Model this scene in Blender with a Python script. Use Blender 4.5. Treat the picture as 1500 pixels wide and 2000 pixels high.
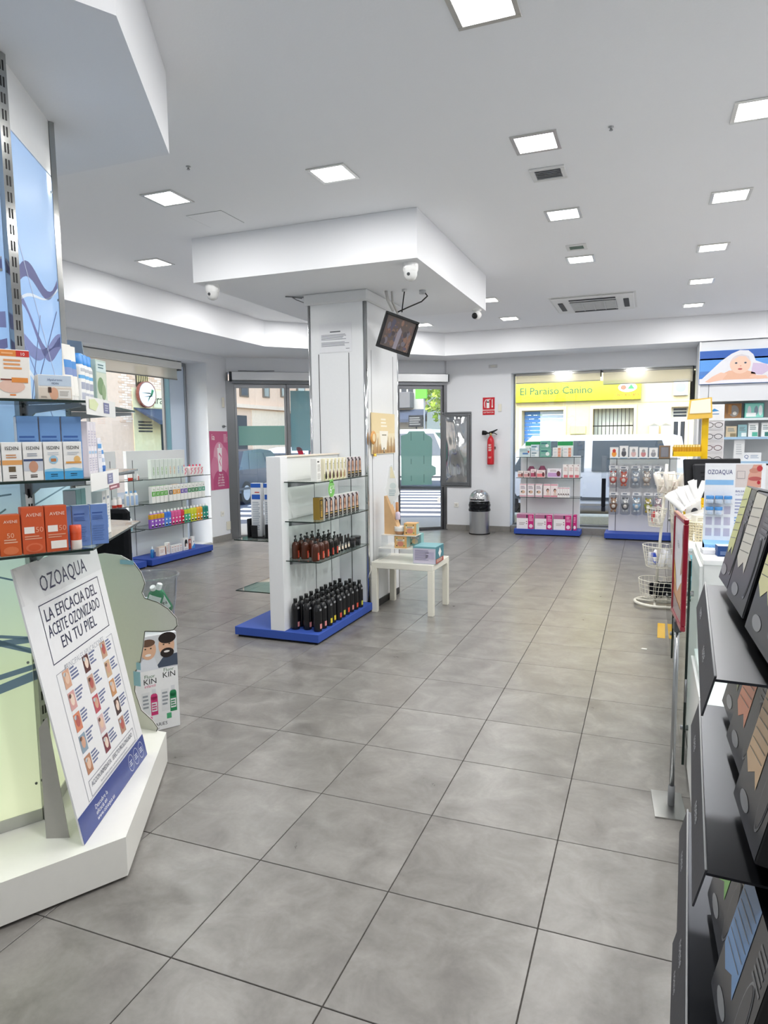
import bpy, math, random
from mathutils import Vector, Matrix
random.seed(7)
for o in list(bpy.data.objects): bpy.data.objects.remove(o, do_unlink=True)
SC = bpy.context.scene
COL = SC.collection
# ------------------------------------------------------------------ camera
cd = bpy.data.cameras.new('camera'); cam = bpy.data.objects.new('camera', cd); COL.objects.link(cam)
YAW, PIT, ROL = -0.371575, -0.106566, -0.011268
_f = Vector((math.sin(YAW)*math.cos(PIT), math.cos(YAW)*math.cos(PIT), math.sin(PIT)))
_r = Vector((math.cos(YAW), -math.sin(YAW), 0)); _u = _r.cross(_f)
_r2 = _r*math.cos(ROL)+_u*math.sin(ROL); _u2 = -_r*math.sin(ROL)+_u*math.cos(ROL)
CAMP = Vector((0.2794, -1.9992, 1.5228))
cam.matrix_world = Matrix(((_r2.x, _u2.x, -_f.x, CAMP.x), (_r2.y, _u2.y, -_f.y, CAMP.y), (_r2.z, _u2.z, -_f.z, CAMP.z), (0, 0, 0, 1)))
cd.sensor_fit = 'HORIZONTAL'; cd.sensor_width = 36; cd.lens = 1323.37/1500*36; cd.clip_start = 0.02; cd.clip_end = 300
SC.camera = cam
# ------------------------------------------------------------------ world, sun, exposure
w = bpy.data.worlds.new('sky'); SC.world = w; w.use_nodes = True
nt = w.node_tree; bg = nt.nodes['Background']
sk = nt.nodes.new('ShaderNodeTexSky'); sk.sky_type = 'NISHITA'; sk.sun_disc = False
sk.sun_elevation = math.radians(42); sk.sun_rotation = math.radians(205); sk.altitude = 50; sk.air_density = 1.0; sk.dust_density = 1.5
nt.links.new(sk.outputs[0], bg.inputs[0]); bg.inputs[1].default_value = 0.85
sd = bpy.data.lights.new('sun', 'SUN'); sd.energy = 0.9; sd.angle = math.radians(0.6); sd.color = (1.0, 0.94, 0.84)
so = bpy.data.objects.new('sun', sd); COL.objects.link(so)
so.rotation_euler = Vector((0.42, 0.66, -0.62)).to_track_quat('-Z', 'Y').to_euler(); so.location = (-10, -10, 20)
vs = SC.view_settings; vs.view_transform = 'Standard'; vs.look = 'None'; vs.exposure = 0.53; vs.gamma = 1; vs.use_curve_mapping = False
LAMP_W = 8.0
# ------------------------------------------------------------------ materials
def s2l(c):
    if isinstance(c, str):
        c = c.lstrip('#'); c = c if len(c) == 6 else ''.join(x*2 for x in c); c = [int(c[i:i+2], 16)/255 for i in (0, 2, 4)]
    return tuple(x/12.92 if x <= .04045 else ((x+.055)/1.055)**2.4 for x in c[:3])
MAT = {}
def newmat(n):
    m = bpy.data.materials.new(n); m.use_nodes = True; MAT[n] = m
    return m, m.node_tree, m.node_tree.nodes['Principled BSDF']
def attrmat(n, rough, metal=0, spec=.5, bump=0, bscale=200, coat=0, var=0):
    m, t, b = newmat(n); a = t.nodes.new('ShaderNodeAttribute'); a.attribute_name = 'Col'
    src = a.outputs['Color']
    if var:
        tc = t.nodes.new('ShaderNodeTexCoord'); no = t.nodes.new('ShaderNodeTexNoise'); no.inputs['Scale'].default_value = bscale; no.inputs['Detail'].default_value = 4
        t.links.new(tc.outputs['Object'], no.inputs['Vector'])
        mr = t.nodes.new('ShaderNodeMapRange'); mr.inputs['To Min'].default_value = 1-var; mr.inputs['To Max'].default_value = 1+var
        t.links.new(no.outputs['Fac'], mr.inputs['Value'])
        mx = t.nodes.new('ShaderNodeVectorMath'); mx.operation = 'SCALE'
        t.links.new(src, mx.inputs[0]); t.links.new(mr.outputs[0], mx.inputs['Scale']); src = mx.outputs[0]
    t.links.new(src, b.inputs['Base Color'])
    b.inputs['Roughness'].default_value = rough; b.inputs['Metallic'].default_value = metal; b.inputs['Specular IOR Level'].default_value = spec
    b.inputs['Coat Weight'].default_value = coat
    if bump:
        tc = t.nodes.new('ShaderNodeTexCoord'); no = t.nodes.new('ShaderNodeTexNoise'); no.inputs['Scale'].default_value = bscale
        t.links.new(tc.outputs['Object'], no.inputs['Vector'])
        bp = t.nodes.new('ShaderNodeBump'); bp.inputs['Strength'].default_value = bump; bp.inputs['Distance'].default_value = .01
        t.links.new(no.outputs['Fac'], bp.inputs['Height']); t.links.new(bp.outputs[0], b.inputs['Normal'])
    return m
attrmat('paper', .5, spec=.35, bscale=60, var=.03)
attrmat('gloss', .22, bscale=40, var=.02)
attrmat('paint', .55, spec=.3, bump=.04, bscale=90)
attrmat('matte', .85, spec=.15, bscale=9, var=.10)
attrmat('fabric', .9, spec=.1, bump=.4, bscale=260)
attrmat('metal', .28, metal=1)
attrmat('chrome', .12, metal=1)
attrmat('wood', .5, spec=.3, bscale=14, var=.12)
attrmat('stone', .8, spec=.2, bump=.25, bscale=30, var=.12)
attrmat('foil', .18, metal=.85, bump=.9, bscale=22)
def glassmat(n, tint, gloss=.9, rough=.0, f0=.04, extra=0):
    """thin sheet: transparent with a Schlick reflection that is the same from both sides"""
    m, t, b = newmat(n); t.nodes.remove(b)
    out = t.nodes['Material Output']; tr = t.nodes.new('ShaderNodeBsdfTransparent'); tr.inputs[0].default_value = (*tint, 1)
    gl = t.nodes.new('ShaderNodeBsdfGlossy'); gl.inputs['Roughness'].default_value = rough; gl.inputs[0].default_value = (gloss, gloss, gloss, 1)
    ge = t.nodes.new('ShaderNodeNewGeometry'); dt = t.nodes.new('ShaderNodeVectorMath'); dt.operation = 'DOT_PRODUCT'
    t.links.new(ge.outputs['Normal'], dt.inputs[0]); t.links.new(ge.outputs['Incoming'], dt.inputs[1])
    def mth(op, a, b_=None, clamp=False):
        q = t.nodes.new('ShaderNodeMath'); q.operation = op; q.use_clamp = clamp
        for i, x in enumerate((a, b_)):
            if x is None: continue
            if isinstance(x, (int, float)): q.inputs[i].default_value = x
            else: t.links.new(x, q.inputs[i])
        return q.outputs[0]
    ab = mth('ABSOLUTE', dt.outputs['Value']); om = mth('SUBTRACT', 1, ab, True); p5 = mth('POWER', om, 5)
    fac = mth('ADD', mth('MULTIPLY', p5, 1-f0), f0+extra, True)
    mx = t.nodes.new('ShaderNodeMixShader')
    t.links.new(fac, mx.inputs[0]); t.links.new(tr.outputs[0], mx.inputs[1]); t.links.new(gl.outputs[0], mx.inputs[2]); t.links.new(mx.outputs[0], out.inputs[0])
glassmat('glass', (.95, .97, .96))
glassmat('shelfglass', (.90, .96, .94), f0=.045)
glassmat('clear', (.93, .95, .96), f0=.04, rough=.02)
glassmat('bag', (.88, .90, .92), f0=.05, rough=.12, extra=.05)
def veil(n, col, alpha, transl=.5):
    m, t, b = newmat(n); t.nodes.remove(b); out = t.nodes['Material Output']
    tr = t.nodes.new('ShaderNodeBsdfTransparent'); df = t.nodes.new('ShaderNodeBsdfDiffuse'); tl = t.nodes.new('ShaderNodeBsdfTranslucent')
    df.inputs[0].default_value = (*col, 1); tl.inputs[0].default_value = (*col, 1)
    m1 = t.nodes.new('ShaderNodeMixShader'); m1.inputs[0].default_value = transl; t.links.new(df.outputs[0], m1.inputs[1]); t.links.new(tl.outputs[0], m1.inputs[2])
    m2 = t.nodes.new('ShaderNodeMixShader'); m2.inputs[0].default_value = alpha; t.links.new(tr.outputs[0], m2.inputs[1]); t.links.new(m1.outputs[0], m2.inputs[2])
    t.links.new(m2.outputs[0], out.inputs[0])
veil('frost', s2l('#9fc4bd'), .86, .55)
veil('frost_blue', s2l('#8fb5bd'), .80, .5)
veil('blind', s2l('#e9e6dc'), .62, .55)
def emit(n, col, st):
    m, t, b = newmat(n); b.inputs['Base Color'].default_value = (.9, .9, .9, 1); b.inputs['Emission Color'].default_value = (*col, 1); b.inputs['Emission Strength'].default_value = st
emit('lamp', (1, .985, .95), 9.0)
emit('lamp_warm', (1, .93, .8), 3.0)
# floor tile: grey porcelain with cloudy mottling, satin gloss
m, t, b = newmat('tile')
geo = t.nodes.new('ShaderNodeNewGeometry'); oi = t.nodes.new('ShaderNodeObjectInfo')
ad = t.nodes.new('ShaderNodeVectorMath'); ad.operation = 'MULTIPLY_ADD'; ad.inputs[1].default_value = (37, 53, 11)
cmb = t.nodes.new('ShaderNodeCombineXYZ')
for i in range(3): t.links.new(oi.outputs['Random'], cmb.inputs[i])
t.links.new(cmb.outputs[0], ad.inputs[0]); t.links.new(geo.outputs['Position'], ad.inputs[2])
n1 = t.nodes.new('ShaderNodeTexNoise'); n1.inputs['Scale'].default_value = 5.5; n1.inputs['Detail'].default_value = 8; n1.inputs['Roughness'].default_value = .62; n1.inputs['Distortion'].default_value = .5
n2 = t.nodes.new('ShaderNodeTexNoise'); n2.inputs['Scale'].default_value = 60; n2.inputs['Detail'].default_value = 3
t.links.new(ad.outputs[0], n1.inputs['Vector']); t.links.new(ad.outputs[0], n2.inputs['Vector'])
cr = t.nodes.new('ShaderNodeValToRGB'); cr.color_ramp.elements[0].position = .26; cr.color_ramp.elements[1].position = .76
cr.color_ramp.elements[0].color = (*s2l('#6b6764'), 1); cr.color_ramp.elements[1].color = (*s2l('#979490'), 1)
e2 = cr.color_ramp.elements.new(.5); e2.color = (*s2l('#807d79'), 1)
t.links.new(n1.outputs['Fac'], cr.inputs[0])
mr = t.nodes.new('ShaderNodeMapRange'); mr.inputs['To Min'].default_value = .9; mr.inputs['To Max'].default_value = 1.1; t.links.new(n2.outputs['Fac'], mr.inputs['Value'])
sc = t.nodes.new('ShaderNodeVectorMath'); sc.operation = 'SCALE'; t.links.new(cr.outputs[0], sc.inputs[0]); t.links.new(mr.outputs[0], sc.inputs['Scale'])
t.links.new(sc.outputs[0], b.inputs['Base Color'])
rr = t.nodes.new('ShaderNodeMapRange'); rr.inputs['To Min'].default_value = .24; rr.inputs['To Max'].default_value = .36; t.links.new(n1.outputs['Fac'], rr.inputs['Value']); t.links.new(rr.outputs[0], b.inputs['Roughness'])
b.inputs['Specular IOR Level'].default_value = .55
# printed translucent panel of the hexagonal column: blue above, pale green below
m, t, b = newmat('panel_print')
tc = t.nodes.new('ShaderNodeNewGeometry'); sp = t.nodes.new('ShaderNodeSeparateXYZ'); t.links.new(tc.outputs['Position'], sp.inputs[0])
mr = t.nodes.new('ShaderNodeMapRange'); mr.inputs['From Min'].default_value = .15; mr.inputs['From Max'].default_value = 2.8; t.links.new(sp.outputs['Z'], mr.inputs['Value'])
cr = t.nodes.new('ShaderNodeValToRGB'); els = cr.color_ramp.elements
els[0].position = 0; els[0].color = (*s2l('#eef4cf'), 1); els[1].position = 1; els[1].color = (*s2l('#86a8d6'), 1)
for pp, cc in ((.22, '#dfeec6'), (.36, '#c6dfd2'), (.5, '#9fbfdc'), (.68, '#8db0dc'), (.85, '#a9c4e6')):
    e = els.new(pp); e.color = (*s2l(cc), 1)
t.links.new(mr.outputs[0], cr.inputs[0]); t.links.new(cr.outputs[0], b.inputs['Base Color']); b.inputs['Roughness'].default_value = .16
t.links.new(cr.outputs[0], b.inputs['Emission Color']); b.inputs['Emission Strength'].default_value = .26   # lit from behind
# ------------------------------------------------------------------ mesh builder
TXT = {}
def textdata(s, res=2):
    if s in TXT: return TXT[s]
    cu = bpy.data.curves.new('t', 'FONT'); cu.body = s; cu.size = 1; cu.resolution_u = res; cu.align_x = 'LEFT'
    ob = bpy.data.objects.new('t', cu); me = ob.to_mesh()
    v = [tuple(x.co) for x in me.vertices]; f = [tuple(p.vertices) for p in me.polygons]
    ob.to_mesh_clear(); bpy.data.objects.remove(ob); bpy.data.curves.remove(cu)
    wd = max([x[0] for x in v] or [0]); TXT[s] = (v, f, wd); return TXT[s]
LIFT = .0005
def FR(o, u, v):
    u = Vector(u).normalized(); v = Vector(v).normalized(); n = u.cross(v)
    return Matrix(((u.x, v.x, n.x, o[0]), (u.y, v.y, n.y, o[1]), (u.z, v.z, n.z, o[2]), (0, 0, 0, 1)))
FLIP = Matrix.Scale(-1, 4, (0, 0, 1))
class MB:
    def __init__(s, mat='paper', lift=LIFT): s.v = []; s.f = []; s.c = []; s.m = []; s.sm = []; s.mat = mat; s.T = None; s.lift = lift
    def add(s, vs, fs, col, smooth=False, cols=None):
        b = len(s.v); T = s.T
        s.v.extend([tuple(T @ Vector(v)) for v in vs] if T else [tuple(v) for v in vs])
        c = s2l(col) if col is not None else (1, 1, 1)
        for i, f in enumerate(fs):
            s.f.append([b+k for k in f]); s.c.append(s2l(cols[i]) if cols else c); s.m.append(s.mat); s.sm.append(smooth)
    def box(s, x0, y0, z0, x1, y1, z1, col, ch=0):
        if ch:
            c = ch; vs = []; idx = {}
            X = (x0, x1); Y = (y0, y1); Z = (z0, z1); sg = (1, -1)
            for i in (0, 1):
                for j in (0, 1):
                    for k in (0, 1):
                        a = (X[i]+sg[i]*c, Y[j]+sg[j]*c, Z[k]+sg[k]*c)
                        idx[i, j, k] = len(vs); vs += [(X[i], a[1], a[2]), (a[0], Y[j], a[2]), (a[0], a[1], Z[k])]
            g = lambda i, j, k, a: idx[i, j, k]+a
            fs = []
            for i in (0, 1):
                q = [g(i, 0, 0, 0), g(i, 1, 0, 0), g(i, 1, 1, 0), g(i, 0, 1, 0)]; fs.append(q if i else q[::-1])
                q = [g(0, i, 0, 1), g(0, i, 1, 1), g(1, i, 1, 1), g(1, i, 0, 1)]; fs.append(q if i else q[::-1])
                q = [g(0, 0, i, 2), g(1, 0, i, 2), g(1, 1, i, 2), g(0, 1, i, 2)]; fs.append(q if i else q[::-1])
            for i in (0, 1):
                for j in (0, 1):
                    fs.append([g(i, j, 0, 0), g(i, j, 1, 0), g(i, j, 1, 1), g(i, j, 0, 1)])
                    fs.append([g(i, 0, j, 0), g(i, 1, j, 0), g(i, 1, j, 2), g(i, 0, j, 2)])
                    fs.append([g(0, i, j, 1), g(1, i, j, 1), g(1, i, j, 2), g(0, i, j, 2)])
            for k in idx.values(): fs.append([k, k+1, k+2])
            s.add(vs, fs, col); return
        vs = [(x, y, z) for x in (x0, x1) for y in (y0, y1) for z in (z0, z1)]
        s.add(vs, [(0, 1, 3, 2), (4, 6, 7, 5), (0, 4, 5, 1), (2, 3, 7, 6), (0, 2, 6, 4), (1, 5, 7, 3)], col)
    def prism(s, poly, z0, z1, col, F=None):
        n = len(poly); vs = [(x, y, z0) for x, y in poly]+[(x, y, z1) for x, y in poly]
        if F is not None: vs = [tuple(F @ Vector(v)) for v in vs]
        s.add(vs, [tuple(range(n))[::-1], tuple(range(n, 2*n))]+[(i, (i+1) % n, n+(i+1) % n, n+i) for i in range(n)], col)
    def loft(s, secs, n=16, col='#ffffff', cb=None, smooth=True, cap=True, cx=0, cy=0):
        vs = []; fs = []; cols = []
        for (z, rx, ry, p) in secs:
            for i in range(n):
                a = -math.pi/2+2*math.pi*(i+.5)/n; ca, sa = math.cos(a), math.sin(a); e = 2/p
                vs.append((cx+rx*math.copysign(abs(ca)**e, ca), cy+ry*math.copysign(abs(sa)**e, sa), z))
        for j in range(len(secs)-1):
            zm = (secs[j][0]+secs[j+1][0])/2
            for i in range(n):
                k = (i+1) % n; fs.append((j*n+i, j*n+k, (j+1)*n+k, (j+1)*n+i))
                a = (i+1)/n*2*math.pi; a = a-2*math.pi if a > math.pi else a
                cols.append((cb(a, zm) or col) if cb else col)
        s.add(vs, fs, None, smooth, cols)
        if cap:
            b = len(secs)-1
            s.add([vs[i] for i in range(n)], [tuple(range(n))[::-1]], cols[0]); s.add([vs[b*n+i] for i in range(n)], [tuple(range(n))], cols[-1])
    def lathe(s, prof, n=16, col='#ffffff', cb=None, smooth=True, cap=True, cx=0, cy=0): s.loft([(z, r, r, 2) for r, z in prof], n, col, cb, smooth, cap, cx, cy)
    def tube(s, pts, r, n=8, col='#888888', closed=False, caps=True):
        pts = [Vector(p) for p in pts]; N = len(pts); vs = []; fs = []; up = None
        for i, p in enumerate(pts):
            a = pts[(i-1) % N] if (closed or i > 0) else p; b_ = pts[(i+1) % N] if (closed or i < N-1) else p
            t = (b_-a).normalized()
            if up is None: up = Vector((0, 0, 1)) if abs(t.z) < .9 else Vector((1, 0, 0))
            q = t.cross(up)
            if q.length < 1e-5: q = t.cross(Vector((0, 1, 0)))
            q.normalize(); up = q.cross(t).normalized()
            for k in range(n):
                an = 2*math.pi*k/n; vs.append(p+q*(r*math.cos(an))+up*(r*math.sin(an)))
        for i in range(N if closed else N-1):
            j = (i+1) % N
            for k in range(n): fs.append((i*n+k, i*n+(k+1) % n, j*n+(k+1) % n, j*n+k))
        if caps and not closed: fs += [tuple(range(n))[::-1], tuple((N-1)*n+k for k in range(n))]
        s.add(vs, fs, col, n > 5)
    # flat print on a face frame F (u right, v up, n out)
    def poly(s, F, pts, col, l=1): s.add([F @ Vector((p[0], p[1], l*s.lift)) for p in pts], [tuple(range(len(pts)))], col)
    def rect(s, F, u0, v0, u1, v1, col, l=1): s.poly(F, [(u0, v0), (u1, v0), (u1, v1), (u0, v1)], col, l)
    def ell(s, F, cu, cv, ru, rv, col, l=1, n=20, a0=0, a1=360): s.poly(F, [(cu+ru*math.cos(math.radians(a0+(a1-a0)*i/(n if a1-a0 >= 360 else n-1))), cv+rv*math.sin(math.radians(a0+(a1-a0)*i/(n if a1-a0 >= 360 else n-1)))) for i in range(n)], col, l)
    def line(s, F, pts, wd, col, l=1):
        for (a, b_), (c, d) in zip(pts[:-1], pts[1:]):
            L = math.hypot(c-a, d-b_) or 1e-6; nx, ny = -(d-b_)/L*wd/2, (c-a)/L*wd/2
            s.poly(F, [(a-nx, b_-ny), (c-nx, d-ny), (c+nx, d+ny), (a+nx, b_+ny)], col, l)
    def frame(s, F, u0, v0, u1, v1, wd, col, l=1):
        s.rect(F, u0, v0, u1, v0+wd, col, l); s.rect(F, u0, v1-wd, u1, v1, col, l); s.rect(F, u0, v0+wd, u0+wd, v1-wd, col, l); s.rect(F, u1-wd, v0+wd, u1, v1-wd, col, l)
    def txt(s, F, u, v, st, size, col, l=2, al='c', sx=1, wmax=None):
        vv, ff, wd = textdata(st)
        if wmax and wd*size*sx > wmax: sx = wmax/(wd*size)
        o = {'c': -.5, 'l': 0, 'r': -1}[al]*wd*size*sx
        s.add([F @ Vector((u+o+x*size*sx, v+y*size, l*s.lift)) for x, y, z in vv], ff, col)
    def vtxt(s, F, u, v, st, size, col, l=2):
        R_ = F @ Matrix.Translation((u, v, 0)) @ Matrix.Rotation(math.pi/2, 4, 'Z'); s.txt(R_, 0, 0, st, size, col, l, 'l')
    def bars(s, F, u0, v0, u1, v1, n, col, l=1, jag=.25, fill=.5):
        h = (v1-v0)/n
        for i in range(n):
            k = random.random()*jag*(u1-u0); s.rect(F, u0, v1-h*(i+1)+h*(1-fill)/2, u1-k, v1-h*i-h*(1-fill)/2, col, l)
    def mesh(s, name):
        me = bpy.data.meshes.new(name); me.from_pydata(s.v, [], s.f)
        mats = sorted(set(s.m)); mi = {k: i for i, k in enumerate(mats)}
        for k in mats: me.materials.append(MAT[k])
        me.polygons.foreach_set('material_index', [mi[k] for k in s.m]); me.polygons.foreach_set('use_smooth', s.sm)
        at = me.color_attributes.new('Col', 'FLOAT_COLOR', 'CORNER'); buf = []
        for f, c in zip(s.f, s.c): buf += [c[0], c[1], c[2], 1.0]*len(f)
        at.data.foreach_set('color', buf); me.update(); return me
def link(name, data, parent=None, loc=None, rot=None):
    o = bpy.data.objects.new(name, data); COL.objects.link(o)
    if parent: o.parent = parent
    if loc: o.location = loc
    if rot is not None: o.rotation_euler = rot if isinstance(rot, tuple) else (0, 0, rot)
    return o
def tag(o, label=None, cat=None, group=None, kind=None):
    if label: o['label'] = label
    if cat: o['category'] = cat
    if group: o['group'] = group
    if kind: o['kind'] = kind
    return o
def thing(name, label, cat, loc=(0, 0, 0), rot=0, group=None): return tag(link(name, None, None, loc, rot), label, cat, group)
def part(name, mb, parent, loc=None, rot=None, label=None): return tag(link(name, mb.mesh(name) if isinstance(mb, MB) else mb, parent, loc, rot), label)
def single(name, mb, label, cat, loc=(0, 0, 0), rot=0, group=None): return tag(link(name, mb.mesh(name) if isinstance(mb, MB) else mb, None, loc, rot), label, cat, group)
def struct(name, mb, parent=None, loc=None, rot=None): return tag(link(name, mb.mesh(name) if isinstance(mb, MB) else mb, parent, loc, rot), kind=None if parent else 'structure')
def setlabel(o, l): o['label'] = l
ORD = ['first', 'second', 'third', 'fourth', 'fifth', 'sixth', 'seventh', 'eighth', 'ninth', 'tenth', 'eleventh', 'twelfth', 'thirteenth', 'fourteenth', 'fifteenth', 'sixteenth', 'seventeenth']
def put(kind, loc, rot, label, cat, group=None, name=None):
    """kind = (name, mesh, [(partname, mesh)]) ; copies share mesh data"""
    o = tag(link(name or kind[0], kind[1], None, loc, rot), label, cat, group)
    for pn, pm in kind[2]: link(pn, pm, o)
    return o
def carton(name, w, d, h, col, draw=None, top=None, ch=.0012, mat='paper', side=None, lift=LIFT):
    mb = MB(mat, lift); mb.box(-w/2, -d/2, 0, w/2, d/2, h, col, ch)
    if draw: draw(mb, FR((0, -d/2, 0), (1, 0, 0), (0, 0, 1)), w, h)
    if side:
        side(mb, FR((w/2, 0, 0), (0, 1, 0), (0, 0, 1)), d, h); side(mb, FR((-w/2, 0, 0), (0, -1, 0), (0, 0, 1)), d, h)
    if top: mb.rect(FR((0, 0, h), (1, 0, 0), (0, 1, 0)), -w/2+.001, -d/2+.001, w/2-.001, d/2-.001, top)
    return (name, mb.mesh(name), [])
W = '#f2f2f0'; WALL = '#e8eaee'; CEIL = '#f8f9fc'; BLUE = '#3350a8'; DK = '#15161a'
# ================================================================== room shell
ROOM = [(-5.80, -3.6), (2.7, -3.6), (2.7, 9.24), (-2.62, 9.24), (-5.80, 6.95)]
def clip(poly, conv):
    out = list(poly)
    for i in range(len(conv)):
        a = conv[i]; b_ = conv[(i+1) % len(conv)]; inp = out; out = []
        f = lambda p: (b_[0]-a[0])*(p[1]-a[1])-(b_[1]-a[1])*(p[0]-a[0])
        for k in range(len(inp)):
            p = inp[k]; q = inp[(k+1) % len(inp)]; fp, fq = f(p), f(q)
            if fp >= 0: out.append(p)
            if fp*fq < 0:
                t_ = fp/(fp-fq); out.append((p[0]+(q[0]-p[0])*t_, p[1]+(q[1]-p[1])*t_))
        if not out: return []
    return out
def pix(x, y, z=0):
    d_ = Vector((x, y, z))-CAMP; zz = d_.dot(_f)
    if zz < .05: return None
    return 750+1323.37*d_.dot(_r2)/zz, 1000-1323.37*d_.dot(_u2)/zz
g = MB('stone'); g.prism(ROOM, -.06, -.004, '#4a4744'); floor = struct('floor', g)
tb = MB('tile'); tb.box(-.2482, -.2482, -.012, .2482, .2482, 0, W, .0012); tilemesh = tb.mesh('tile')
cand = []; rest = MB('tile')
for ix in range(-13, 7):
    for iy in range(-8, 20):
        x, y = ix*.5+.25, iy*.5+.25
        sq = [(x-.2482, y-.2482), (x+.2482, y-.2482), (x+.2482, y+.2482), (x-.2482, y+.2482)]
        cp = clip(sq, ROOM)
        if len(cp) < 3: continue
        full = len(cp) == 4 and abs(sum(abs(a[0]-b_[0])+abs(a[1]-b_[1]) for a, b_ in zip(cp, sq))) < 1e-6
        vis = any(p and -40 < p[0] < 1540 and p[1] < 2060 for p in [pix(a, b_) for a, b_ in sq])
        hid = x > .75 or (x > .45 and y < 7) or (y > 0 and x < -5.4 and y < 4.5)
        cand.append((0 if (vis and not hid) else 1, (x-CAMP.x)**2+(y-CAMP.y)**2, x, y, cp, full))
cand.sort()
for i, (hid, d_, x, y, cp, full) in enumerate(cand):
    if hid or i >= 300: rest.prism(cp, -.012, 0, W); continue
    if full: link('tile', tilemesh, floor, (x, y, 0))
    else:
        q = MB('tile'); q.prism([(a-x, b_-y) for a, b_ in cp], -.012, 0, W); link('tile', q.mesh('tile'), floor, (x, y, 0))
tag(link('tile_field', rest.mesh('tile_field'), floor), kind='stuff')
ZC, ZS = 3.14, 2.796
g = MB('paint'); g.box(-6.4, -3.8, ZC, 2.9, 9.6, ZC+.25, CEIL); struct('ceiling', g)
g = MB('paint')
g.box(-6.25, -3.8, -.15, -5.78, 2.6, ZC, WALL); g.box(-6.25, 2.6, 2.67, -5.78, 6.45, ZC, WALL); g.box(-6.25, 6.45, -.15, -5.78, 7.0, ZC, WALL)
wl = struct('wall_left', g)
g = MB('paint'); g.box(-6.25, 2.6, -.15, -5.80, 6.45, .02, '#d9dadb'); struct('trim_1', g)
g = MB('paint')
g.box(-2.86, 8.95, -.15, -1.79, 9.35, ZC, WALL); g.box(-1.79, 8.95, 2.55, .93, 9.35, ZC, WALL); g.box(.93, 8.95, -.15, 2.9, 9.35, ZC, WALL)
struct('wall_back', g)
g = MB('stone'); g.box(-1.79, 8.97, -.15, .93, 9.30, .10, '#8f8d8a'); struct('trim_2', g)
g = MB('paint'); g.box(2.7, -3.8, -.15, 2.95, 9.35, ZC, WALL); struct('wall_right', g)
g = MB('paint'); g.box(-6.25, -3.85, -.15, 2.95, -3.6, ZC, WALL); struct('wall_rear', g)
# diagonal shop front
D0 = Vector((-5.80, 6.95, 0)); D1 = Vector((-2.86, 8.99, 0)); DL = (D1-D0).length; DA = math.atan2(D1.y-D0.y, D1.x-D0.x)
def dobj(name, mb, parent=None): return struct(name, mb, parent, None if parent else D0, None if parent else DA)
g = MB('paint'); g.box(-.12, 0, 2.575, DL+.05, .3, ZC, WALL); dobj('wall_diagonal', g)
# bulkhead round the perimeter
g = MB('paint'); g.prism([(-5.79, -3.6), (-4.615, -3.6), (-4.615, 6.16), (-2.69, 8.28), (2.7, 8.28), (2.7, 8.96), (-2.80, 8.96), (-5.79, 6.98)], 2.797, ZC-.001, '#f2f3f6'); struct('trim_3', g)
# soffit box round the square column, hexagonal soffit round the display column
g = MB('paint'); g.box(-3.18, 2.70, ZS, -1.28, 4.88, ZC-.001, '#f2f3f6'); struct('trim_4', g)
HC = (-2.245, -.253)
def hexa(r, n=6, off=0): return [(HC[0]+r*math.cos(math.radians(60*i+off)), HC[1]+r*math.sin(math.radians(60*i+off))) for i in range(n)]
g = MB('paint'); g.prism(hexa(1.0), ZS, ZC-.001, '#f2f3f6'); struct('trim_5', g)
# skirting of grey tile
for nm, a, b_ in (('back', (-2.86, 8.945), (-1.79, 8.945)),):
    for i in range(3):
        g = MB('stone'); x0 = a[0]+(b_[0]-a[0])*i/3; x1 = a[0]+(b_[0]-a[0])*(i+1)/3
        g.box(x0+.002, 8.935, 0, x1-.002, 8.95, .09, '#8d8a86')
        if i == 0: bb = struct('baseboard_back', g)
        else: struct('skirting_tile', g, bb)
g = MB('stone'); g.box(-5.78, 6.45, 0, -5.765, 6.95, .09, '#8d8a86'); struct('baseboard_left', g)
g = MB('stone'); g.box(-1.80, 8.94, 0, -1.785, 9.2, .09, '#8d8a86'); struct('baseboard_niche', g)
# square column
cx0, cx1, cy0, cy1 = -2.56, -2.0, 3.475, 4.27
g = MB('gloss'); g.box(cx0+.03, cy0+.0, 0, cx1-.03, cy1, ZS, '#eceef0'); g.box(cx0, cy0+.03, 0, cx1, cy1-.03, ZS, '#eceef0'); colm = struct('column', g)
for x, y in ((cx0+.014, cy0+.014), (cx1-.014, cy0+.014), (cx1-.014, cy1-.014), (cx0+.014, cy1-.014)):
    g = MB('chrome'); g.tube([(x, y, .0), (x, y, 2.70)], .0155, 14, '#d8dadc'); struct('chrome_corner', g, colm)
g = MB('paint'); g.box(cx0-.025, cy0-.025, 2.70, cx1+.025, cy1+.025, ZS, '#e6e7e8', .012); struct('capital', g, colm)
for x in (-2.455, -2.165):
    g = MB('paper'); g.box(x-.003, cy0-.0015, .05, x+.003, cy0+.002, 2.275, '#2b2c2e'); struct('slot_rail', g, colm)
for y in (3.58, 4.12):
    g = MB('paper'); g.box(cx1-.002, y-.003, .05, cx1+.0015, y+.003, 2.30, '#6a6b6d'); struct('slot_rail', g, colm)
g = MB('paint'); g.box(cx1, cy0+.05, .0, cx1+.012, cy1-.05, .06, '#3a3a3a'); struct('plinth_strip', g, colm)
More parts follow.
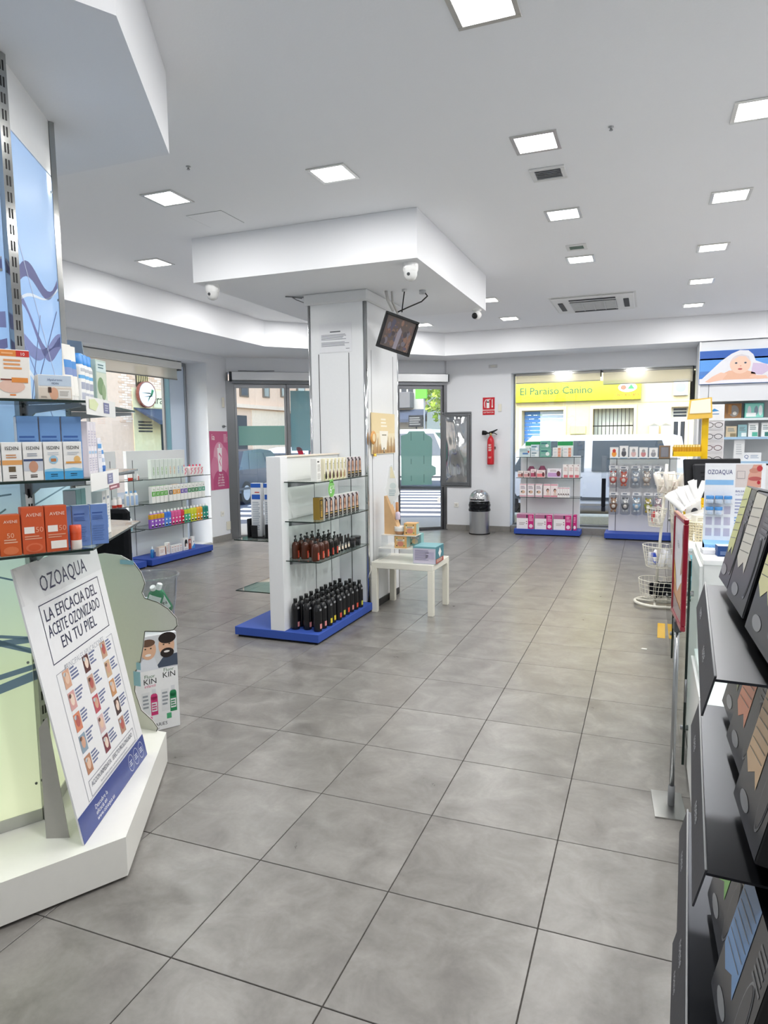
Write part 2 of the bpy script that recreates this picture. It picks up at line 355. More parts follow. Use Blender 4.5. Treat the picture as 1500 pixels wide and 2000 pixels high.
# ---------------------------------------------------------------- ceiling lights
def lightmesh(s=.125):
    a = MB('metal'); i_ = s-.022
    for q in ((-s, -s, s, -i_), (-s, i_, s, s), (-s, -i_, -i_, i_), (i_, -i_, s, i_)): a.box(q[0], q[1], -.007, q[2], q[3], 0, '#d4d4d2', .0015)
    b_ = MB('lamp'); b_.box(-i_, -i_, -.0035, i_, i_, 0, W)
    return a.mesh('frame'), b_.mesh('diffuser')
LF, LD = lightmesh()
la = bpy.data.lights.new('ceiling_lamp', 'AREA'); la.shape = 'SQUARE'; la.size = .19; la.energy = LAMP_W; la.color = (1, .988, .968)
LIGHTS = [(-.345, .68, 'square recessed ceiling light cut off by the top edge above the aisle'),
 (-.345, 1.97, 'square ceiling light just before the larger square ceiling vent'), (-1.56, 1.93, 'square ceiling light in front of the soffit box over the column'),
 (-2.757, 1.88, 'square ceiling light beside the ceiling access hatch'), (-3.935, 3.17, 'square ceiling light left of the soffit box near the bulkhead'),
 (-.345, 3.27, 'square ceiling light between the two small ceiling vents'), (-.345, 4.62, 'square ceiling light right behind the smaller ceiling vent'),
 (.75, 2.01, 'square ceiling light at the right edge, largest of the right row'), (.75, 3.33, 'second nearest square ceiling light of the right row'),
 (.75, 4.68, 'third nearest square ceiling light of the right row'), (.75, 6.05, 'fourth nearest square ceiling light of the right row'),
 (.75, 7.45, 'farthest square ceiling light of the right row, above the yellow display'), (-1.53, 7.42, 'square ceiling light left of the air conditioner by the back bulkhead'),
 (-1.53, 6.08, 'square ceiling light peeping past the right corner of the soffit box'), (-2.757, 7.40, 'square ceiling light right behind the tilted monitor')]
EXTRA = [(-2.757, -1.6), (-1.56, -1.6), (-.345, -.7), (.75, .68), (.75, -.7), (1.95, 2.0), (1.95, 4.6), (1.95, 7.4), (-3.935, 6.0), (-3.935, 4.6), (-3.935, 0.6), (-3.935, -1.6), (1.95, -.7)]
for i, (x, y, lb) in enumerate(LIGHTS):
    t_ = thing('ceiling_light', lb, 'ceiling light', (x, y, ZC), 0, 'recessed square ceiling lights'); link('frame', LF, t_); link('diffuser', LD, t_)
for x, y in EXTRA:
    t_ = thing('ceiling_light', 'square ceiling light outside the picture', 'ceiling light', (x, y, ZC), 0, 'recessed square ceiling lights'); link('frame', LF, t_); link('diffuser', LD, t_)
for x, y in [(a, b_) for a, b_, c in LIGHTS]+EXTRA:
    lo = bpy.data.objects.new('ceiling_lamp', la); COL.objects.link(lo); lo.location = (x, y, ZC-.012)
# small square vents
for y, sz, lb in ((2.44, .105, 'larger square white ceiling vent with grey louvres, nearest the camera'), (4.19, .085, 'smaller square ceiling vent with pale green louvres')):
    t_ = thing('ceiling_vent', lb, 'vent', (-.34, y, ZC), 0, 'square ceiling vents')
    a = MB('paint'); i_ = sz-.028
    for q in ((-sz, -sz, sz, -i_), (-sz, i_, sz, sz), (-sz, -i_, -i_, i_), (i_, -i_, sz, i_)): a.box(q[0], q[1], -.01, q[2], q[3], 0, '#e4e4e4', .003)
    part('frame', a, t_)
    for k in range(6):
        a = MB('paint'); yy = -i_+(k+.5)*2*i_/6; a.prism([(-.011, -.009), (-.007, -.009), (.011, -.001), (.007, -.001)], -i_, i_, '#9a9c9e' if y < 3 else '#b9cfc2', FR((0, yy, 0), (0, 1, 0), (0, 0, 1))); part('louvre', a, t_)
# cassette air conditioner
t_ = thing('ceiling_air_conditioner', 'white ceiling cassette air conditioner with dark central grille', 'air conditioner', (-.38, 6.76, ZC))
a = MB('paint'); a.prism([(-.48, -.5), (.48, -.5), (.48, .5), (-.48, .5)], -.006, 0, '#e9eaea'); a.box(-.46, -.48, -.028, .46, .48, -.006, '#edeeee', .012); part('panel', a, t_)
a = MB('paint'); a.box(-.26, -.27, -.034, .26, .27, -.028, '#5c6067'); part('grille_back', a, t_)
for k in range(11):
    a = MB('paint'); y = -.25+k*.05; a.box(-.26, y-.011, -.042, .26, y+.011, -.034, '#d9dbdc', .003); part('grille_slat', a, t_)
for k in range(5):
    a = MB('paint'); x = -.25+k*.125; a.box(x-.006, -.27, -.045, x+.006, .27, -.042, '#cfd1d2'); part('grille_bar', a, t_)
for k in range(4):
    a = MB('paint'); a.box(-.26, -.40, -.034, .26, -.34, -.028, '#2b2d31', .004); o = part('air_flap', a, t_, None, k*math.pi/2)
# ceiling hatch and little sensors
t_ = MB('paint'); t_.frame(FR((0, 0, 0), (1, 0, 0), (0, -1, 0)), -.15, -.15, .15, .15, .004, '#8f9092', 2); t_.box(-.146, -.146, -.003, .146, .146, 0, CEIL, .001)
single('access_hatch', t_, 'flush square access hatch in the ceiling before the soffit box', 'hatch', (-2.72, 2.37, ZC))
for x, y, lb in ((-2.55, 1.12, 'tiny ceiling sprinkler nozzle nearer the hexagonal soffit'), (-2.3, 1.5, 'tiny ceiling sprinkler nozzle nearer the access hatch'), (.05, 1.93, 'tiny grey ceiling nozzle between the two light rows')):
    a = MB('metal'); a.lathe([(.014, 0), (.014, -.004), (.006, -.006), (.006, -.016), (.010, -.017), (.010, -.019)], 10, '#a8a9aa'); single('sprinkler', a, lb, 'sprinkler', (x, y, ZC))
# ---------------------------------------------------------------- back window
w1 = tag(link('window_1', None, None, (0, 9.22, 0)), kind='structure')
a = MB('metal'); FCOL = '#8e9092'
for q in ((-1.79, -.03, .10, .93, .03, .13), (-1.79, -.03, 2.52, .93, .03, 2.55), (-1.79, -.03, .13, -1.765, .03, 2.52), (.905, -.03, .13, .93, .03, 2.52)): a.box(*q, FCOL, .003)
part('frame', a, w1)
for x0, x1 in ((-1.765, -.43), (-.43, .905)):
    a = MB('glass'); a.box(x0, -.004, .13, x1, .004, 2.52, W); part('pane', a, w1)
for x0, x1, z in ((-1.74, -.44, 2.40), (-.40, .86, 2.335)):
    t_ = thing('roller_blind', 'left' if x0 < -1 else 'right', 'blind', (0, 9.12, 0), 0, 'roller blinds of the back window')
    t_['label'] = 'short left roller blind rolled up above the yellow shop sign' if x0 < -1 else 'right roller blind hanging lower over the back window'
    a = MB('blind'); a.box(x0, -.001, z, x1, .001, 2.52, W); part('fabric', a, t_)
    a = MB('paint'); a.box(x0, -.006, z-.012, x1, .006, z, '#9b9a94', .002); part('bottom_bar', a, t_)
    a = MB('paint'); a.tube([(x0, 0, 2.528), (x1, 0, 2.528)], .02, 12, '#d6d4cd'); part('roller', a, t_)
    a = MB('paint'); a.box(x1, -.02, 2.45, x1+.015, .02, 2.549, '#3c3d3f'); part('bracket', a, t_)
for x, lb in ((-.99, 'left glowing box added as a light reflection under the back window lintel'), (.07, 'right glowing box added as a light reflection under the back window lintel')):
    t_ = thing('window_reflection_box', lb, 'light', (x, 9.03, 2.55), 0, 'added reflection boxes of the back window niche')  # added glowing box, stands in for ceiling panels mirrored at the window top
    a = MB('metal'); a.box(-.14, -.03, -.012, .14, .03, 0, '#dcdcdc', .002); part('box_back', a, t_)
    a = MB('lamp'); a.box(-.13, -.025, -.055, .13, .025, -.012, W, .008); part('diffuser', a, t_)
# left window
w2 = tag(link('window_2', None, None, (-6.16, 0, 0)), kind='structure')
a = MB('metal')
for q in ((-.03, 2.6, .02, .03, 6.44, .06), (-.03, 2.6, 2.62, .03, 6.44, 2.67), (-.03, 6.40, .06, .03, 6.44, 2.62), (-.03, 2.6, .06, .03, 2.64, 2.62), (-.02, 4.52, .06, .02, 4.55, 2.62), (-.02, 5.93, .06, .02, 5.96, 2.62)): a.box(*q, '#a9abad', .003)
part('frame', a, w2)
for y0, y1 in ((2.64, 4.52), (4.55, 5.93)):
    a = MB('glass'); a.box(-.004, y0, .06, .004, y1, 2.62, W); part('pane', a, w2)
a = MB('frost_blue'); a.box(-.004, 5.96, .06, .004, 6.08, 2.62, W); part('tinted_strip', a, w2)
a = MB('paint'); a.box(-.01, 6.08, .06, .01, 6.40, 2.62, '#cfdcec'); part('side_panel', a, w2)
t_ = thing('roller_blind', 'white roller blind cassette across the top of the left window', 'blind', (-6.06, 0, 0), 0)
a = MB('paint'); a.box(-.05, 3.0, 2.56, .05, 6.20, 2.66, '#e6e6e3', .01); part('cassette', a, t_)
a = MB('blind'); a.box(-.002, 3.02, 2.42, .002, 6.14, 2.58, W); part('fabric', a, t_)
a = MB('paint'); a.box(-.008, 3.02, 2.405, .008, 6.14, 2.42, '#8c8c88'); part('bottom_bar', a, t_)
a = MB('paint'); a.box(-.04, 6.14, 2.54, .04, 6.20, 2.67, '#55585c', .004); part('bracket', a, t_)
# sliding doors in the diagonal front (local x along the wall, y outwards)
g = MB('metal'); g.box(.10, -.13, 2.445, DL-.02, .12, 2.575, '#c9cacb', .006); g.box(.10, -.06, 2.40, DL-.02, .08, 2.445, '#77797c'); hd = dobj('trim_6', g)
g = MB('metal'); g.box(.06, -.12, 2.43, .10, .12, 2.575, '#3a3c3f', .006); g.box(DL-.02, -.12, 2.45, DL+.0, .12, 2.57, '#4a4c4f'); dobj('header_end_cap', g, hd)
g = MB('chrome'); g.tube([(.2, -.02, 2.595), (.5, -.05, 2.592), (.75, -.03, 2.60)], .006, 6, '#8c8c8c'); dobj('loose_cable', g, hd)
g = MB('metal'); g.box(.1, -.06, -.02, DL, .14, .012, '#6f7072'); dobj('trim_7', g)
def leaf(name, s0, s1, y, fw=.035, col='#9a9b9d', glass='glass'):
    d_ = tag(link(name, None, None, D0+Vector((math.cos(DA)*s0-math.sin(DA)*y, math.sin(DA)*s0+math.cos(DA)*y, 0)), DA), kind='structure'); L = s1-s0
    a = MB('metal')
    for q in ((0, -.02, .012, L, .02, .05), (0, -.02, 2.34, L, .02, 2.40), (0, -.02, .05, fw, .02, 2.34), (L-fw, -.02, .05, L, .02, 2.34)): a.box(*q, col, .003)
    part('frame', a, d_)
    a = MB(glass); a.box(fw, -.003, .05, L-fw, .003, 2.34, W); part('pane', a, d_)
    return d_, L
g = MB('metal'); g.box(DL-.065, -.04, .0, DL+.10, .12, 2.445, '#77787b', .003); g.box(-.05, -.03, 0, .13, .10, 2.445, '#8a8b8d', .003); dobj('door_jamb', g, hd)
d1, L1 = leaf('door_1', .13, .93, .03)
a = MB('frost'); a.box(.05, -.0065, 1.455, L1-.04, -.0045, 1.756, W); part('frosted_band', a, d1)
d2, L2 = leaf('window_3', .93, 1.85, .0, .05, '#8a8b8d')
a = MB('frost_blue'); a.box(.06, -.0065, 1.36, L2-.06, -.0045, 2.30, W); part('frosted_film', a, d2)
a = MB('paper'); FF = FR((0, -.006, 0), (1, 0, 0), (0, 0, 1)); a.ell(FF, .17, 1.30, .075, .12, '#b5223f', 1, 16, -60, 120); a.ell(FF, .40, 1.28, .05, .10, '#e8b8c0', 1, 16, 60, 240); part('sticker', a, d2)
d3, L3 = leaf('window_4', 1.85, 2.72, .0, .05, '#8a8b8d')
d4, L4 = leaf('door_2', 2.72, DL-.05, .03, .05, '#77787b')
a = MB('frost'); FZ = .763
a.prism([(.07, FZ), (.60, FZ), (.60, .90), (.67, .93), (.67, 1.05), (.60, 1.09), (.61, 1.52), (.58, 1.56), (.50, 1.60), (.47, 1.655), (.21, 1.655), (.17, 1.61), (.07, 1.58)], .0045, .0065, W, FR((0, 0, 0), (1, 0, 0), (0, 0, 1)))
part('frosted_film', a, d4)
a = MB('paper'); FF = FR((0, -.007, 0), (1, 0, 0), (0, 0, 1))
for u, v, h in ((.235, 1.50, .14), (.455, 1.50, .12), (.235, 1.11, .09), (.455, 1.11, .14), (.235, .83, .09), (.455, .80, .14)): a.rect(FF, u, v, u+.014, v+h, '#6d8f8a')
part('slot_print', a, d4)
a = MB('paper'); a.box(.02, -.021, .05, .034, -.02, 2.34, '#2a2b2d'); part('rubber_seal', a, d4)
# ================================================================== street outside
GZ = -.15
g = MB('stone'); g.box(-60, -30, GZ-.3, 40, 60, GZ, '#5e6066'); struct('street', g)
def pave(name, poly, col='#a09b92'):
    g = MB('stone'); g.prism(poly, GZ, -.03, col); return struct(name, g)
pave('pavement', [(-7.9, -12), (-6.25, -12), (-6.25, 6.95), (-5.82, 6.95), (-2.9, 9.0), (-2.86, 9.35), (3, 9.35), (3, 11.0), (-3.4, 11.0), (-5.0, 10.4), (-7.4, 8.4), (-7.9, 7.2)])
pave('pavement', [(-4.9, 15.2), (12, 15.2), (12, 17.0), (-4.9, 17.0)]); pave('pavement', [(-15, -12), (-13.2, -12), (-13.2, 30), (-15, 30)])
# zebra crossing stripes in front of the right door
for k in range(9):
    g = MB('stone'); g.box(-5.2, -.21, GZ, 0.8, .21, GZ+.004, '#eceae4'); single('zebra_stripe', g, 'white crossing stripe, %s from the shop door' % ORD[k], 'road marking', (-3.4-.3*k, 11.5+.92*k, 0), math.radians(12), 'zebra crossing stripes')
g = MB('stone'); g.box(-1.6, -.16, 0, .62, .16, .17, '#c3bda9', .02); single('kerb_block', g, 'pale concrete kerb block on the pavement outside the back window', 'kerb', (-.75, 10.6, -.03), .1)
# facade opposite the back window
FY = 17.0
t_ = thing('cream_building', 'cream rendered building with yellow dog shop sign across the street', 'building', (0, FY, GZ))
g = MB('matte'); CR = '#dac596'
g.box(-4.5, 0, 0, -3.0, 1, 9, CR); g.box(-3.0, 0, 2.42, 1.9, 1, 9, CR); g.box(-1.88, 0, 0, -1.12, 1, 2.42, CR); g.box(-.10, 0, 0, .80, 1, 2.42, CR); g.box(1.22, 0, 0, 12, 1, 9, CR); g.box(1.9, 0, 2.42, 12, 1, 9, CR); g.box(-1.12, 0, 0, -.10, 1, 1.0, CR)
part('wall', g, t_)
for x0, x1 in ((-3.02, -1.86), (-1.14, -.08)):
    g = MB('matte')
    g.box(x0-.05, -.05, 2.42, x1+.05, .02, 2.50, '#ddd2a8'); g.box(x0-.05, -.05, 1.0 if x0 > -2 else 0, x0+.02, .02, 2.42, '#ddd2a8'); g.box(x1-.02, -.05, 1.0 if x0 > -2 else 0, x1+.05, .02, 2.42, '#ddd2a8'); part('surround', g, t_)
for zz in (2.56, 3.32):
    g = MB('matte'); g.box(-4.5, -.012, zz, 12, .0, zz+.02, '#cbbf95'); part('render_joint', g, t_)
for k in range(22):   # painted roller shutter
    g = MB('paint'); z = .1+k*.105
    g.box(-2.98, .30, z, -2.55, .33, z+.095, '#4f86c8' if k > 12 else ('#6d9ad0' if k > 9 else '#c9826a'), .01); g.box(-2.55, .30, z, -1.88, .33, z+.095, '#cfe0f0' if k > 13 else ('#e9c67a' if k % 3 == 0 else '#bcd6ea'), .01); part('shutter_slat', g, t_)
g = MB('paint'); g.box(-1.12, .35, 1.0, -.10, .37, 2.42, '#d9dccb'); part('window_panel', g, t_)
for k in range(11):
    g = MB('metal'); x = -1.09+k*.098; g.box(x-.008, .05, 1.0, x+.008, .07, 2.42, '#3c3a30'); part('grille_bar', g, t_)
for z in (1.32, 1.95):
    g = MB('metal'); g.box(-1.12, .045, z, -.10, .065, z+.03, '#3c3a30'); part('grille_rail', g, t_)
g = MB('paint'); g.box(.80, .25, 0, 1.22, .3, 2.42, '#e8e2d2')
part('door_panel', g, t_)
for q in ((.88, 2.2), (.88, 2.28), (.88, 2.36)):
    g = MB('gloss'); g.box(.86, .235, q[1]-.025, 1.17, .25, q[1]+.03, '#2c2f33'); part('pane', g, t_)
for x in (.88, 1.04):
    g = MB('gloss'); g.box(x, .235, .5, x+.1, .25, 2.05, '#2c2f33'); part('pane', g, t_)
for x in (1.5, 3.2): 
    g = MB('gloss'); g.box(x, -.01, 1.0, x+.9, .0, 2.3, '#5b6066'); part('pane', g, t_)
# shop sign
t_ = thing('shop_sign', 'yellow shop sign reading El Paraiso Canino on the cream facade', 'sign', (-1.565, FY-.16, 2.735), 0)
g = MB('gloss'); g.box(-1.63, 0, -.25, 1.63, .15, .25, '#b4c410', .006); F = FR((0, 0, 0), (1, 0, 0), (0, 0, 1)); g.lift = .002
g.poly(F, [(.9, -.244), (1.62, -.244), (1.62, .244), (1.25, .244)], '#dcc21a'); g.txt(F, -1.48, -.05, 'El Paraiso Canino', .27, '#0d4f2a', 2, 'l', wmax=2.5)
g.txt(F, -1.46, -.17, 'peluqueria - accesorios - boutique - veterinaria', .07, '#d8902c', 2, 'l', wmax=2.3)
g.ell(F, 1.3, .06, .23, .12, '#f6efe4', 2); g.ell(F, 1.2, .06, .07, .06, '#d8664a', 3, 12); g.poly(F, [(1.3, .02), (1.47, .02), (1.385, .14)], '#3f9a52', 3); g.txt(F, 1.3, -.17, '965 430 451', .11, '#d23b2c', 3, 'c', wmax=.56)
part('board', g, t_)
for x, lb in ((.30, 'left of the two white letter boxes on the cream facade'), (.58, 'right of the two white letter boxes on the cream facade')):
    t_ = thing('letter_box', lb, 'letter box', (x+.1, FY, 1.56), 0, 'letter boxes across the street')
    g = MB('gloss'); g.box(-.11, -.12, 0, .11, 0, .24, '#e3e0d4', .008); part('body', g, t_)
    g = MB('gloss'); g.prism([(-.12, .24), (.12, .24), (0, .30)], 0, .13, '#8f8d80', FR((0, 0, 0), (1, 0, 0), (0, 0, 1))); part('roof', g, t_)
t_ = MB('gloss'); t_.box(-.17, -.1, -.2, .17, 0, .2, '#b9bcc0', .01); t_.lift = .002; t_.ell(FR((0, -.1, 0), (1, 0, 0), (0, 0, 1)), 0, 0, .12, .12, '#8f9498'); single('meter_cabinet', t_, 'grey meter cabinet high on the cream facade beside the lintel', 'cabinet', (1.0, FY, 2.75))
t_ = MB('gloss'); t_.box(-.2, -.06, -.11, .2, 0, .11, '#cdd48a', .01); single('wall_plaque', t_, 'pale yellow plaque on the cream facade between shutter and grille', 'plaque', (-1.5, FY, 1.72))
# brick building along the left street
t_ = thing('brick_building', 'tan brick building with a dark awning across the left street', 'building', (-15, 0, GZ))
g = MB('matte'); BR = '#e4c0a2'
g.box(-1, -14, 0, 0, 40, 14, BR); part('wall', g, t_)
brk = MB('matte'); brk.box(0, -.12, 0, .012, .12, .062, '#ecd0b6', .003); brm = brk.mesh('brick')
brk2 = MB('matte'); brk2.box(0, -.12, 0, .012, .12, .062, '#dcb494', .003); brm2 = brk2.mesh('brick')
cnt = 0
for r_ in range(22):
    for c_ in range(13):
        y = 14.9+c_*.255+(.127 if r_ % 2 else 0); z = 2.3+r_*.075
        if y > 17.7 or (15.3 < y < 16.45 and 2.9 < z < 4.1 and True) and 15.45 < y < 16.2 and z > 3.3: continue
        if 2.25 < z < 3.35 and y > 15.35: continue
        link('brick', brm if (r_*7+c_*3) % 4 else brm2, t_, (0, y, z)); cnt += 1
g = MB('matte'); g.box(0, 15.35, 0, .03, 17.9, 3.4, '#e8d8a8'); g.box(.03, 15.4, 0, .05, 17.9, 1.3, '#b58f70'); part('render_panel', g, t_)
g = MB('paint'); g.box(.0, 16.62, .0, .05, 17.25, 2.3, '#25282c'); part('doorway', g, t_)
for k in range(4):
    g = MB('paint'); g.box(.03, 15.55, 2.0+k*.1, .045, 16.2, 2.05+k*.1, '#22242a'); part('vent_slot', g, t_)
def winbars(y0, y1, z0, z1):
    f = part('window', (lambda q: (q.box(-.02, y0, z0, .03, y1, z1, '#4a4438'), q)[1])(MB('paint')), t_)
    n = 7
    for k in range(n):
        q = MB('metal'); y = y0+(k+.5)*(y1-y0)/n; q.box(.03, y-.018, z0, .05, y+.018, z1, '#b59c74'); part('bar', q, f)
winbars(15.55, 16.12, 3.45, 4.1); winbars(17.0, 17.5, 3.9, 4.8)
for y0, y1, z0, z1 in ((21.45, 22.1, 3.45, 4.3), (23.2, 23.75, 3.5, 4.4), (24.7, 25.3, 3.6, 4.5), (26.2, 27, 3.4, 4.4)):
    f = part('window', (lambda q: (q.box(-.02, y0, z0, .04, y1, z1, '#6c5a48'), q)[1])(MB('paint')), t_)
    q = MB('gloss'); q.box(.04, y0+.1, z0+.06, .05, y1-.1, z1-.06, '#454a4f'); part('pane', q, f)
g = MB('matte'); g.box(0, 20.0, 3.0, .15, 29, 3.15, '#e8cdb2'); g.box(0, 22.3, 0, .02, 25.2, 2.95, '#ecd2b4'); part('ledge', g, t_)
g = MB('paint'); g.box(.0, 20.4, 0, .03, 21.9, 2.7, '#33363b'); part('garage_opening', g, t_)
g = MB('paint'); g.box(.0, 25.2, 0, .03, 26.0, 2.9, '#33363b'); part('doorway', g, t_)
t_ = thing('round_sign', 'round white shop sign with green figure on the brick building', 'sign', (-14.9, 15.85, 3.05))
g = MB('gloss'); Fx = FR((0, 0, 0), (0, 1, 0), (0, 0, 1)); g.lift = .003
g.prism([(.42*math.cos(a*.2618), .42*math.sin(a*.2618)) for a in range(24)], 0, .1, '#8c4a3c', Fx); F2 = FR((.1, 0, 0), (0, 1, 0), (0, 0, 1)); g.ell(F2, 0, 0, .38, .38, '#f6f4ec', 1, 24); part('disc', g, t_)
g = MB('gloss'); g.lift = .003; g.poly(F2, [(-.3, .04), (.1, .06), (.25, .0), (.1, .02)], '#333a36', 2); g.poly(F2, [(-.2, -.08), (.2, -.02), (.22, -.06)], '#333a36', 2); g.poly(F2, [(.05, -.1), (.22, -.02), (.3, .14), (.2, .18), (.14, .0), (-.02, -.25)], '#2f7f52', 3); part('emblem', g, t_)
g = MB('gloss'); g.lift = .003; g.box(0, 16.3, 2.65, .02, 17.8, 3.2, '#ece0b4'); g.txt(FR((.02, 16.32, 2.78), (0, 1, 0), (0, 0, 1)), 0, 0, 'irana', .42, '#3a3328', 2, 'l'); single('shop_lettering', g, 'dark shop lettering beside the round sign on the brick building', 'sign', (-14.96, 0, 0))
def awning(loc, rot, L, col, lb):
    t_ = thing('awning', lb, 'awning', loc, rot)
    g = MB('fabric'); g.prism([(0, 0), (1.0, -.42), (1.0, -.55), (0, -.02)], 0, L, col, FR((0, 0, 0), (0, -1, 0), (0, 0, 1))); part('canopy', g, t_)
    g = MB('metal'); g.tube([(-.02, -.98, -.5), (-L-.0+.02, -.98, -.5)], .02, 8, '#55585c'); part('front_bar', g, t_)
awning((-14.95, 17.3, 2.62), math.pi/2, 1.95, '#4c515c', 'dark grey awning under the round sign on the brick building')
# far corner seen through the right door
t_ = thing('corner_building', 'pale apartment building with grey balcony beyond the crossing', 'building', (-9.6, 25, GZ))
g = MB('matte'); g.box(-3, 0, 0, 1.3, 2, 12, '#cfc6b8'); part('wall', g, t_)
g = MB('paint'); g.box(-.2, -.5, 2.95, .75, 0, 3.6, '#7d7a78', .02); part('balcony', g, t_)
for x in (-.1, .2, .5):
    g = MB('gloss'); g.box(x, -.02, 3.6, x+.22, 0, 4.4, '#4a4d50'); part('window', g, t_)
g = MB('paint'); g.box(1.2, -.03, 2.4, 1.32, 0, 6, '#8b7b6c'); part('drain_pipe', g, t_)
awning((-8.15, 24.9, 2.75), 0, 1.7, '#59606e', 'slate blue awning beyond the crossing, seen through the right door')
def tree(name, lb, loc, h, r, col, n=900):
    t_ = thing(name, lb, 'tree', loc, 0, 'street trees beyond the crossing')
    g = MB('wood'); g.tube([(0, 0, 0), (.05, 0, h*.4), (0, .05, h*.75)], .11, 8, '#6b563f'); part('trunk', g, t_)
    g = MB('matte'); rn = random.Random(hash(lb) % 1000)
    for k in range(n):
        u, v = rn.uniform(-1, 1), rn.uniform(0, 6.283); q = math.sqrt(1-u*u); rr_ = r*(rn.random()**.35)
        c = Vector((rr_*q*math.cos(v), rr_*q*math.sin(v), h+rr_*u*1.2)); a = Vector((rn.uniform(-1, 1), rn.uniform(-1, 1), rn.uniform(-1, 1))).normalized()*.12; b_ = a.cross(Vector((rn.uniform(-1, 1), rn.uniform(-1, 1), rn.uniform(-1, 1)))).normalized()*.07
        g.add([c-a, c-b_, c+a, c+b_], [(0, 1, 2, 3)], rn.choice(['#8fae3c', '#a9c24e', '#7c9a34', '#c0d06a']))
    o = part('foliage', g, t_); o['kind'] = 'stuff'
tree('street_tree', 'sunlit leafy street tree nearest the right door frame', (-7.0, 23.9, GZ), 3.4, 1.05, 0)
tree('street_tree', 'sunlit leafy street tree set farther back behind the others', (-5.6, 30.5, GZ), 3.6, 1.5, 0)
tree('street_tree', 'taller leafy street tree at the far end of the street', (-6.2, 27.2, GZ), 4.2, 1.5, 0)
g = MB('gloss'); g.box(-.22, -.04, -.25, .22, .04, .25, '#5fc23a', .01); g.tube([(.1, .05, -3.41), (.1, .05, -.2)], .03, 8, '#777b7e'); single('pharmacy_banner', g, 'bright green square sign hanging before the trees', 'sign', (-7.55, 22.0, 3.25))
g = MB('paint'); g.box(-.28, -.05, -.22, .28, .05, .22, '#2b2c2e', .01); g.lift = .003; FF = FR((0, -.05, 0), (1, 0, 0), (0, 0, 1)); g.bars(FF, -.24, -.16, .2, .16, 4, '#8b8b86'); g.tube([(0, .06, -2.36), (0, .06, 0)], .03, 8, '#4a4c4e'); single('street_sign', g, 'dark street sign on a post before the trees', 'sign', (-7.9, 22.4, 2.2))
# parked vehicles
def car(lb, loc, rot, col, kind='car', L=4.3, Wd=1.75, H=1.45):
    t_ = thing('parked_'+kind, lb, kind, loc, rot)
    if kind == 'van': P = [(-L/2, .35), (-L/2, H*.62), (-L/2+.12, H*.97), (-L/2+.3, H), (L*.18, H), (L*.33, H*.60), (L/2-.08, H*.50), (L/2, H*.36), (L/2, .3)]; belt = H*.56
    else: P = [(-L/2, .32), (-L/2, H*.58), (-L/2+.45, H*.64), (-L/2+1.0, H*.97), (-.1, H), (.55, H*.96), (1.15, H*.64), (L/2-.15, H*.52), (L/2, H*.36), (L/2, .3)]; belt = H*.62
    def hw(z): return Wd/2 if z <= belt else Wd/2-.17*(z-belt)/(H-belt)
    g = MB('gloss'); n = len(P); vs_ = [(x, -hw(z), z) for x, z in P]+[(x, hw(z), z) for x, z in P]
    g.add(vs_, [tuple(range(n))[::-1], tuple(range(n, 2*n))]+[(i, (i+1) % n, n+(i+1) % n, n+i) for i in range(n)], col); part('body', g, t_)
    zr = H*.93; x0, x1 = (-L/2+1.12, .95) if kind == 'car' else (-L/2+.35, L*.27)
    for sgn in (-1, 1):
        for a_, b_ in ((.0, .47), (.52, 1)):
            g = MB('gloss'); xa = x0+(x1-x0)*a_; xb = x0+(x1-x0)*b_; ins = .3 if b_ == 1 else 0; insb = .25 if a_ == 0 else 0
            q = [(xa-insb*.4, belt+.02), (xb, belt+.02), (xb-ins*1.1, zr), (xa+insb*.5, zr)]
            pts = [(x, sgn*(hw(z)+.006), z) for x, z in q]; g.add(pts if sgn < 0 else pts[::-1], [(0, 1, 2, 3)], '#3b444b'); part('side_window', g, t_)
        g = MB('paint'); g.box(-L/2+.2, sgn*(Wd/2+.004)-.012, .40, L/2-.3, sgn*(Wd/2+.004)+.012, .46, '#4a4d50'); part('door_trim', g, t_)
        for x in (-L/2+.82, L/2-.85):
            g = MB('paint'); g.lathe([(.31, -.1), (.31, .1)], 20, '#1d1e20'); g.lathe([(.2, -.105), (.2, .105)], 14, '#a9acae')
            o = part('wheel', g, t_, (x, sgn*(Wd/2-.1), .31), (math.pi/2, 0, 0))
        g = MB('metal'); g.box(.0, sgn*(Wd/2+.02)-.012, belt-.13, .2, sgn*(Wd/2+.02)+.012, belt-.10, '#c9cbcc', .004); part('door_handle', g, t_)
    g = MB('gloss'); a_, b_ = (P[5], P[6]) if kind == 'car' else (P[4], P[5])
    w0, w1_ = hw(a_[1])-.1, hw(b_[1])-.1; e_ = .008
    g.add([(b_[0]+e_, -w1_, b_[1]+e_), (b_[0]+e_, w1_, b_[1]+e_), (a_[0]+e_, w0, a_[1]-.02+e_), (a_[0]+e_, -w0, a_[1]-.02+e_)], [(0, 1, 2, 3)], '#39434a'); part('windscreen', g, t_)
    for y in (-.6, .6):
        g = MB('gloss'); g.box(L/2-.06, y-.15, .58, L/2+.008, y+.15, .7, '#e8ecee', .01); part('headlamp', g, t_)
    g = MB('paint'); g.box(L/2-.02, -.24, .40, L/2+.015, .24, .51, '#f0f0ee'); part('number_plate', g, t_)
car('silver van parked outside the back window', (-1.2, 13.2, GZ), math.pi, '#c3c6cb', 'van', 4.4, 1.8, 1.72)
car('dark blue car parked beyond the left door', (-10.6, 14.6, GZ), math.pi/2+.1, '#2e3947', 'car')
car('white car parked beside the dark blue car', (-11.2, 19.0, GZ), -math.pi/2+.1, '#e8eaec', 'car')
car('white van crossing behind the frosted right door', (-7.3, 20.2, GZ), .1, '#eceae2', 'van', 4.6, 1.85, 2.0)
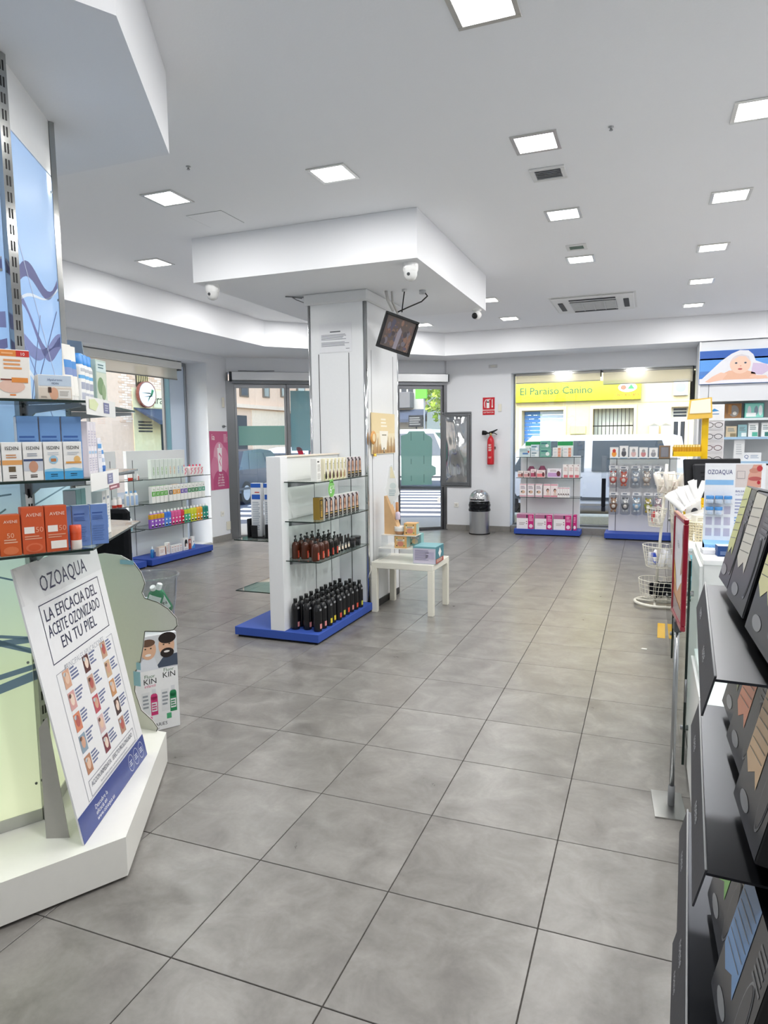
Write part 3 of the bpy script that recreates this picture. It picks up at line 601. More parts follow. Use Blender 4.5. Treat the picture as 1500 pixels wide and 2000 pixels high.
# ================================================================== product kinds
def bottle(name, secs, n, col, cb=None, mat='gloss', capname='cap', capsecs=None, capcol='#111', extra=None, capmat='gloss'):
    mb = MB(mat); mb.loft(secs, n, col, cb)
    parts = []
    if capsecs:
        c = MB(capmat); c.loft(capsecs, 12, capcol)
        if extra: extra(c)
        parts.append((capname, c.mesh(capname)))
    return (name, mb.mesh(name), parts)
def pumphead(z, r, col, L=.028):
    def ex(c):
        c.lathe([(.004, z), (.004, z+.02)], 8, col); c.loft([(z+.02, .008, .008, 2), (z+.026, .009, .009, 2), (z+.03, .006, .006, 2)], 10, col)
        c.tube([(0, 0, z+.026), (-L*.8, -.0, z+.027), (-L, -.0, z+.021)], .0035, 6, col)
    return ex
def labelcb(z0, z1, amax, cols):
    """cols: list of (zfrac0, zfrac1, a0, a1, colour) in the label window"""
    def cb(a, z):
        if not (z0 <= z <= z1): return None
        f = (z-z0)/(z1-z0)
        for (f0, f1, a0, a1, c) in cols:
            if f0 <= f <= f1 and a0 <= a <= a1: return c
        return None
    return cb
def smoothsecs(pts, p=2, ry=1): return [(z, r, r*ry, p) for r, z in pts]
def shampoo(col_flower):
    prof = [(.030, 0), (.032, .004)]+[(.032, .01+.0125*k) for k in range(13)]+[(.030, .175), (.025, .192), (.017, .203), (.0135, .208)]
    cb = labelcb(.02, .18, 1.2, [(.0, .28, -.5, .45, col_flower), (.30, .36, -.3, .5, '#8b8d90'), (.42, .9, .05, .3, '#54565a'), (.42, .85, -.3, -.1, '#3c3d41'), (.92, 1, -.6, .6, '#8f9092')])
    return bottle('shampoo_bottle', smoothsecs(prof), 20, '#121317', cb, 'gloss', 'cap', [(.206, .0155, .0155, 2), (.236, .0155, .0155, 2), (.238, .0135, .0135, 2)], '#0c0c0e')
SH = {k: shampoo(c) for k, c in (('pink', '#d98d8d'), ('yellow', '#e6cf3e'), ('coral', '#e2573f'), ('lime', '#c9c64a'))}
def pump(col, lab, dark=False):
    prof = [(.028, 0), (.030, .004)]+[(.030, .01+.009*k) for k in range(10)]+[(.029, .105), (.023, .122), (.014, .130), (.012, .133)]
    cb = labelcb(.012, .075, 1.2, [(.0, .8, -.75, -.05, lab), (.0, .55, -.05, .3, '#efe9da'), (.3, .95, .1, 1.0, '#2c2f33'), (0, .3, .3, 1.0, '#c7c7b8')])
    return bottle('pump_bottle', smoothsecs(prof), 20, col, cb, 'gloss', 'pump', [(.132, .013, .013, 2), (.148, .013, .013, 2), (.150, .008, .008, 2)], '#101012', pumphead(.15, 0, '#101012', .034))
PB = pump('#4a2212', '#cf4f3a'); PK = pump('#191512', '#b8392a')
def tubekind(name, w, h, col, stripes, capcol=None, mat='paper', d=None):
    d = d or w*.55
    secs = [(.018+(h-.018)*f, w/2*(1+.04*f), max(d/2*(1-f**1.3), .0012), 2.4-.3*f) for f in [0, .12, .25, .4, .55, .7, .82, .92, .975, 1]]
    def cb(a, z):
        f = z/h
        for f0, f1, c in stripes:
            if f0 <= f <= f1 and abs(a) < 1.05: return c
    return bottle(name, secs, 20, col, cb, mat, 'cap', [(0, w*.46, d*.46, 2.3), (.018, w*.47, d*.47, 2.3)], capcol or col)
BT = tubekind('cream_tube', .036, .125, '#141416', [(.1, .36, '#e3d6c2'), (.18, .27, '#cf4a35'), (.4, .44, '#8a8a88'), (.5, .53, '#77777a')], '#0e0e10')
JAR = (lambda m_: ('cream_jar', m_[0], [('lid', m_[1])]))((lambda a, b_: (a.mesh('cream_jar'), b_.mesh('lid')))(
    (lambda q: (q.lathe([(.040, 0), (.043, .003), (.043, .055), (.041, .058)], 24, '#17181b', lambda a, z: '#3f4147' if (.012 < z < .05 and abs(a) < .5) else None), q)[1])(MB('gloss')),
    (lambda q: (q.lathe([(.0445, .058), (.0445, .078), (.042, .081)], 24, '#0d0d10'), q)[1])(MB('gloss'))))
# hair colour cartons
def dye_draw(spoon):
    def dr(mb, F, w, h):
        mb.rect(F, -w/2+.002, .002, w/2-.002, h-.002, '#e9e2c4'); mb.rect(F, -w*.17, h*.38, w*.20, h-.004, W, 2)
        mb.rect(F, -w*.48, .002, -w*.32, h*.3, '#b8bd72', 2); mb.rect(F, w*.28, h*.5, w*.45, h*.9, '#a9a04c', 2)
        mb.poly(F, [(-w*.28, h*.16), (-w*.2, h*.30), (0, h*.50), (w*.2, h*.30), (w*.28, h*.16), (w*.15, h*.06), (-w*.15, h*.06)], spoon, 3); mb.rect(F, -w*.035, h*.45, w*.035, h*.72, spoon, 3); mb.ell(F, 0, h*.76, w*.09, h*.03, '#2e2c2a', 3, 10)
    return dr
def woman_draw(hair, skin='#dcae90', band='#2a2622'):
    def dr(mb, F, w, h):
        mb.rect(F, -w/2+.001, h*.28, w/2-.001, h-.001, '#cdbfc6'); mb.ell(F, .0, h*.66, w*.40, h*.27, hair, 2); mb.poly(F, [(-w*.42, h*.25), (w*.42, h*.25), (w*.38, h*.7), (-w*.38, h*.7)], hair, 2)
        mb.ell(F, w*.04, h*.68, w*.19, h*.155, skin, 3); mb.poly(F, [(-w*.12, h*.56), (w*.16, h*.56), (w*.3, h*.30), (-w*.25, h*.30)], skin, 3)
        mb.ell(F, .07*w-w*.08, h*.70, w*.03, h*.012, '#4a3a34', 4, 8); mb.ell(F, .07*w+w*.06, h*.70, w*.03, h*.012, '#4a3a34', 4, 8); mb.ell(F, w*.05, h*.615, w*.06, h*.014, '#b05a58', 4, 8)
        mb.rect(F, -w/2+.001, .001, w/2-.001, h*.30, band, 4); mb.rect(F, -w*.36, h*.2, w*.30, h*.25, '#c8a660', 5); mb.rect(F, -w*.36, h*.08, w*.1, h*.11, '#a9a29a', 5)
        mb.rect(F, -w/2+.001, h*.90, -w*.12, h-.001, '#33302e', 4)
    return dr
DYE = [carton('hair_dye_box', .062, .05, .165, '#ece6cc', dye_draw(c), lift=.0006) for c in ('#1c1918', '#4a1f1c', '#3b2420', '#5a3628', '#7a5238', '#b08a66')]
WOM = [carton('hair_colour_box', .062, .055, .165, '#e9e6e4', woman_draw(c), top='#f1efec', lift=.0006) for c in ('#1b1718', '#2a1c18', '#151214', '#3a1c1c', '#4a2a1c', '#211414', '#2e1a22', '#6a4228')]
INFO = carton('information_box', .075, .05, .17, '#efeeea', lambda mb, F, w, h: (mb.rect(F, -w*.3, h*.82, w*.1, h*.88, '#2c2a2a'), mb.bars(F, -w*.3, h*.42, w*.35, h*.74, 5, '#b2b0ab'), mb.bars(F, -w*.3, h*.08, w*.35, h*.34, 5, '#c2c0bb')))
GOLD = carton('hair_oil_box', .062, .055, .17, '#8f742f', lambda mb, F, w, h: (mb.rect(F, -w*.42, h*.08, w*.42, h*.90, '#1a1714'), mb.rect(F, -w*.26, h*.12, w*.26, h*.86, '#b3923f', 2), mb.bars(F, -w*.18, h*.4, w*.18, h*.7, 4, '#3c2f14', 3)), top='#2a251c')
# ================================================================== shelving bay projecting from the column
def slab(mb, poly, z, th=.008):
    mb.mat = 'shelfglass'; n = len(poly); vs_ = [(x, y, z-th) for x, y in poly]+[(x, y, z) for x, y in poly]
    mb.add(vs_, [tuple(range(n))[::-1], tuple(range(n, 2*n))], W); mb.mat = 'gloss'; mb.add(vs_, [(i, (i+1) % n, n+(i+1) % n, n+i) for i in range(n)], '#1f2f2a')
    return mb
rk = thing('display_shelf', 'white shelving bay with blue base and glass shelves in front of the column', 'shelf', (0, 0, 0))
g = MB('paint'); g.box(-2.68, 2.42, 0, -1.99, 3.47, .022, '#15171c'); g.box(-2.70, 2.40, .018, -1.97, 3.47, .082, '#3a58ae', .003); part('base', g, rk)
g = MB('paint'); g.box(-2.378, 2.405, .082, -2.256, 2.51, 1.405, '#f0f1f3', .002); part('end_post', g, rk)
g = MB('paint'); g.box(-2.345, 2.51, .082, -2.285, 3.47, 1.398, '#eef0f0', .002); part('back_panel', g, rk)
g = MB('paint'); g.box(-2.36, 2.51, 1.398, -2.27, 3.47, 1.408, '#efe2d2'); part('top_rail', g, rk)
for y in (2.535, 3.0, 3.30):
    g = MB('paper'); g.box(-2.285, y-.003, .10, -2.283, y+.003, 1.30, '#3a3c40'); part('slot_rail', g, rk)
for z in (1.217, .92, .62):
    part('glass_shelf', slab(MB(), [(-2.284, 2.45), (-1.98, 2.45), (-1.97, 2.47), (-1.97, 3.40), (-2.284, 3.40)], z), rk)
for z, y1 in ((.765, 3.38), (.365, 3.38)):
    part('glass_shelf', slab(MB(), [(-2.70, 2.43), (-2.346, 2.43), (-2.346, y1), (-2.70, y1)], z), rk)
for z in (1.217, .92, .62):
    for y in (2.535, 3.30):
        g = MB('metal'); g.prism([(0, -.008), (.24, -.008), (.24, -.02), (0, -.05)], -.002, .002, '#9c9ea0', FR((-2.283, y, z), (1, 0, 0), (0, 0, 1))); part('bracket', g, rk)
R90 = math.pi/2
put(INFO, (-2.05, 2.575, 1.2175), R90, 'white information carton at the near end of the top shelf', 'box')
for i in range(6): put(DYE[i], (-2.03, 2.655+.067*i, 1.2175), R90, '%s cream hair dye box with a colour drop on the top shelf' % ORD[i], 'box', 'cream hair dye boxes')
for i in range(4): put(WOM[(i*3) % 8], (-2.03, 3.075+.075*i, 1.2175), R90, '%s dark hair colour box with a portrait on the top shelf' % ORD[i], 'box', 'portrait boxes on the top shelf')
put(GOLD, (-2.05, 2.60, .9205), R90, 'black and gold hair oil box on the second shelf', 'box')
for i in range(8): put(WOM[i], (-2.05, 2.685+.0845*i, .9205), R90, '%s portrait hair colour box on the second shelf' % ORD[i], 'box', 'portrait boxes on the second shelf')
# green price tag
t_ = thing('price_tag', 'green round price tag hanging from the top glass shelf', 'price tag', (-1.965, 2.66, 1.15), R90)
F = FR((0, -.0015, 0), (1, 0, 0), (0, 0, 1)); g = MB('paper')
g.prism([(.055*math.cos(a*.2618), .06*math.sin(a*.2618)) for a in range(24)], -.001, .001, '#7cc063', F); g.prism([(-.03, .05), (.03, .05), (.03, .075), (-.03, .075)], -.001, .001, '#7cc063', F); part('disc', g, t_)
g = MB('paper'); g.txt(F, -.018, -.03, '6', .085, W, 4); g.txt(F, .026, .0, ',50', .04, W, 4); part('print', g, t_)
# amber pump bottles, black tubes, jars on the third shelf
pos = [(-2.225, 2.55), (-2.15, 2.56), (-2.03, 2.50), (-2.03, 2.585), (-2.225, 2.64), (-2.14, 2.65), (-2.03, 2.67), (-2.22, 2.73), (-2.13, 2.74), (-2.22, 2.82)]
names = ['amber pump bottle at the back left corner of the third shelf', 'second amber pump bottle from the end post', 'front amber pump bottle at the shelf corner', 'amber pump bottle right of the corner bottle', 'amber pump bottle in the back row behind the pair', 'amber pump bottle in the middle row, centre', 'third amber pump bottle along the front edge', 'amber pump bottle in the back row, fourth along', 'amber pump bottle in the middle row, farthest', 'rearmost amber pump bottle at the back of the third shelf']
for (x, y), lb in zip(pos, names): put(PB, (x, y, .6205), R90+.3, lb, 'bottle', 'amber pump bottles')
for i, (x, y) in enumerate([(-2.03, 2.755), (-2.03, 2.835), (-2.12, 2.825), (-2.21, 2.91), (-2.12, 2.91)]): put(PK, (x, y, .6205), R90+.3, '%s black pump bottle behind the amber bottles' % ORD[i], 'bottle', 'black pump bottles')
for i in range(4): put(BT, (-2.03, 2.915+.062*i, .6205), R90, '%s black cream tube on the third shelf' % ORD[i], 'tube', 'black cream tubes')
for i in range(3): put(BT, (-2.10, 2.985+.055*i, .6205), R90, '%s black cream tube in the rear row' % ORD[i], 'tube', 'black cream tubes')
put(JAR, (-2.05, 3.19, .6205), R90, 'nearer black cream jar on the third shelf', 'jar', 'black jars'); put(JAR, (-2.05, 3.30, .6205), R90, 'farther black cream jar by the column', 'jar', 'black jars')
# black shampoo bottles on the base
rows = [(-2.022, 'front', ['pink', 'pink', 'yellow', 'yellow', 'coral', 'lime', 'coral', 'pink', 'coral', 'lime']), (-2.115, 'middle', ['pink', 'pink', 'yellow', 'yellow', 'coral', 'coral', 'lime', 'coral', 'lime', 'pink']), (-2.208, 'back', ['pink', 'pink', 'yellow', 'coral', 'lime', 'coral', 'pink', 'lime', 'coral', 'pink'])]
for x, rn_, ks in rows:
    for i, k in enumerate(ks): put(SH[k], (x+random.uniform(-.006, .006), 2.495+.088*i+(.02 if rn_ == 'middle' else 0), .0825), R90-.1, '%s black shampoo bottle of the %s row on the blue base' % (ORD[i], rn_), 'bottle', 'black shampoo bottles')
# parcels in a black holder on the far side shelf
t_ = thing('leaflet_holder', 'black holder on the left glass shelf of the bay', 'holder', (-2.55, 2.62, .766))
g = MB('paint'); g.box(-.09, -.09, 0, .16, .09, .006, '#17181c')
for q in ((-.09, -.09, -.084, .09), (.154, -.09, .16, .09), (-.09, .084, .16, .09)): g.box(q[0], q[1], 0, q[2], q[3], .15, '#17181c')
g.prism([(-.09, 0), (-.05, 0), (-.06, .10), (.0, .10), (.0, 0), (.07, 0), (.07, .11), (.16, .11), (.16, .0), (-.09, 0)][:9], 0, .006, '#17181c', FR((0, -.084, 0), (1, 0, 0), (0, 0, 1))); part('tray', g, t_)
LPK = carton('compression_stocking_pack', .085, .05, .42, '#eef0f3', lambda mb, F, w, h: (mb.rect(F, -w/2+.001, h*.92, w/2-.001, h-.001, '#2f62c0'), mb.rect(F, -w*.4, h*.70, w*.42, h*.79, '#2f62c0'), mb.rect(F, -w*.1, h*.82, w*.35, h*.84, '#c8504a'), mb.bars(F, -w*.36, h*.12, w*.38, h*.66, 16, '#aeb7c4')))
put(LPK, (-2.585, 2.60, .773), .15, 'left tall white and blue stocking pack in the black holder', 'pack', 'stocking packs'); put(LPK, (-2.475, 2.61, .773), .1, 'right tall white and blue stocking pack in the black holder', 'pack', 'stocking packs')
# ---------------------------------------------------------------- on the column
g = MB('gloss'); F = FR((0, 0, 0), (1, 0, 0), (0, 0, 1)); g.box(-.155, -.002, -.125, .155, 0, .125, '#e9eaee'); F = FR((0, -.002, 0), (1, 0, 0), (0, 0, 1))
g.rect(F, -.05, .045, .05, .055, '#5c5f66'); g.bars(F, -.135, -.02, .135, .03, 5, '#8b8e96'); g.bars(F, -.135, -.075, .135, -.035, 4, '#8b8e96'); g.rect(F, .1, -.10, .135, -.095, '#8b8e96')
single('notice_sheet', g, 'laminated notice sheet taped high on the front of the column', 'notice', (-2.29, 3.474, 2.41))
# gilded autumn poster on the right face
t_ = thing('perfume_poster', 'golden skyline poster on the right face of the column', 'poster', (-1.992, 3.83, 1.58), R90)
g = MB('gloss'); g.box(-.29, -.006, -.185, .29, 0, .18, '#e9d3a6'); F = FR((0, -.006, 0), (1, 0, 0), (0, 0, 1))
g.rect(F, -.285, .0, .285, .175, '#e8d2a4'); g.rect(F, -.285, -.12, .285, .0, '#ecdcb8', 1)
for i in range(26): x = -.28+i*.0222; h = .03+.11*abs(math.sin(i*2.3)); g.poly(F, [(x, -.18), (x+.021, -.18), (x+.016, -.18+h), (x+.006, -.18+h*1.15)], ['#b98a4c', '#8a6136', '#d2a668', '#a8773f'][i % 4], 2)
g.poly(F, [(-.11, .02), (.11, .02), (.06, -.15), (-.06, -.15)], '#f4efe2', 3); g.bars(F, -.07, .05, .09, .14, 3, '#f6eedc', 2); g.rect(F, -.05, -.02, .06, -.012, '#4a3a2a', 4); g.ell(F, 0, -.155, .02, .026, '#2a221a', 4, 14); g.ell(F, 0, -.155, .011, .016, '#e9d3a6', 5, 12)
part('board', g, t_)
g = MB('gloss'); g.lathe([(.0, -.006), (.055, -.006), (.06, .0), (.055, .006), (.0, .006)], 20, '#d99a4e', cap=False); F = FR((0, 0, .006), (1, 0, 0), (0, 1, 0)); g.ell(F, 0, 0, .035, .035, '#f2d9a8'); o = single('wobbler_sign', g, 'small golden round wobbler sign beside the golden poster', 'sign', (-1.955, 3.50, 1.54), (0, math.pi/2, 0))
for dy, lb in ((-.25, 'left tiny gold bell hanging under the golden poster'), (-.225, 'right tiny gold bell hanging under the golden poster')):
    g = MB('metal'); g.lathe([(.012, -.03), (.009, -.012), (.004, -.004), (.001, 0)], 10, '#c9a34a'); single('bell_charm', g, lb, 'charm', (-1.98, 3.83+dy, 1.405), 0, 'bell charms')
# monitor hanging askew
t_ = thing('monitor', 'small black framed monitor hanging askew from the soffit beside the column', 'monitor')
t_.matrix_world = Matrix.Translation((-1.73, 3.55, 2.425)) @ Matrix.Rotation(math.radians(40), 4, 'Z') @ Matrix.Rotation(math.radians(-14), 4, 'X') @ Matrix.Rotation(math.radians(-17), 4, Vector((0, -1, 0)).normalized()) @ Matrix.Rotation(math.radians(0), 4, 'Y')
t_.matrix_world = Matrix.Translation((-1.745, 3.56, 2.415)) @ Matrix.Rotation(math.radians(44), 4, 'Z') @ Matrix.Rotation(math.radians(12), 4, 'X') @ Matrix.Rotation(math.radians(14.5), 4, 'Y')
MW, MH = .160, .152
g = MB('gloss')
for q in ((-MW, -MH, MW, -MH+.026), (-MW, MH-.022, MW, MH), (-MW, -MH+.02, -MW+.022, MH-.02), (MW-.022, -MH+.02, MW, MH-.02)): g.box(q[0], -.022, q[1], q[2], .012, q[3], '#141518', .004)
g.box(-MW+.02, -.008, -MH+.02, MW-.02, .02, MH-.02, '#101114'); part('bezel', g, t_)
g = MB('paint'); g.box(-MW+.04, .012, -MH+.04, MW-.04, .05, MH-.04, '#1b1c20', .01); part('back_cover', g, t_)
g = MB('gloss'); F = FR((0, -.0085, 0), (1, 0, 0), (0, 0, 1)); g.rect(F, -MW+.022, -MH+.026, MW-.022, MH-.022, '#5e524e'); rn = random.Random(4)
for i in range(60):
    x, y = rn.uniform(-.115, .115), rn.uniform(-.1, .1); a = rn.uniform(.008, .02); g.ell(F, x, y, a, a*rn.uniform(.6, 2.2), rn.choice(['#6b5650', '#7a6254', '#565260', '#4a4346', '#6f6a72', '#86685a', '#5a5260']), 2+i*.01, 8)
g.poly(F, [(-.015, -.14), (.02, -.14), (.03, .03), (.005, .06), (-.01, .02)], '#8d8690', 3.5); part('screen_picture', g, t_)
# bracket, cables and sockets on the soffit
t_ = thing('monitor_bracket', 'white ceiling bracket carrying the askew monitor', 'bracket', (0, 0, 0))
g = MB('paint'); g.tube([(-1.87, 3.62, 2.796), (-1.85, 3.61, 2.72), (-1.79, 3.58, 2.62)], .014, 8, '#d6d4d0'); part('arm', g, t_)
g = MB('paint'); g.tube([(-1.83, 3.66, 2.796), (-1.82, 3.65, 2.70), (-1.76, 3.61, 2.60)], .010, 8, '#cfccc7'); part('arm', g, t_)
g = MB('paint'); g.tube([(-1.70, 3.62, 2.796), (-1.70, 3.62, 2.776)], .022, 12, '#dcdcdc'); g.tube([(-1.70, 3.62, 2.78), (-1.705, 3.60, 2.7), (-1.71, 3.58, 2.60)], .005, 6, '#1a1a1c'); single('monitor_cable', g, 'straight black cable from the soffit to the monitor', 'cable')
g = MB('paint'); g.tube([(-1.57, 3.72, 2.796), (-1.57, 3.72, 2.765)], .03, 12, '#cfd1d3'); g.tube([(-1.55, 3.72, 2.775), (-1.52, 3.70, 2.74), (-1.56, 3.66, 2.69), (-1.66, 3.60, 2.64), (-1.74, 3.56, 2.60)], .006, 6, '#2a2a2c'); single('power_cable', g, 'curved black cable with ceiling plug above the monitor', 'cable')
g = MB('metal'); g.tube([(-2.62, 3.50, 2.775), (-2.70, 3.46, 2.785), (-2.66, 3.47, 2.76), (-2.60, 3.49, 2.735), (-2.575, 3.49, 2.77)], .005, 6, '#8f9092'); g.tube([(-2.76, 3.45, 2.792), (-2.60, 3.49, 2.78)], .006, 6, '#9a9b9d'); single('wire_coil', g, 'coil of loose wire at the top left of the column', 'cable')
# security cameras
def dome(loc, rot, lb, kind=0):
    t_ = thing('security_camera', lb, 'camera', loc, rot, 'ceiling security cameras')
    if kind == 0:
        g = MB('gloss'); g.lathe([(.055, 0), (.058, -.012), (.056, -.05), (.05, -.065)], 24, '#f1f1f0'); part('housing', g, t_)
        g = MB('gloss'); g.lathe([(.05, -.062), (.048, -.09), (.035, -.115), (.015, -.126), (.001, -.128)], 24, '#e4e4e3'); part('dome', g, t_)
        g = MB('paint'); g.lathe([(.012, 0), (.012, .006)], 10, '#55585b'); part('lens', g, t_, (.0, -.045, -.085), (math.pi/2+.5, 0, 0))
    else:
        g = MB('gloss'); g.lathe([(.045, 0), (.047, -.012), (.03, -.02)], 20, '#ececeb'); part('base', g, t_)
        g = MB('gloss'); g.lathe([(.001, -.045), (.025, -.038), (.042, -.018), (.048, 0), (.042, .018), (.025, .038), (.001, .045)], 20, '#ececeb', cap=False); part('ball', g, t_, (0, 0, -.055))
        g = MB('gloss'); g.lathe([(.03, 0), (.028, .012), (.0, .013)], 18, '#141518', cap=False); part('lens', g, t_, (-.012, -.035, -.066), (math.pi/2+.35, 0, -.35))
dome((-3.07, 2.80, ZS), 0, 'white dome camera under the left corner of the soffit box')
dome((-1.37, 2.82, ZS), 0, 'white dome camera under the near corner of the soffit box')
dome((-1.345, 4.77, ZS), 0, 'small ball camera with dark lens under the right corner of the soffit box', 1)
# ---------------------------------------------------------------- side table beside the column
t_ = thing('side_table', 'low square white side table beside the column', 'table', (-1.69, 3.71, 0))
g = MB('gloss'); g.box(-.285, -.25, .395, .285, .25, .45, '#f1eee2', .003); part('tabletop', g, t_)
for x in (-1, 1):
    for y in (-1, 1):
        g = MB('gloss'); a_ = x*.26; b_ = y*.225; g.box(a_-.025, b_-.025, 0, a_+.025, b_+.025, .395, '#efecdf', .002); part('leg', g, t_)
def riser(lb, x0, x1, y0, y1, z0, z1):
    t_ = thing('acrylic_riser', lb, 'riser', (0, 0, 0), 0, 'acrylic risers')
    g = MB('gloss'); g.box(x0, y0, z1-.006, x1, y1, z1, '#f4f2ec', .001); part('top', g, t_)
    for x in (x0, x1-.003):
        g = MB('clear'); g.box(x, y0, z0, x+.003, y1, z1-.006, W); part('side', g, t_)
riser('lower clear acrylic riser standing on the white table', -1.94, -1.60, 3.55, 3.86, .451, .565)
riser('upper clear acrylic riser standing on the lower riser', -1.92, -1.60, 3.57, 3.73, .566, .68)
def candle_draw(c1, c2):
    def dr(mb, F, w, h): mb.rect(F, -w*.42, h*.05, w*.42, h*.95, c1); mb.ell(F, 0, h*.36, w*.26, h*.22, c2, 2); mb.rect(F, -w*.33, h*.58, w*.33, h*.74, '#efe6d6', 2); mb.bars(F, -w*.26, h*.6, w*.26, h*.72, 2, '#6d5a4c', 3); mb.ell(F, -w*.3, h*.82, w*.07, h*.06, '#7f9a58', 3, 8); mb.ell(F, w*.3, h*.2, w*.07, h*.06, '#7f9a58', 3, 8); mb.ell(F, w*.28, h*.84, w*.05, h*.05, '#5a4a38', 3, 8); mb.ell(F, -w*.3, h*.2, w*.06, h*.06, '#5a4a38', 3, 8)
    return dr
CB1 = carton('candle_box', .112, .10, .107, '#dfae70', candle_draw('#e2b87c', '#d88f78'), side=lambda mb, F, w, h: mb.rect(F, -w*.44, h*.05, w*.44, h*.95, '#a9c2b8'))
CB2 = carton('candle_box', .112, .10, .107, '#7fb2b2', candle_draw('#86b8b6', '#e6cfa2'), side=lambda mb, F, w, h: mb.rect(F, -w*.44, h*.05, w*.44, h*.95, '#8fc0c0'))
put(CB1, (-1.658, 3.64, .6805), .05, 'orange scented candle box on the upper riser', 'box', 'scented candle boxes'); put(CB1, (-1.74, 3.625, .5655), .0, 'orange scented candle box on the lower riser', 'box', 'scented candle boxes'); put(CB2, (-1.665, 3.795, .5655), .05, 'teal scented candle box behind the orange candle box', 'box', 'scented candle boxes')
GB = carton('gift_set_box', .205, .24, .15, '#6fa5ae', lambda mb, F, w, h: (mb.rect(F, -w*.49, .002, w*.49, h*.9, '#c9c4d6'), mb.bars(F, -w*.42, h*.2, w*.2, h*.82, 9, '#8f8aa6', 2), mb.rect(F, w*.06, h*.3, w*.42, h*.7, '#b6b0c8', 2)), top='#79aab2', side=lambda mb, F, w, h: (mb.rect(F, -w*.49, h*.02, w*.49, h*.3, '#b0574e', 1), mb.rect(F, -w*.49, h*.28, w*.49, h*.97, '#4f8794', 2), mb.poly(F, [(0, h*.3), (w*.2, h*.6), (0, h*.9), (-w*.2, h*.6)], '#f1f0ee', 3), mb.bars(F, -w*.4, h*.08, w*.4, h*.26, 3, '#e4d2c0', 3)))
put(GB, (-1.495, 3.62, .4505), .0, 'large teal gift set box on the white table', 'box')
# wooden diffuser display with paper cone above
t_ = thing('aroma_display', 'wooden wedge display with a pale card pennant on the upper riser', 'display', (-1.82, 3.67, .6805), 0)
g = MB('wood'); g.prism([(-.09, 0), (.06, 0), (-.075, .34), (-.09, .34)], -.045, .045, '#d9b285', FR((0, 0, 0), (1, 0, 0), (0, 0, 1))); part('wedge', g, t_)
g = MB('paper'); g.prism([(-.03, .26), (.05, .36), (.03, .44), (-.02, .62), (-.045, .60), (-.075, .42), (-.09, .40)], -.003, .003, '#eef0ee', FR((0, -.02, 0), (1, 0, 0), (0, 0, 1))); F = FR((0, -.0235, 0), (1, 0, 0), (0, 0, 1)); g.ell(F, -.012, .43, .03, .028, '#d8e2e0'); g.bars(F, -.05, .34, .02, .40, 4, '#b5c8cc', 2); g.poly(F, [(-.04, .5), (.01, .5), (-.02, .6), (-.035, .6)], '#efe6c4', 2); part('card', g, t_)
g = MB('wood'); g.lathe([(.012, .18), (.014, .2), (.014, .28), (.008, .285)], 12, '#c58f62', cx=.02, cy=-.01); g.lathe([(.02, .13), (.022, .135), (.022, .19), (.012, .2)], 14, '#d7cadb', cx=.03, cy=-.02); part('tester_bottle', g, t_)
t_ = thing('ceramic_candle', 'white and terracotta ceramic bowl candle on the upper riser', 'candle', (-1.768, 3.64, .6805))
g = MB('gloss'); g.lathe([(.03, 0), (.043, .012), (.048, .03)], 22, '#c1906a'); part('foot', g, t_)
g = MB('gloss'); g.lathe([(.048, .03), (.05, .05), (.049, .072), (.045, .074), (.044, .06), (.0, .058)], 22, '#f1eee8', cap=False); part('bowl', g, t_)
g = MB('paint'); g.tube([(-2.0, 3.46, .30), (-1.99, 3.44, .33), (-1.97, 3.44, .38), (-1.975, 3.45, .42)], .004, 6, '#e9e6de'); single('lead_wire', g, 'thin white cord running from the shelf base to the table', 'cable')
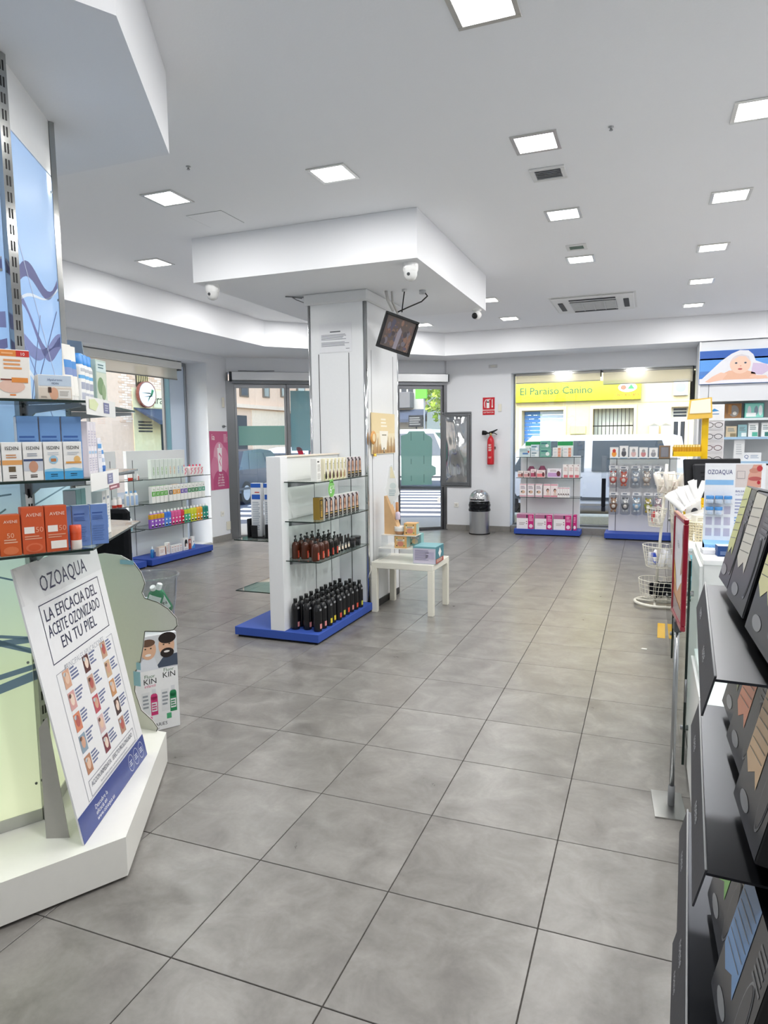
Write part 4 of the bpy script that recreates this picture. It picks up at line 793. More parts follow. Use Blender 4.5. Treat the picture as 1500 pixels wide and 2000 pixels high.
# ================================================================== hexagonal display column (left foreground)
hx = thing('display_column', 'hexagonal display column with blue and pale green printed panels on white plinth', 'display column', (0, 0, 0))
g = MB('gloss'); g.prism(hexa(.864), .012, .155, '#f0efe9'); part('plinth', g, hx)
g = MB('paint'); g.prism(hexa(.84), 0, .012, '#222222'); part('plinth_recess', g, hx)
g = MB('gloss'); g.prism(hexa(.488), .155, ZS, '#e9eaea'); part('core', g, hx)
HV = hexa(.51)
for i in range(6):
    a = Vector((*HV[i], 0)); b_ = Vector((*HV[(i+1) % 6], 0)); u = (b_-a).normalized(); n_ = Vector((u.y, -u.x, 0)); L = (b_-a).length; mid = (a+b_)/2
    F = FR((a.x, a.y, 0), u, (0, 0, 1))
    g = MB('panel_print'); g.prism([(.022, .165), (L-.022, .165), (L-.022, 2.58), (.022, 2.58)], -.012, .0, W, F); pn = part('printed_panel', g, hx)
    g = MB('gloss'); g.prism([(.022, 2.585), (L-.022, 2.585), (L-.022, ZS), (.022, ZS)], -.012, .0, '#edeeee', F); part('header_panel', g, hx)
    g = MB('metal'); g.prism([(.022, .156), (L-.022, .156), (L-.022, .20), (.022, .20)], -.002, .004, '#c3c4c2', F); part('foot_rail', g, hx)
    if i in (0, 5, 1):
        g = MB('paper'); rn = random.Random(i); pu = '#6c6a9a'
        def wave(v0, amp, wd, col, ph, sl=0, l=1):
            pts = [(.03+(L-.06)*k/14, v0+amp*math.sin(ph+k*.42)+sl*k/14) for k in range(15)]
            g.poly(F, [(x, y-wd*(.35+.65*abs(math.sin(ph*2+x*6)))/2) for x, y in pts]+[(x, y+wd*(.35+.65*abs(math.sin(ph*2+x*6)))/2) for x, y in reversed(pts)], col, l)
        for v0, amp, wd, c, ph, sl in ((2.07, .05, .055, '#626695', .3+i, .1), (1.97, .06, .05, '#6f74a6', 1.2+i, -.08), (1.86, .03, .06, '#7d86b8', 2.2, .05), (2.00, .02, .012, '#dfe9f4', .5, .14), (1.78, .03, .02, '#e4edf6', 2., -.06)): wave(v0, amp, wd, c, ph, sl)
        for (x0, y0, x1, y1, c) in ((.05, 2.25, .43, 1.72, '#b9c4dc'), (.1, 1.65, .45, 2.05, '#5f6c98'), (.04, 1.9, .4, 1.55, '#8a98c2'), (.25, 2.0, .08, 1.62, '#6a78a2'), (.05, 1.2, .45, 1.05, '#7fa0b4'), (.03, 1.3, .46, 1.35, '#86a6b8'), (.05, 1.02, .44, 1.30, '#8fb0b8')): g.line(F, [(x0, y0), (x1, y1)], .006, c, 2)
        for v0, wd, sl in ((.84, .022, -.02), (.66, .02, .06), (.58, .035, .10), (.95, .012, -.12), (1.0, .02, -.22), (1.08, .008, -.3)): g.poly(F, [(.022, v0), (L-.022, v0+sl), (L-.022, v0+sl+wd), (.022, v0+wd*.7)], '#8ea9bf', 3)
        part('wave_print', g, hx)
    for v in (.30, .75, 1.75, 2.10, 2.52):
        for x in (.035, L-.035):
            if i in (0, 5):
                g = MB('metal'); g.prism([(x+.005*math.cos(k), v+.005*math.sin(k)) for k in range(6)], 0, .003, '#8d9092', F); part('screw', g, hx)
# slotted uprights on the corners
for i in range(6):
    an = math.radians(60*i); vx, vy = HC[0]+.505*math.cos(an), HC[1]+.505*math.sin(an); F = FR((vx, vy, 0), (-math.sin(an), math.cos(an), 0), (0, 0, 1))
    g = MB('chrome'); g.prism([(-.019, .156), (.019, .156), (.019, ZS-.002), (-.019, ZS-.002)], -.004, .016, '#a5a6a4', F)
    g.mat = 'paper'; g.lift = .0006; F2 = FR((vx+.016*math.cos(an), vy+.016*math.sin(an), 0), (-math.sin(an), math.cos(an), 0), (0, 0, 1))
    for k in range(50):
        z = .19+k*.052
        for x in (-.0085, .0025): g.rect(F2, x, z, x+.006, z+.032, '#17181a', 1)
    part('slotted_upright', g, hx)
# glass shelves with steel arms
SHZ = (1.662, 1.405, 1.17); HR = .792
for z in SHZ:
    o = hexa(HR); i_ = hexa(.525)
    g = MB('shelfglass')
    for k in range(6):
        if k in (3,): continue
        q = [o[k], o[(k+1) % 6], i_[(k+1) % 6], i_[k]]
        s_ = MB(); slab(s_, q, z); part('glass_shelf', s_, hx)
    for k in (0, 1, 5):
        an = math.radians(60*k); F = FR((HC[0]+.52*math.cos(an), HC[1]+.52*math.sin(an), z-.009), (math.cos(an), math.sin(an), 0), (0, 0, 1))
        g = MB('metal'); g.prism([(0, 0), (.255, 0), (.255, -.012), (.05, -.028), (0, -.06)], -.003, .003, '#8f9295', F); part('shelf_arm', g, hx)
# helpers to place on the two visible sides: A faces the camera, B faces right
V0 = Vector((HC[0]+HR, HC[1], 0)); uA = Vector((-.5, -.8660, 0)); inA = Vector((-.8660, .5, 0)); uB = Vector((-.5, .8660, 0)); inB = Vector((-.8660, -.5, 0))
def onA(t, dp, z): return tuple(V0+uA*t+inA*dp+Vector((0, 0, z+.0005)))
def onB(t, dp, z): return tuple(V0+uB*t+inB*dp+Vector((0, 0, z+.0005)))
RA = math.radians(60); RB = math.radians(120)
def cdraw(*items):
    def dr(mb, F, w, h):
        for it in items:
            k = it[0]
            if k == 'r': mb.rect(F, it[1]*w, it[2]*h, it[3]*w, it[4]*h, it[5], it[6] if len(it) > 6 else 1)
            elif k == 'e': mb.ell(F, it[1]*w, it[2]*h, it[3]*w, it[4]*h, it[5], it[6] if len(it) > 6 else 2, 14)
            elif k == 't': mb.txt(F, it[1]*w, it[2]*h, it[3], it[4]*h, it[5], 3, it[6] if len(it) > 6 else 'c', wmax=w*.92)
            elif k == 'b': mb.bars(F, it[1]*w, it[2]*h, it[3]*w, it[4]*h, it[5], it[6], it[7] if len(it) > 7 else 2)
            elif k == 'p': mb.poly(F, [(x*w, y*h) for x, y in it[1]], it[2], it[3] if len(it) > 3 else 2)
    return dr
# top shelf
z = SHZ[0]
k_ = carton('moisturiser_box', .09, .05, .15, '#4f8f99', cdraw(('r', -.42, .06, .42, .94, '#dfe4e2'), ('r', -.42, .06, .42, .35, '#b9d3da', 2), ('t', .1, .68, 'cio', .10, '#d8823a'), ('t', .1, .12, 'sensitiva', .08, '#37505c'), ('b', -.3, .40, .3, .58, 3, '#b8c4c8')))
put(k_, onA(.315, .05, z), RA+.05, 'teal framed moisturiser box at the left edge of the top glass shelf', 'box')
k_ = carton('sunscreen_gift_box', .098, .07, .15, '#f0ece6', cdraw(('r', -.5, .86, .12, .985, '#e08a44'), ('r', .12, .86, .5, .985, '#c9362f'), ('t', .3, .885, '10', .09, W), ('b', -.3, .885, .05, .955, 1, '#f0b27c'), ('b', -.25, .58, .3, .82, 3, '#e2a06a'), ('e', -.05, .25, .38, .14, '#e3bfae'), ('r', -.05, .33, .42, .43, '#e08f45', 3), ('r', -.36, .37, -.05, .40, '#7a3b2c', 3), ('r', -.12, .06, .05, .09, '#e0813a')))
put(k_, onA(.205, .045, z), RA+.02, 'orange and white sunscreen gift box on the top glass shelf', 'box')
k_ = carton('cream_gift_box', .10, .05, .078, '#e9e4dc', cdraw(('r', -.49, .55, .49, .98, '#c3d2e2'), ('t', 0, .76, 'Hyaluronic', .13, '#3d5580'), ('t', 0, .62, 'ISDIN', .11, '#2c3f66'), ('r', -.49, .02, .49, .48, '#d9cdbf'), ('e', -.05, .24, .13, .26, '#d9a88c', 2), ('r', -.22, .28, -.12, .5, '#4d382e', 3), ('r', .08, .06, .46, .42, '#e6e3de', 3), ('b', .12, .14, .4, .36, 4, '#a9a49c', 4), ('b', -.44, .06, -.22, .14, 2, '#8d857c', 3)))
put(k_, onA(.085, .035, z), RA, 'small blue and white gift box with a portrait on the top shelf', 'box')
TW = tubekind('white_tube', .042, .185, '#eceae4', [(.62, .70, '#4f8fd2'), (.5, .53, '#7f94c4'), (.55, .57, '#7f94c4'), (.40, .45, '#8da2cc'), (.3, .33, '#9fb0d4'), (.2, .22, '#b5bfd6')], '#f0eeea', d=.03)
for i, t in enumerate((.04, .092)): put(TW, onB(t, .06+.0*i, z), RB-.35, ('nearer' if i == 0 else 'farther')+' white body lotion tube with blue band on the top shelf', 'tube', 'white lotion tubes')
BP = bottle('lotion_bottle', [(0, .02, .014, 3), (.005, .021, .015, 3)]+[(.01+.012*k, .021, .015, 3) for k in range(10)]+[(.128, .019, .013, 2.6), (.133, .012, .01, 2)], 20, '#f0f0ee', labelcb(.0, .13, 1.2, [(.62, .74, -1.0, 1.0, '#6fb3e6'), (.85, .93, -.5, .4, '#b9bcc2'), (.35, .55, -.4, .6, '#a8adc0'), (.1, .25, -.4, .6, '#b9bccb')]), 'gloss', 'cap', [(.132, .016, .012, 2.6), (.165, .016, .012, 2.6), (.168, .012, .009, 2.4)], '#3f93e2')
for i, t in enumerate((.14, .19, .24)): put(BP, onB(t, .05, z), RB-.3, '%s white lotion bottle with bright blue cap on the top shelf' % ORD[i], 'bottle', 'blue capped lotion bottles')
k_ = carton('plant_cream_box', .085, .06, .165, '#b9cdc4', cdraw(('r', -.46, .05, .46, .72, '#cfd8c8'), ('e', -.1, .42, .3, .2, '#7d9a72'), ('e', .15, .3, .2, .18, '#94ab86', 3), ('r', -.46, .74, .46, .96, '#cfe0e0'), ('b', -.3, .8, .3, .92, 2, '#5f7f86')))
put(k_, onB(.325, .05, z), RB-.2, 'pale green box with a plant picture at the end of the top shelf', 'box')
# second shelf
z = SHZ[1]
def isdin(c0, items): return carton('sunscreen_box', .056, .03, .122, '#f0efec', cdraw(('t', 0, .80, 'ISDIN', .13, '#26282e'), ('r', -.18, .08, .18, .11, '#3a2f2c'), ('r', -.18, .13, .18, .155, '#3a2f2c'), *items))
IS = [isdin(0, (('r', -.5, .42, .5, .54, '#dcae86'), ('r', -.2, .24, .15, .38, '#5b5348'), ('b', -.3, .58, .35, .7, 2, '#cf9a70'))), isdin(0, (('r', -.5, .42, .5, .54, '#e2a566'), ('r', -.2, .24, .15, .38, '#6a5a44'), ('b', -.3, .58, .35, .7, 2, '#c98f62'))), isdin(0, (('r', -.5, .50, .5, .56, '#3f4f74'), ('r', -.5, .25, .5, .50, '#c9cdd6'), ('e', 0, .36, .24, .15, '#c9967c'), ('b', -.3, .62, .35, .72, 2, '#9aa0ac'))), isdin(0, (('r', -.5, .0, .5, .22, '#4aa3da', 1), ('p', [(-.5, .22), (.5, .22), (.5, .27), (0, .31), (-.5, .27)], '#9fd0ea'), ('e', 0, .53, .24, .11, '#9fc9e2'), ('r', -.14, .48, .14, .56, '#b9784a', 3), ('b', -.3, .64, .35, .74, 2, '#c8cdd4'))), isdin(0, (('r', -.5, .0, .5, .22, '#4aa3da', 1), ('p', [(-.5, .22), (.5, .22), (.5, .27), (0, .31), (-.5, .27)], '#9fd0ea'), ('r', -.4, .42, .45, .47, '#e0a050', 3), ('e', .22, .53, .18, .09, '#e3b878'), ('b', -.3, .64, .35, .74, 2, '#c8cdd4')))]
lbs = ['white sunscreen box with a tan band, leftmost of its row', 'white sunscreen box with an orange band on the second shelf', 'white sunscreen box with a face picture on the second shelf', 'white and blue sunscreen box with a round emblem', 'white and blue sunscreen box with an orange figure, rightmost of its row']
for i in range(5): put(IS[i], onA(.283-.0595*i, .022, z), RA, lbs[i], 'box', 'sunscreen boxes on the second shelf')
BB = carton('blue_lotion_box', .062, .045, .205, '#6f97cc', cdraw(('r', -.42, .66, .3, .69, '#3c5f9e'), ('b', -.42, .52, .35, .64, 3, '#4e74b0'), ('r', -.5, .485, .5, .495, '#5a82bc'), ('b', -.42, .3, .4, .46, 5, '#6088c0'), ('r', -.42, .12, .0, .145, '#36589a'), ('b', -.42, .05, .2, .10, 2, '#36589a')), top='#86a9d6', side=lambda mb, F, w, h: mb.rect(F, -w*.46, .002, w*.46, h-.002, '#e4e2ea'))
for i in range(3): put(BB, onA(.165-.066*i, .075, z), RA, '%s tall blue lotion box behind the sunscreen row' % ORD[i], 'box', 'tall blue lotion boxes')
PLB = carton('pale_carton', .034, .06, .19, '#e6e1e8', cdraw(('r', -.4, .42, .4, .47, '#a9c6e2'), ('b', -.35, .1, .35, .36, 6, '#c3bfd0'), ('b', -.35, .55, .35, .85, 6, '#c9c4d4')))
for i, t in enumerate((.085, .122, .159)): put(PLB, onB(t, .045, z), RB, '%s slim pale lilac carton on the right side of the second shelf' % ORD[i], 'box', 'slim pale cartons')
k_ = carton('two_tone_carton', .05, .05, .135, '#e7e6ee', cdraw(('r', -.5, .72, .5, .84, '#5f9fd8'), ('b', -.4, .45, .4, .66, 4, '#c3c6d4'), ('r', -.5, .02, .5, .2, '#d4dcea')))
put(k_, onB(.215, .04, z), RB, 'white carton with a blue band between lilac cartons and small tubes', 'box')
TS = tubekind('small_white_tube', .032, .12, '#ececf0', [(.6, .7, '#4f8fd2'), (.12, .3, '#4579c4'), (.4, .5, '#b9c6dc')], '#3f72c0', d=.024)
for i, t in enumerate((.268, .306, .344, .382)): put(TS, onB(t, .05, z), RB, '%s small white tube with blue end on the second shelf' % ORD[i], 'tube', 'small white tubes')
# third shelf
z = SHZ[2]
def avene(w, h, c, items, nm='sun_cream_box'): return carton(nm, w, .04, h, c, cdraw(('t', .05, .80, 'AVENE', .10, '#f3dccb'), *items), top='#c9613f')
A1 = avene(.066, .150, '#cf5a34', (('r', -.4, .44, .05, .58, '#f0eae4'), ('t', .26, .46, '50', .16, '#e9a98a'), ('b', -.4, .3, .4, .4, 2, '#e0a184'), ('e', 0, .13, .38, .10, '#d8704c'), ('e', 0, .13, .28, .07, '#cf5a34', 3)))
A2 = avene(.066, .150, '#cf5a34', (('r', -.4, .44, .05, .58, '#f0eae4'), ('t', .26, .46, '50', .16, '#e9a98a'), ('b', -.4, .3, .4, .4, 2, '#e0a184'), ('r', -.3, .07, .42, .24, '#f2ede6', 3)))
A3 = avene(.06, .13, '#d1602f', (('t', .0, .44, '50', .17, '#eebb98'), ('b', -.3, .3, .35, .42, 2, '#e7b597'), ('e', 0, .13, .36, .1, '#dd7a4c')))
A4 = avene(.055, .125, '#df8436', (('r', -.4, .5, .4, .7, '#f2ede6'), ('e', .1, .6, .2, .06, '#7a7f9a', 3), ('b', -.3, .2, .35, .42, 3, '#f0c190')))
put(A4, onA(.305, .03, z), RA, 'light orange sun cream box at the left edge of the third shelf', 'box', 'orange sun cream boxes'); put(A3, onA(.243, .03, z), RA, 'shorter red orange sun cream box with a tall 50', 'box', 'orange sun cream boxes')
put(A1, onA(.176, .03, z), RA, 'taller orange sun cream box with oval embossing', 'box', 'orange sun cream boxes'); put(A2, onA(.107, .03, z), RA, 'taller orange sun cream box with a white price label', 'box', 'orange sun cream boxes')
k_ = bottle('sun_stick', [(0, .0165, .0165, 2), (.003, .018, .018, 2), (.03, .018, .018, 2), (.031, .018, .018, 2), (.055, .018, .018, 2)], 18, '#d8562f', lambda a, z_: '#efe6df' if (z_ < .03 and abs(a) < 1.2) else None, 'gloss', 'cap', [(.055, .0185, .0185, 2), (.078, .0185, .0185, 2), (.08, .016, .016, 2)], '#dc5c38')
put(k_, onA(.045, .03, z), RA, 'small orange sun stick beside the orange boxes', 'stick')
B3 = carton('blue_serum_box', .056, .035, .14, '#6d8cc8', cdraw(('r', -.42, .78, .2, .81, '#3d5ca0'), ('b', -.42, .62, .35, .74, 3, '#4d6cae'), ('b', -.42, .1, .3, .5, 7, '#5c7cba')), top='#e9eef6', side=lambda mb, F, w, h: mb.rect(F, -w*.46, .002, w*.46, h-.002, '#e7ecf4'))
for i, t in enumerate((.075, .015, -.045)): put(B3, (onA(t, .085, z) if i < 2 else onA(-.047, .095, z)), RA, '%s mid blue serum box behind the sun stick' % ORD[i], 'box', 'mid blue serum boxes')
SMB = carton('small_blue_box', .05, .03, .085, '#e9eef6', cdraw(('r', -.5, .6, .5, .98, '#4f83cc'), ('p', [(-.5, .2), (.5, .45), (.5, .6), (-.5, .4)], '#7fa8de'), ('r', -.4, .08, .4, .3, '#4f83cc')))
for i, t in enumerate((.145, .20, .255)): put(SMB, onB(t, .03, z), RB, '%s small blue and white box on the right side of the third shelf' % ORD[i], 'box', 'small blue boxes')
TEB = carton('teal_cream_box', .058, .045, .185, '#7ea9a6', cdraw(('r', -.42, .62, .3, .65, '#2f5f60'), ('b', -.42, .5, .2, .6, 2, '#4f8482')), top='#e4eaea', side=lambda mb, F, w, h: mb.rect(F, -w*.46, .002, w*.46, h-.002, '#e6ebea'))
for i, t in enumerate((.20, .262)): put(TEB, onB(t, .115, z), RB, ('nearer' if i == 0 else 'farther')+' tall teal cream box behind the small blue boxes', 'box', 'tall teal cream boxes')
WCB = carton('white_cream_box', .05, .04, .17, '#e9e9e6', cdraw(('r', -.3, .8, .3, .86, '#8f9aa8'), ('b', -.3, .3, .3, .7, 6, '#c3c8cc')))
for i, t in enumerate((.34, .40)): put(WCB, onB(t, .06, z), RB, ('nearer' if i == 0 else 'farther')+' white cream box at the far end of the third shelf', 'box', 'white cream boxes')
k_ = carton('stacked_sample_box', .06, .05, .12, '#dcdcd8', cdraw(('r', -.45, .5, .45, .95, '#8a8f92'), ('b', -.3, .1, .3, .4, 4, '#9da0a2')))
put(k_, onB(.09, .19, z), RB, 'grey and white sample box at the back of the third shelf', 'box')
# price strips clipped on the right edge
for j, z in enumerate((SHZ[0], SHZ[1])):
    F = FR(tuple(V0+uB*.0+Vector((0, 0, z-.045))+inB*-.004), uB, (0, 0, 1)); g = MB('gloss')
    g.prism([(.0, 0), (.40, 0), (.40, .06), (.0, .06)], -.001, .001, '#f0efec', F); FF = F @ Matrix.Translation((0, 0, .0015))
    g.rect(FF, .22, .012, .30, .05, '#6b6c98', 1); g.bars(FF, .235, .018, .285, .044, 3, '#b9bad4', 2)
    if j == 0: g.poly(FF, [(.03, .02), (.11, .015), (.15, .04), (.10, .055), (.03, .05)], '#dfe8b4', 1)
    else: g.rect(FF, .24, -.012, .40, .006, '#8e2438', 1); g.bars(FF, .25, -.009, .39, .003, 1, '#e8c8cc', 2)
    single('shelf_talker', g, ('white card strip with yellow corner clipped to the top glass shelf' if j == 0 else 'white and maroon card strip clipped to the second glass shelf'), 'shelf strip')
# grey glass wing and dark back board behind the column
g = MB('gloss'); g.prism([(-.13, 0), (-.02, 0), (-.055, .30), (-.13, .31)], -.004, .004, '#8f9ba4', FR((0, 0, 0), (1, 0, 0), (0, 0, 1))); single('glass_wing_panel', g, 'grey glass wing standing on the top shelf behind the tubes', 'panel', (-1.99, .36, SHZ[0]+.001), math.radians(18))
g = MB('fabric'); g.box(-.16, -.04, 0, .12, .04, 1.14, '#17181c', .02); single('black_stand', g, 'black upright stand between the display column and the mouthwash display', 'stand', (-2.62, 1.05, 0), math.radians(20))
# ---------------------------------------------------------------- leaning poster board
A_ = Vector((-1.477, -.344, .157)); B_ = Vector((-1.742, .283, .157)); u = (B_-A_).normalized(); nh = Vector((u.y, -u.x, 0)); th = math.radians(10.5); upv = Vector((0, 0, 1))*math.cos(th)-nh*math.sin(th)
PW, PH = .675, .975
po = thing('poster_board', 'leaning white poster board about ozonised oil on the white plinth', 'poster', (0, 0, 0))
F = FR(tuple(A_), u, upv); n_ = u.cross(upv)
g = MB('gloss'); g.prism([(0, 0), (PW, 0), (PW, PH), (0, PH)], -.006, 0, '#f0f0f2', F); part('board', g, po)
g = MB('paper'); g.prism([(.06, .0), (.14, .0), (.14, .40), (.11, .44)], 0, .003, '#aeaca6', FR(tuple(A_-Vector((nh.x, nh.y, 0))*.0+u*.05-n_*.012), (-nh), (0, 0, 1))); part('strut', g, po)
g = MB('gloss'); NV = '#2f3350'
g.rect(F, .0, .0, PW, .095, '#36488f'); g.rect(F, 0, PH-.13, PW, PH-.0, '#e2e2e4'); g.poly(F, [(0, PH), (.1, PH), (.16, PH-.13), (.02, PH-.13)], '#eeeeef', 1.5)
g.txt(F, PW*.5, PH-.112, 'OZOAQUA', .082, NV, 2, sx=.92)
g.frame(F, .10, PH-.365, PW-.0-.06, PH-.15, .0035, NV, 2)
for i, s in enumerate(('LA EFICACIA DEL', 'ACEITE OZONIZADO', 'EN TU PIEL')): g.txt(F, PW*.5+.01, PH-.215-.058*i, s, .064, NV, 2, wmax=.45)
g.txt(F, PW*.5+.01, PH-.408, 'PRINCIPALES APLICACIONES', .030, '#a6a8b2', 2, wmax=.36)
g.frame(F, .10, .10, PW-.06, PH-.40, .002, '#8f92a0', 1.5); g.rect(F, .18, PH-.41, PW-.12, PH-.39, '#f0f0f2', 1.8)
cols3 = [['#d9a98f', '#d7a3a0', '#d98668', '#8fa3b4', '#b98468'], ['#5a2f30', '#c9a594', '#c25663', '#d9b9b9', '#7a3342'], ['#c9a389', '#d3b391', '#cc9566', '#4b3638', '#b98d7a']]
for c in range(3):
    for r_ in range(5 if c == 0 else (5 if c == 1 else 5)):
        u0 = .13+.17*c+.01; v0 = .505-.081*r_
        g.rect(F, u0, v0, u0+.05, v0+.066, cols3[c][r_], 2); g.ell(F, u0+.025, v0+.036, .016, .022, ['#e8c4ac', '#f0d8c8', '#b9605a', '#d8a890'][(c+r_) % 4], 3, 12); g.ell(F, u0+.014, v0+.052, .01, .008, '#6a4a40' if r_ % 2 else '#c9d4dc', 3, 8)
        g.bars(F, u0+.058, v0+.014, u0+.125, v0+.064, 4, '#70789c', 2, .5, .55)
g.frame(F, .13, .105, PW-.085, .163, .002, '#5a5e74', 3)
g.txt(F, PW*.5+.02, .134, 'ACCION INMEDIATA   EFECTO PROLONGADO', .026, '#44485e', 3, wmax=.42); g.txt(F, PW*.5+.02, .115, 'Ayuda a calmar y aliviar la piel desde la primera aplicacion', .012, '#6a6e84', 3, wmax=.40)
g.txt(F, .13, .055, 'Descubre la', .024, '#e6e9f4', 2, 'l'); g.txt(F, .13, .034, 'eficacia en', .024, '#e6e9f4', 2, 'l'); g.txt(F, .13, .013, 'www.ozoaqua.es', .024, '#e6e9f4', 2, 'l')
for k in range(3):
    for a in range(14): aa = a*.4488; bb = (a+1)*.4488; g.line(F, [(.50+.06*k+.026*math.cos(aa), .048+.034*math.sin(aa)), (.50+.06*k+.026*math.cos(bb), .048+.034*math.sin(bb))], .0022, '#cfd6ea', 2)
    g.bars(F, .485+.06*k, .035, .517+.06*k, .06, 3, '#cfd6ea', 2)
part('print', g, po)
# ---------------------------------------------------------------- wavy standee seen from behind
g = MB('paper'); pts = [(-2.22, .157), (-1.86, .157), (-1.852, .175), (-1.878, .205), (-1.945, .25), (-1.978, .34), (-1.965, .44), (-1.935, .49), (-1.915, .56), (-1.90, .640), (-1.80, .648), (-1.735, .662), (-1.712, .685), (-1.716, .72), (-1.76, .76), (-1.815, .785), (-1.865, .795), (-1.892, .80), (-1.905, .825), (-1.885, .87), (-1.905, .92), (-1.945, .965), (-2.02, .995), (-2.12, 1.0), (-2.22, .985)]
g.prism([(x, z) for x, z in pts], -.004, .0, '#cfcdc9', FR((0, .484, 0), (1, 0, 0), (0, 0, 1)))
FB = FR((0, .4834, 0), (1, 0, 0), (0, 0, 1))
for a, b_ in zip(pts[1:], pts[2:-3]): g.line(FB, [a, b_], .004, '#3c3a36', 1)
wv = single('cardboard_standee', g, 'wavy edged grey cardboard standee seen from behind, on the plinth', 'standee')
for q in ((-2.02, .955, -1.94, .975), (-1.975, .37, -1.935, .44), (-1.955, .45, -1.93, .485)):
    g = MB('paper'); g.box(q[0], .477, q[1], q[2], .4785, q[3], '#8db4cc'); part('tape', g, wv)
# mouthwash display
KR = math.radians(56); kd = thing('mouthwash_display', 'white cardboard mouthwash display with a clear bowl on top', 'display', (-2.262, .812, 0), KR)
g = MB('paper'); g.box(-.18, -.15, 0, .18, .15, .52, '#eceef0', .002); part('box', g, kd)
g = MB('paper'); F = FR((0, -.15, 0), (1, 0, 0), (0, 0, 1)); SKIN = '#e0b496'
g.rect(F, -.18, .33, .18, .515, '#b9bcc6'); g.poly(F, [(.0, .515), (.18, .515), (.18, .34), (.06, .32)], '#d5d8dc', 1.5)
g.ell(F, .125, .455, .042, .058, SKIN, 3); g.ell(F, .13, .495, .046, .03, '#2b2422', 4); g.ell(F, .127, .415, .036, .026, '#2b2422', 4); g.ell(F, .125, .422, .016, .006, '#f2ece8', 5, 10); g.ell(F, .11, .462, .005, .004, '#332', 5, 6); g.ell(F, .14, .462, .005, .004, '#332', 5, 6); g.poly(F, [(.06, .34), (.18, .34), (.18, .405), (.11, .40)], '#4b5668', 2)
g.ell(F, .03, .445, .04, .052, SKIN, 5); g.ell(F, .028, .482, .038, .02, '#6a5040', 6); g.ell(F, .028, .418, .016, .007, '#f4efeb', 6, 10); g.ell(F, .015, .452, .005, .004, '#332', 6, 6); g.ell(F, .043, .452, .005, .004, '#332', 6, 6); g.poly(F, [(-.04, .335), (.08, .335), (.06, .40), (.0, .40)], '#dfe3ea', 3)
g.ell(F, -.09, .40, .04, .05, '#c98f78', 3); g.ell(F, -.11, .43, .04, .035, '#5a4034', 4)
g.rect(F, -.178, .002, .178, .335, '#f1f2f3', 4.2)
for x, c, c2, vt in ((.03, '#d23f7a', '#e58fb0', 0), (.13, '#2f8a5a', '#4fa878', 0)):
    g.txt(F, x-.0, .295+(.02 if x > .1 else 0), 'Fluor', .026, '#4a7a50', 5); g.txt(F, x, .262+(.02 if x > .1 else 0), 'KIN', .042, '#1c1e22', 5)
    g.rect(F, x+.0, .09, x+.036, .19, c, 5); g.ell(F, x+.018, .19, .018, .02, c, 5, 12); g.rect(F, x+.008, .205, x+.028, .232, '#dfe2e6', 5); g.rect(F, x+.004, .11, x+.032, .16, '#e9e9ec', 6); g.bars(F, x+.006, .115, x+.03, .155, 3, c, 7); g.rect(F, x-.045, .10, x-.004, .22, '#e6e8ea', 5); g.bars(F, x-.04, .13, x-.008, .21, 4, '#9aa0a6', 6); g.rect(F, x-.02, .055, x+.005, .085, c2, 5)
g.txt(F, .03, .245, 'infantil', .022, '#d23f7a', 5); g.txt(F, .02, .025, 'EN ANTICARIES', .026, '#33363c', 5); g.txt(F, .04, .008, 'y familiar', .016, '#5a5e66', 5)
part('print', g, kd)
g = MB('paper'); g.box(-.17, .10, .52, .17, .148, .66, '#e9ebee', .002); part('back_header', g, kd)
g = MB('clear'); g.lathe([(.10, .545), (.105, .56), (.125, .68), (.138, .80), (.145, .812), (.143, .815), (.134, .80), (.121, .68), (.10, .56), (.0, .552)], 28, W, cap=False, cx=.10, cy=-.02); part('bowl', g, kd)
g = MB('clear'); g.tube([(.10+.143*math.cos(a*.2618), -.02+.143*math.sin(a*.2618), .813) for a in range(24)], .006, 6, W, closed=True); part('rim', g, kd)
def kin(): 
    mb = MB('gloss'); mb.T = Matrix.Scale(1.2, 4); mb.loft([(0, .03, .02, 3), (.006, .033, .022, 3)]+[(.01+.014*k, .033, .022, 3) for k in range(8)]+[(.125, .025, .018, 2.5), (.135, .013, .013, 2)], 20, '#1f7f52', labelcb(.02, .11, 1, [(0, 1, -.9, .9, '#dfe9e2')])); F = FR((0, -.0228, 0), (1, 0, 0), (0, 0, 1)); mb.txt(F, 0, .055, 'KIN', .026, '#1c2420', 3)
    c = MB('gloss'); c.T = Matrix.Scale(1.2, 4); c.lathe([(.013, .134), (.013, .16), (.011, .162)], 12, '#e9ece9'); return ('mouthwash_bottle', mb.mesh('mouthwash_bottle'), [('cap', c.mesh('cap'))])
KB = kin(); rot0 = Matrix.Rotation(KR, 4, 'Z')
for i, (x, y, z_, rx, rz, lb) in enumerate(((.07, -.06, .60, .15, -1.0, 'green mouthwash bottle lying at the front of the bowl'), (.17, -.03, .615, .55, -.5, 'green mouthwash bottle leaning to the right of the bowl'), (.05, .03, .61, -.2, -.8, 'green mouthwash bottle at the back of the bowl'))):
    p_ = Vector((-2.262, .812, 0))+rot0 @ Vector((x, y, 0)); o = put(KB, (p_.x, p_.y, z_), 0, lb, 'bottle', 'mouthwash bottles'); o.rotation_euler = (rx, .35 if i == 0 else -.4, KR-.15+rz*.3)
CT = carton('mouthwash_carton', .07, .05, .16, '#eef0f0', cdraw(('t', 0, .6, 'KIN', .16, '#1c2420'), ('r', -.5, .05, .5, .3, '#2f8a5a'), ('r', -.5, .9, .5, 1, '#e0c04a')))
p_ = Vector((-2.262, .812, 0))+rot0 @ Vector((.02, .02, 0)); o = put(CT, (p_.x, p_.y, .66), 0, 'white mouthwash carton sticking out of the bowl', 'box'); o.rotation_euler = (-.35, -.5, KR)
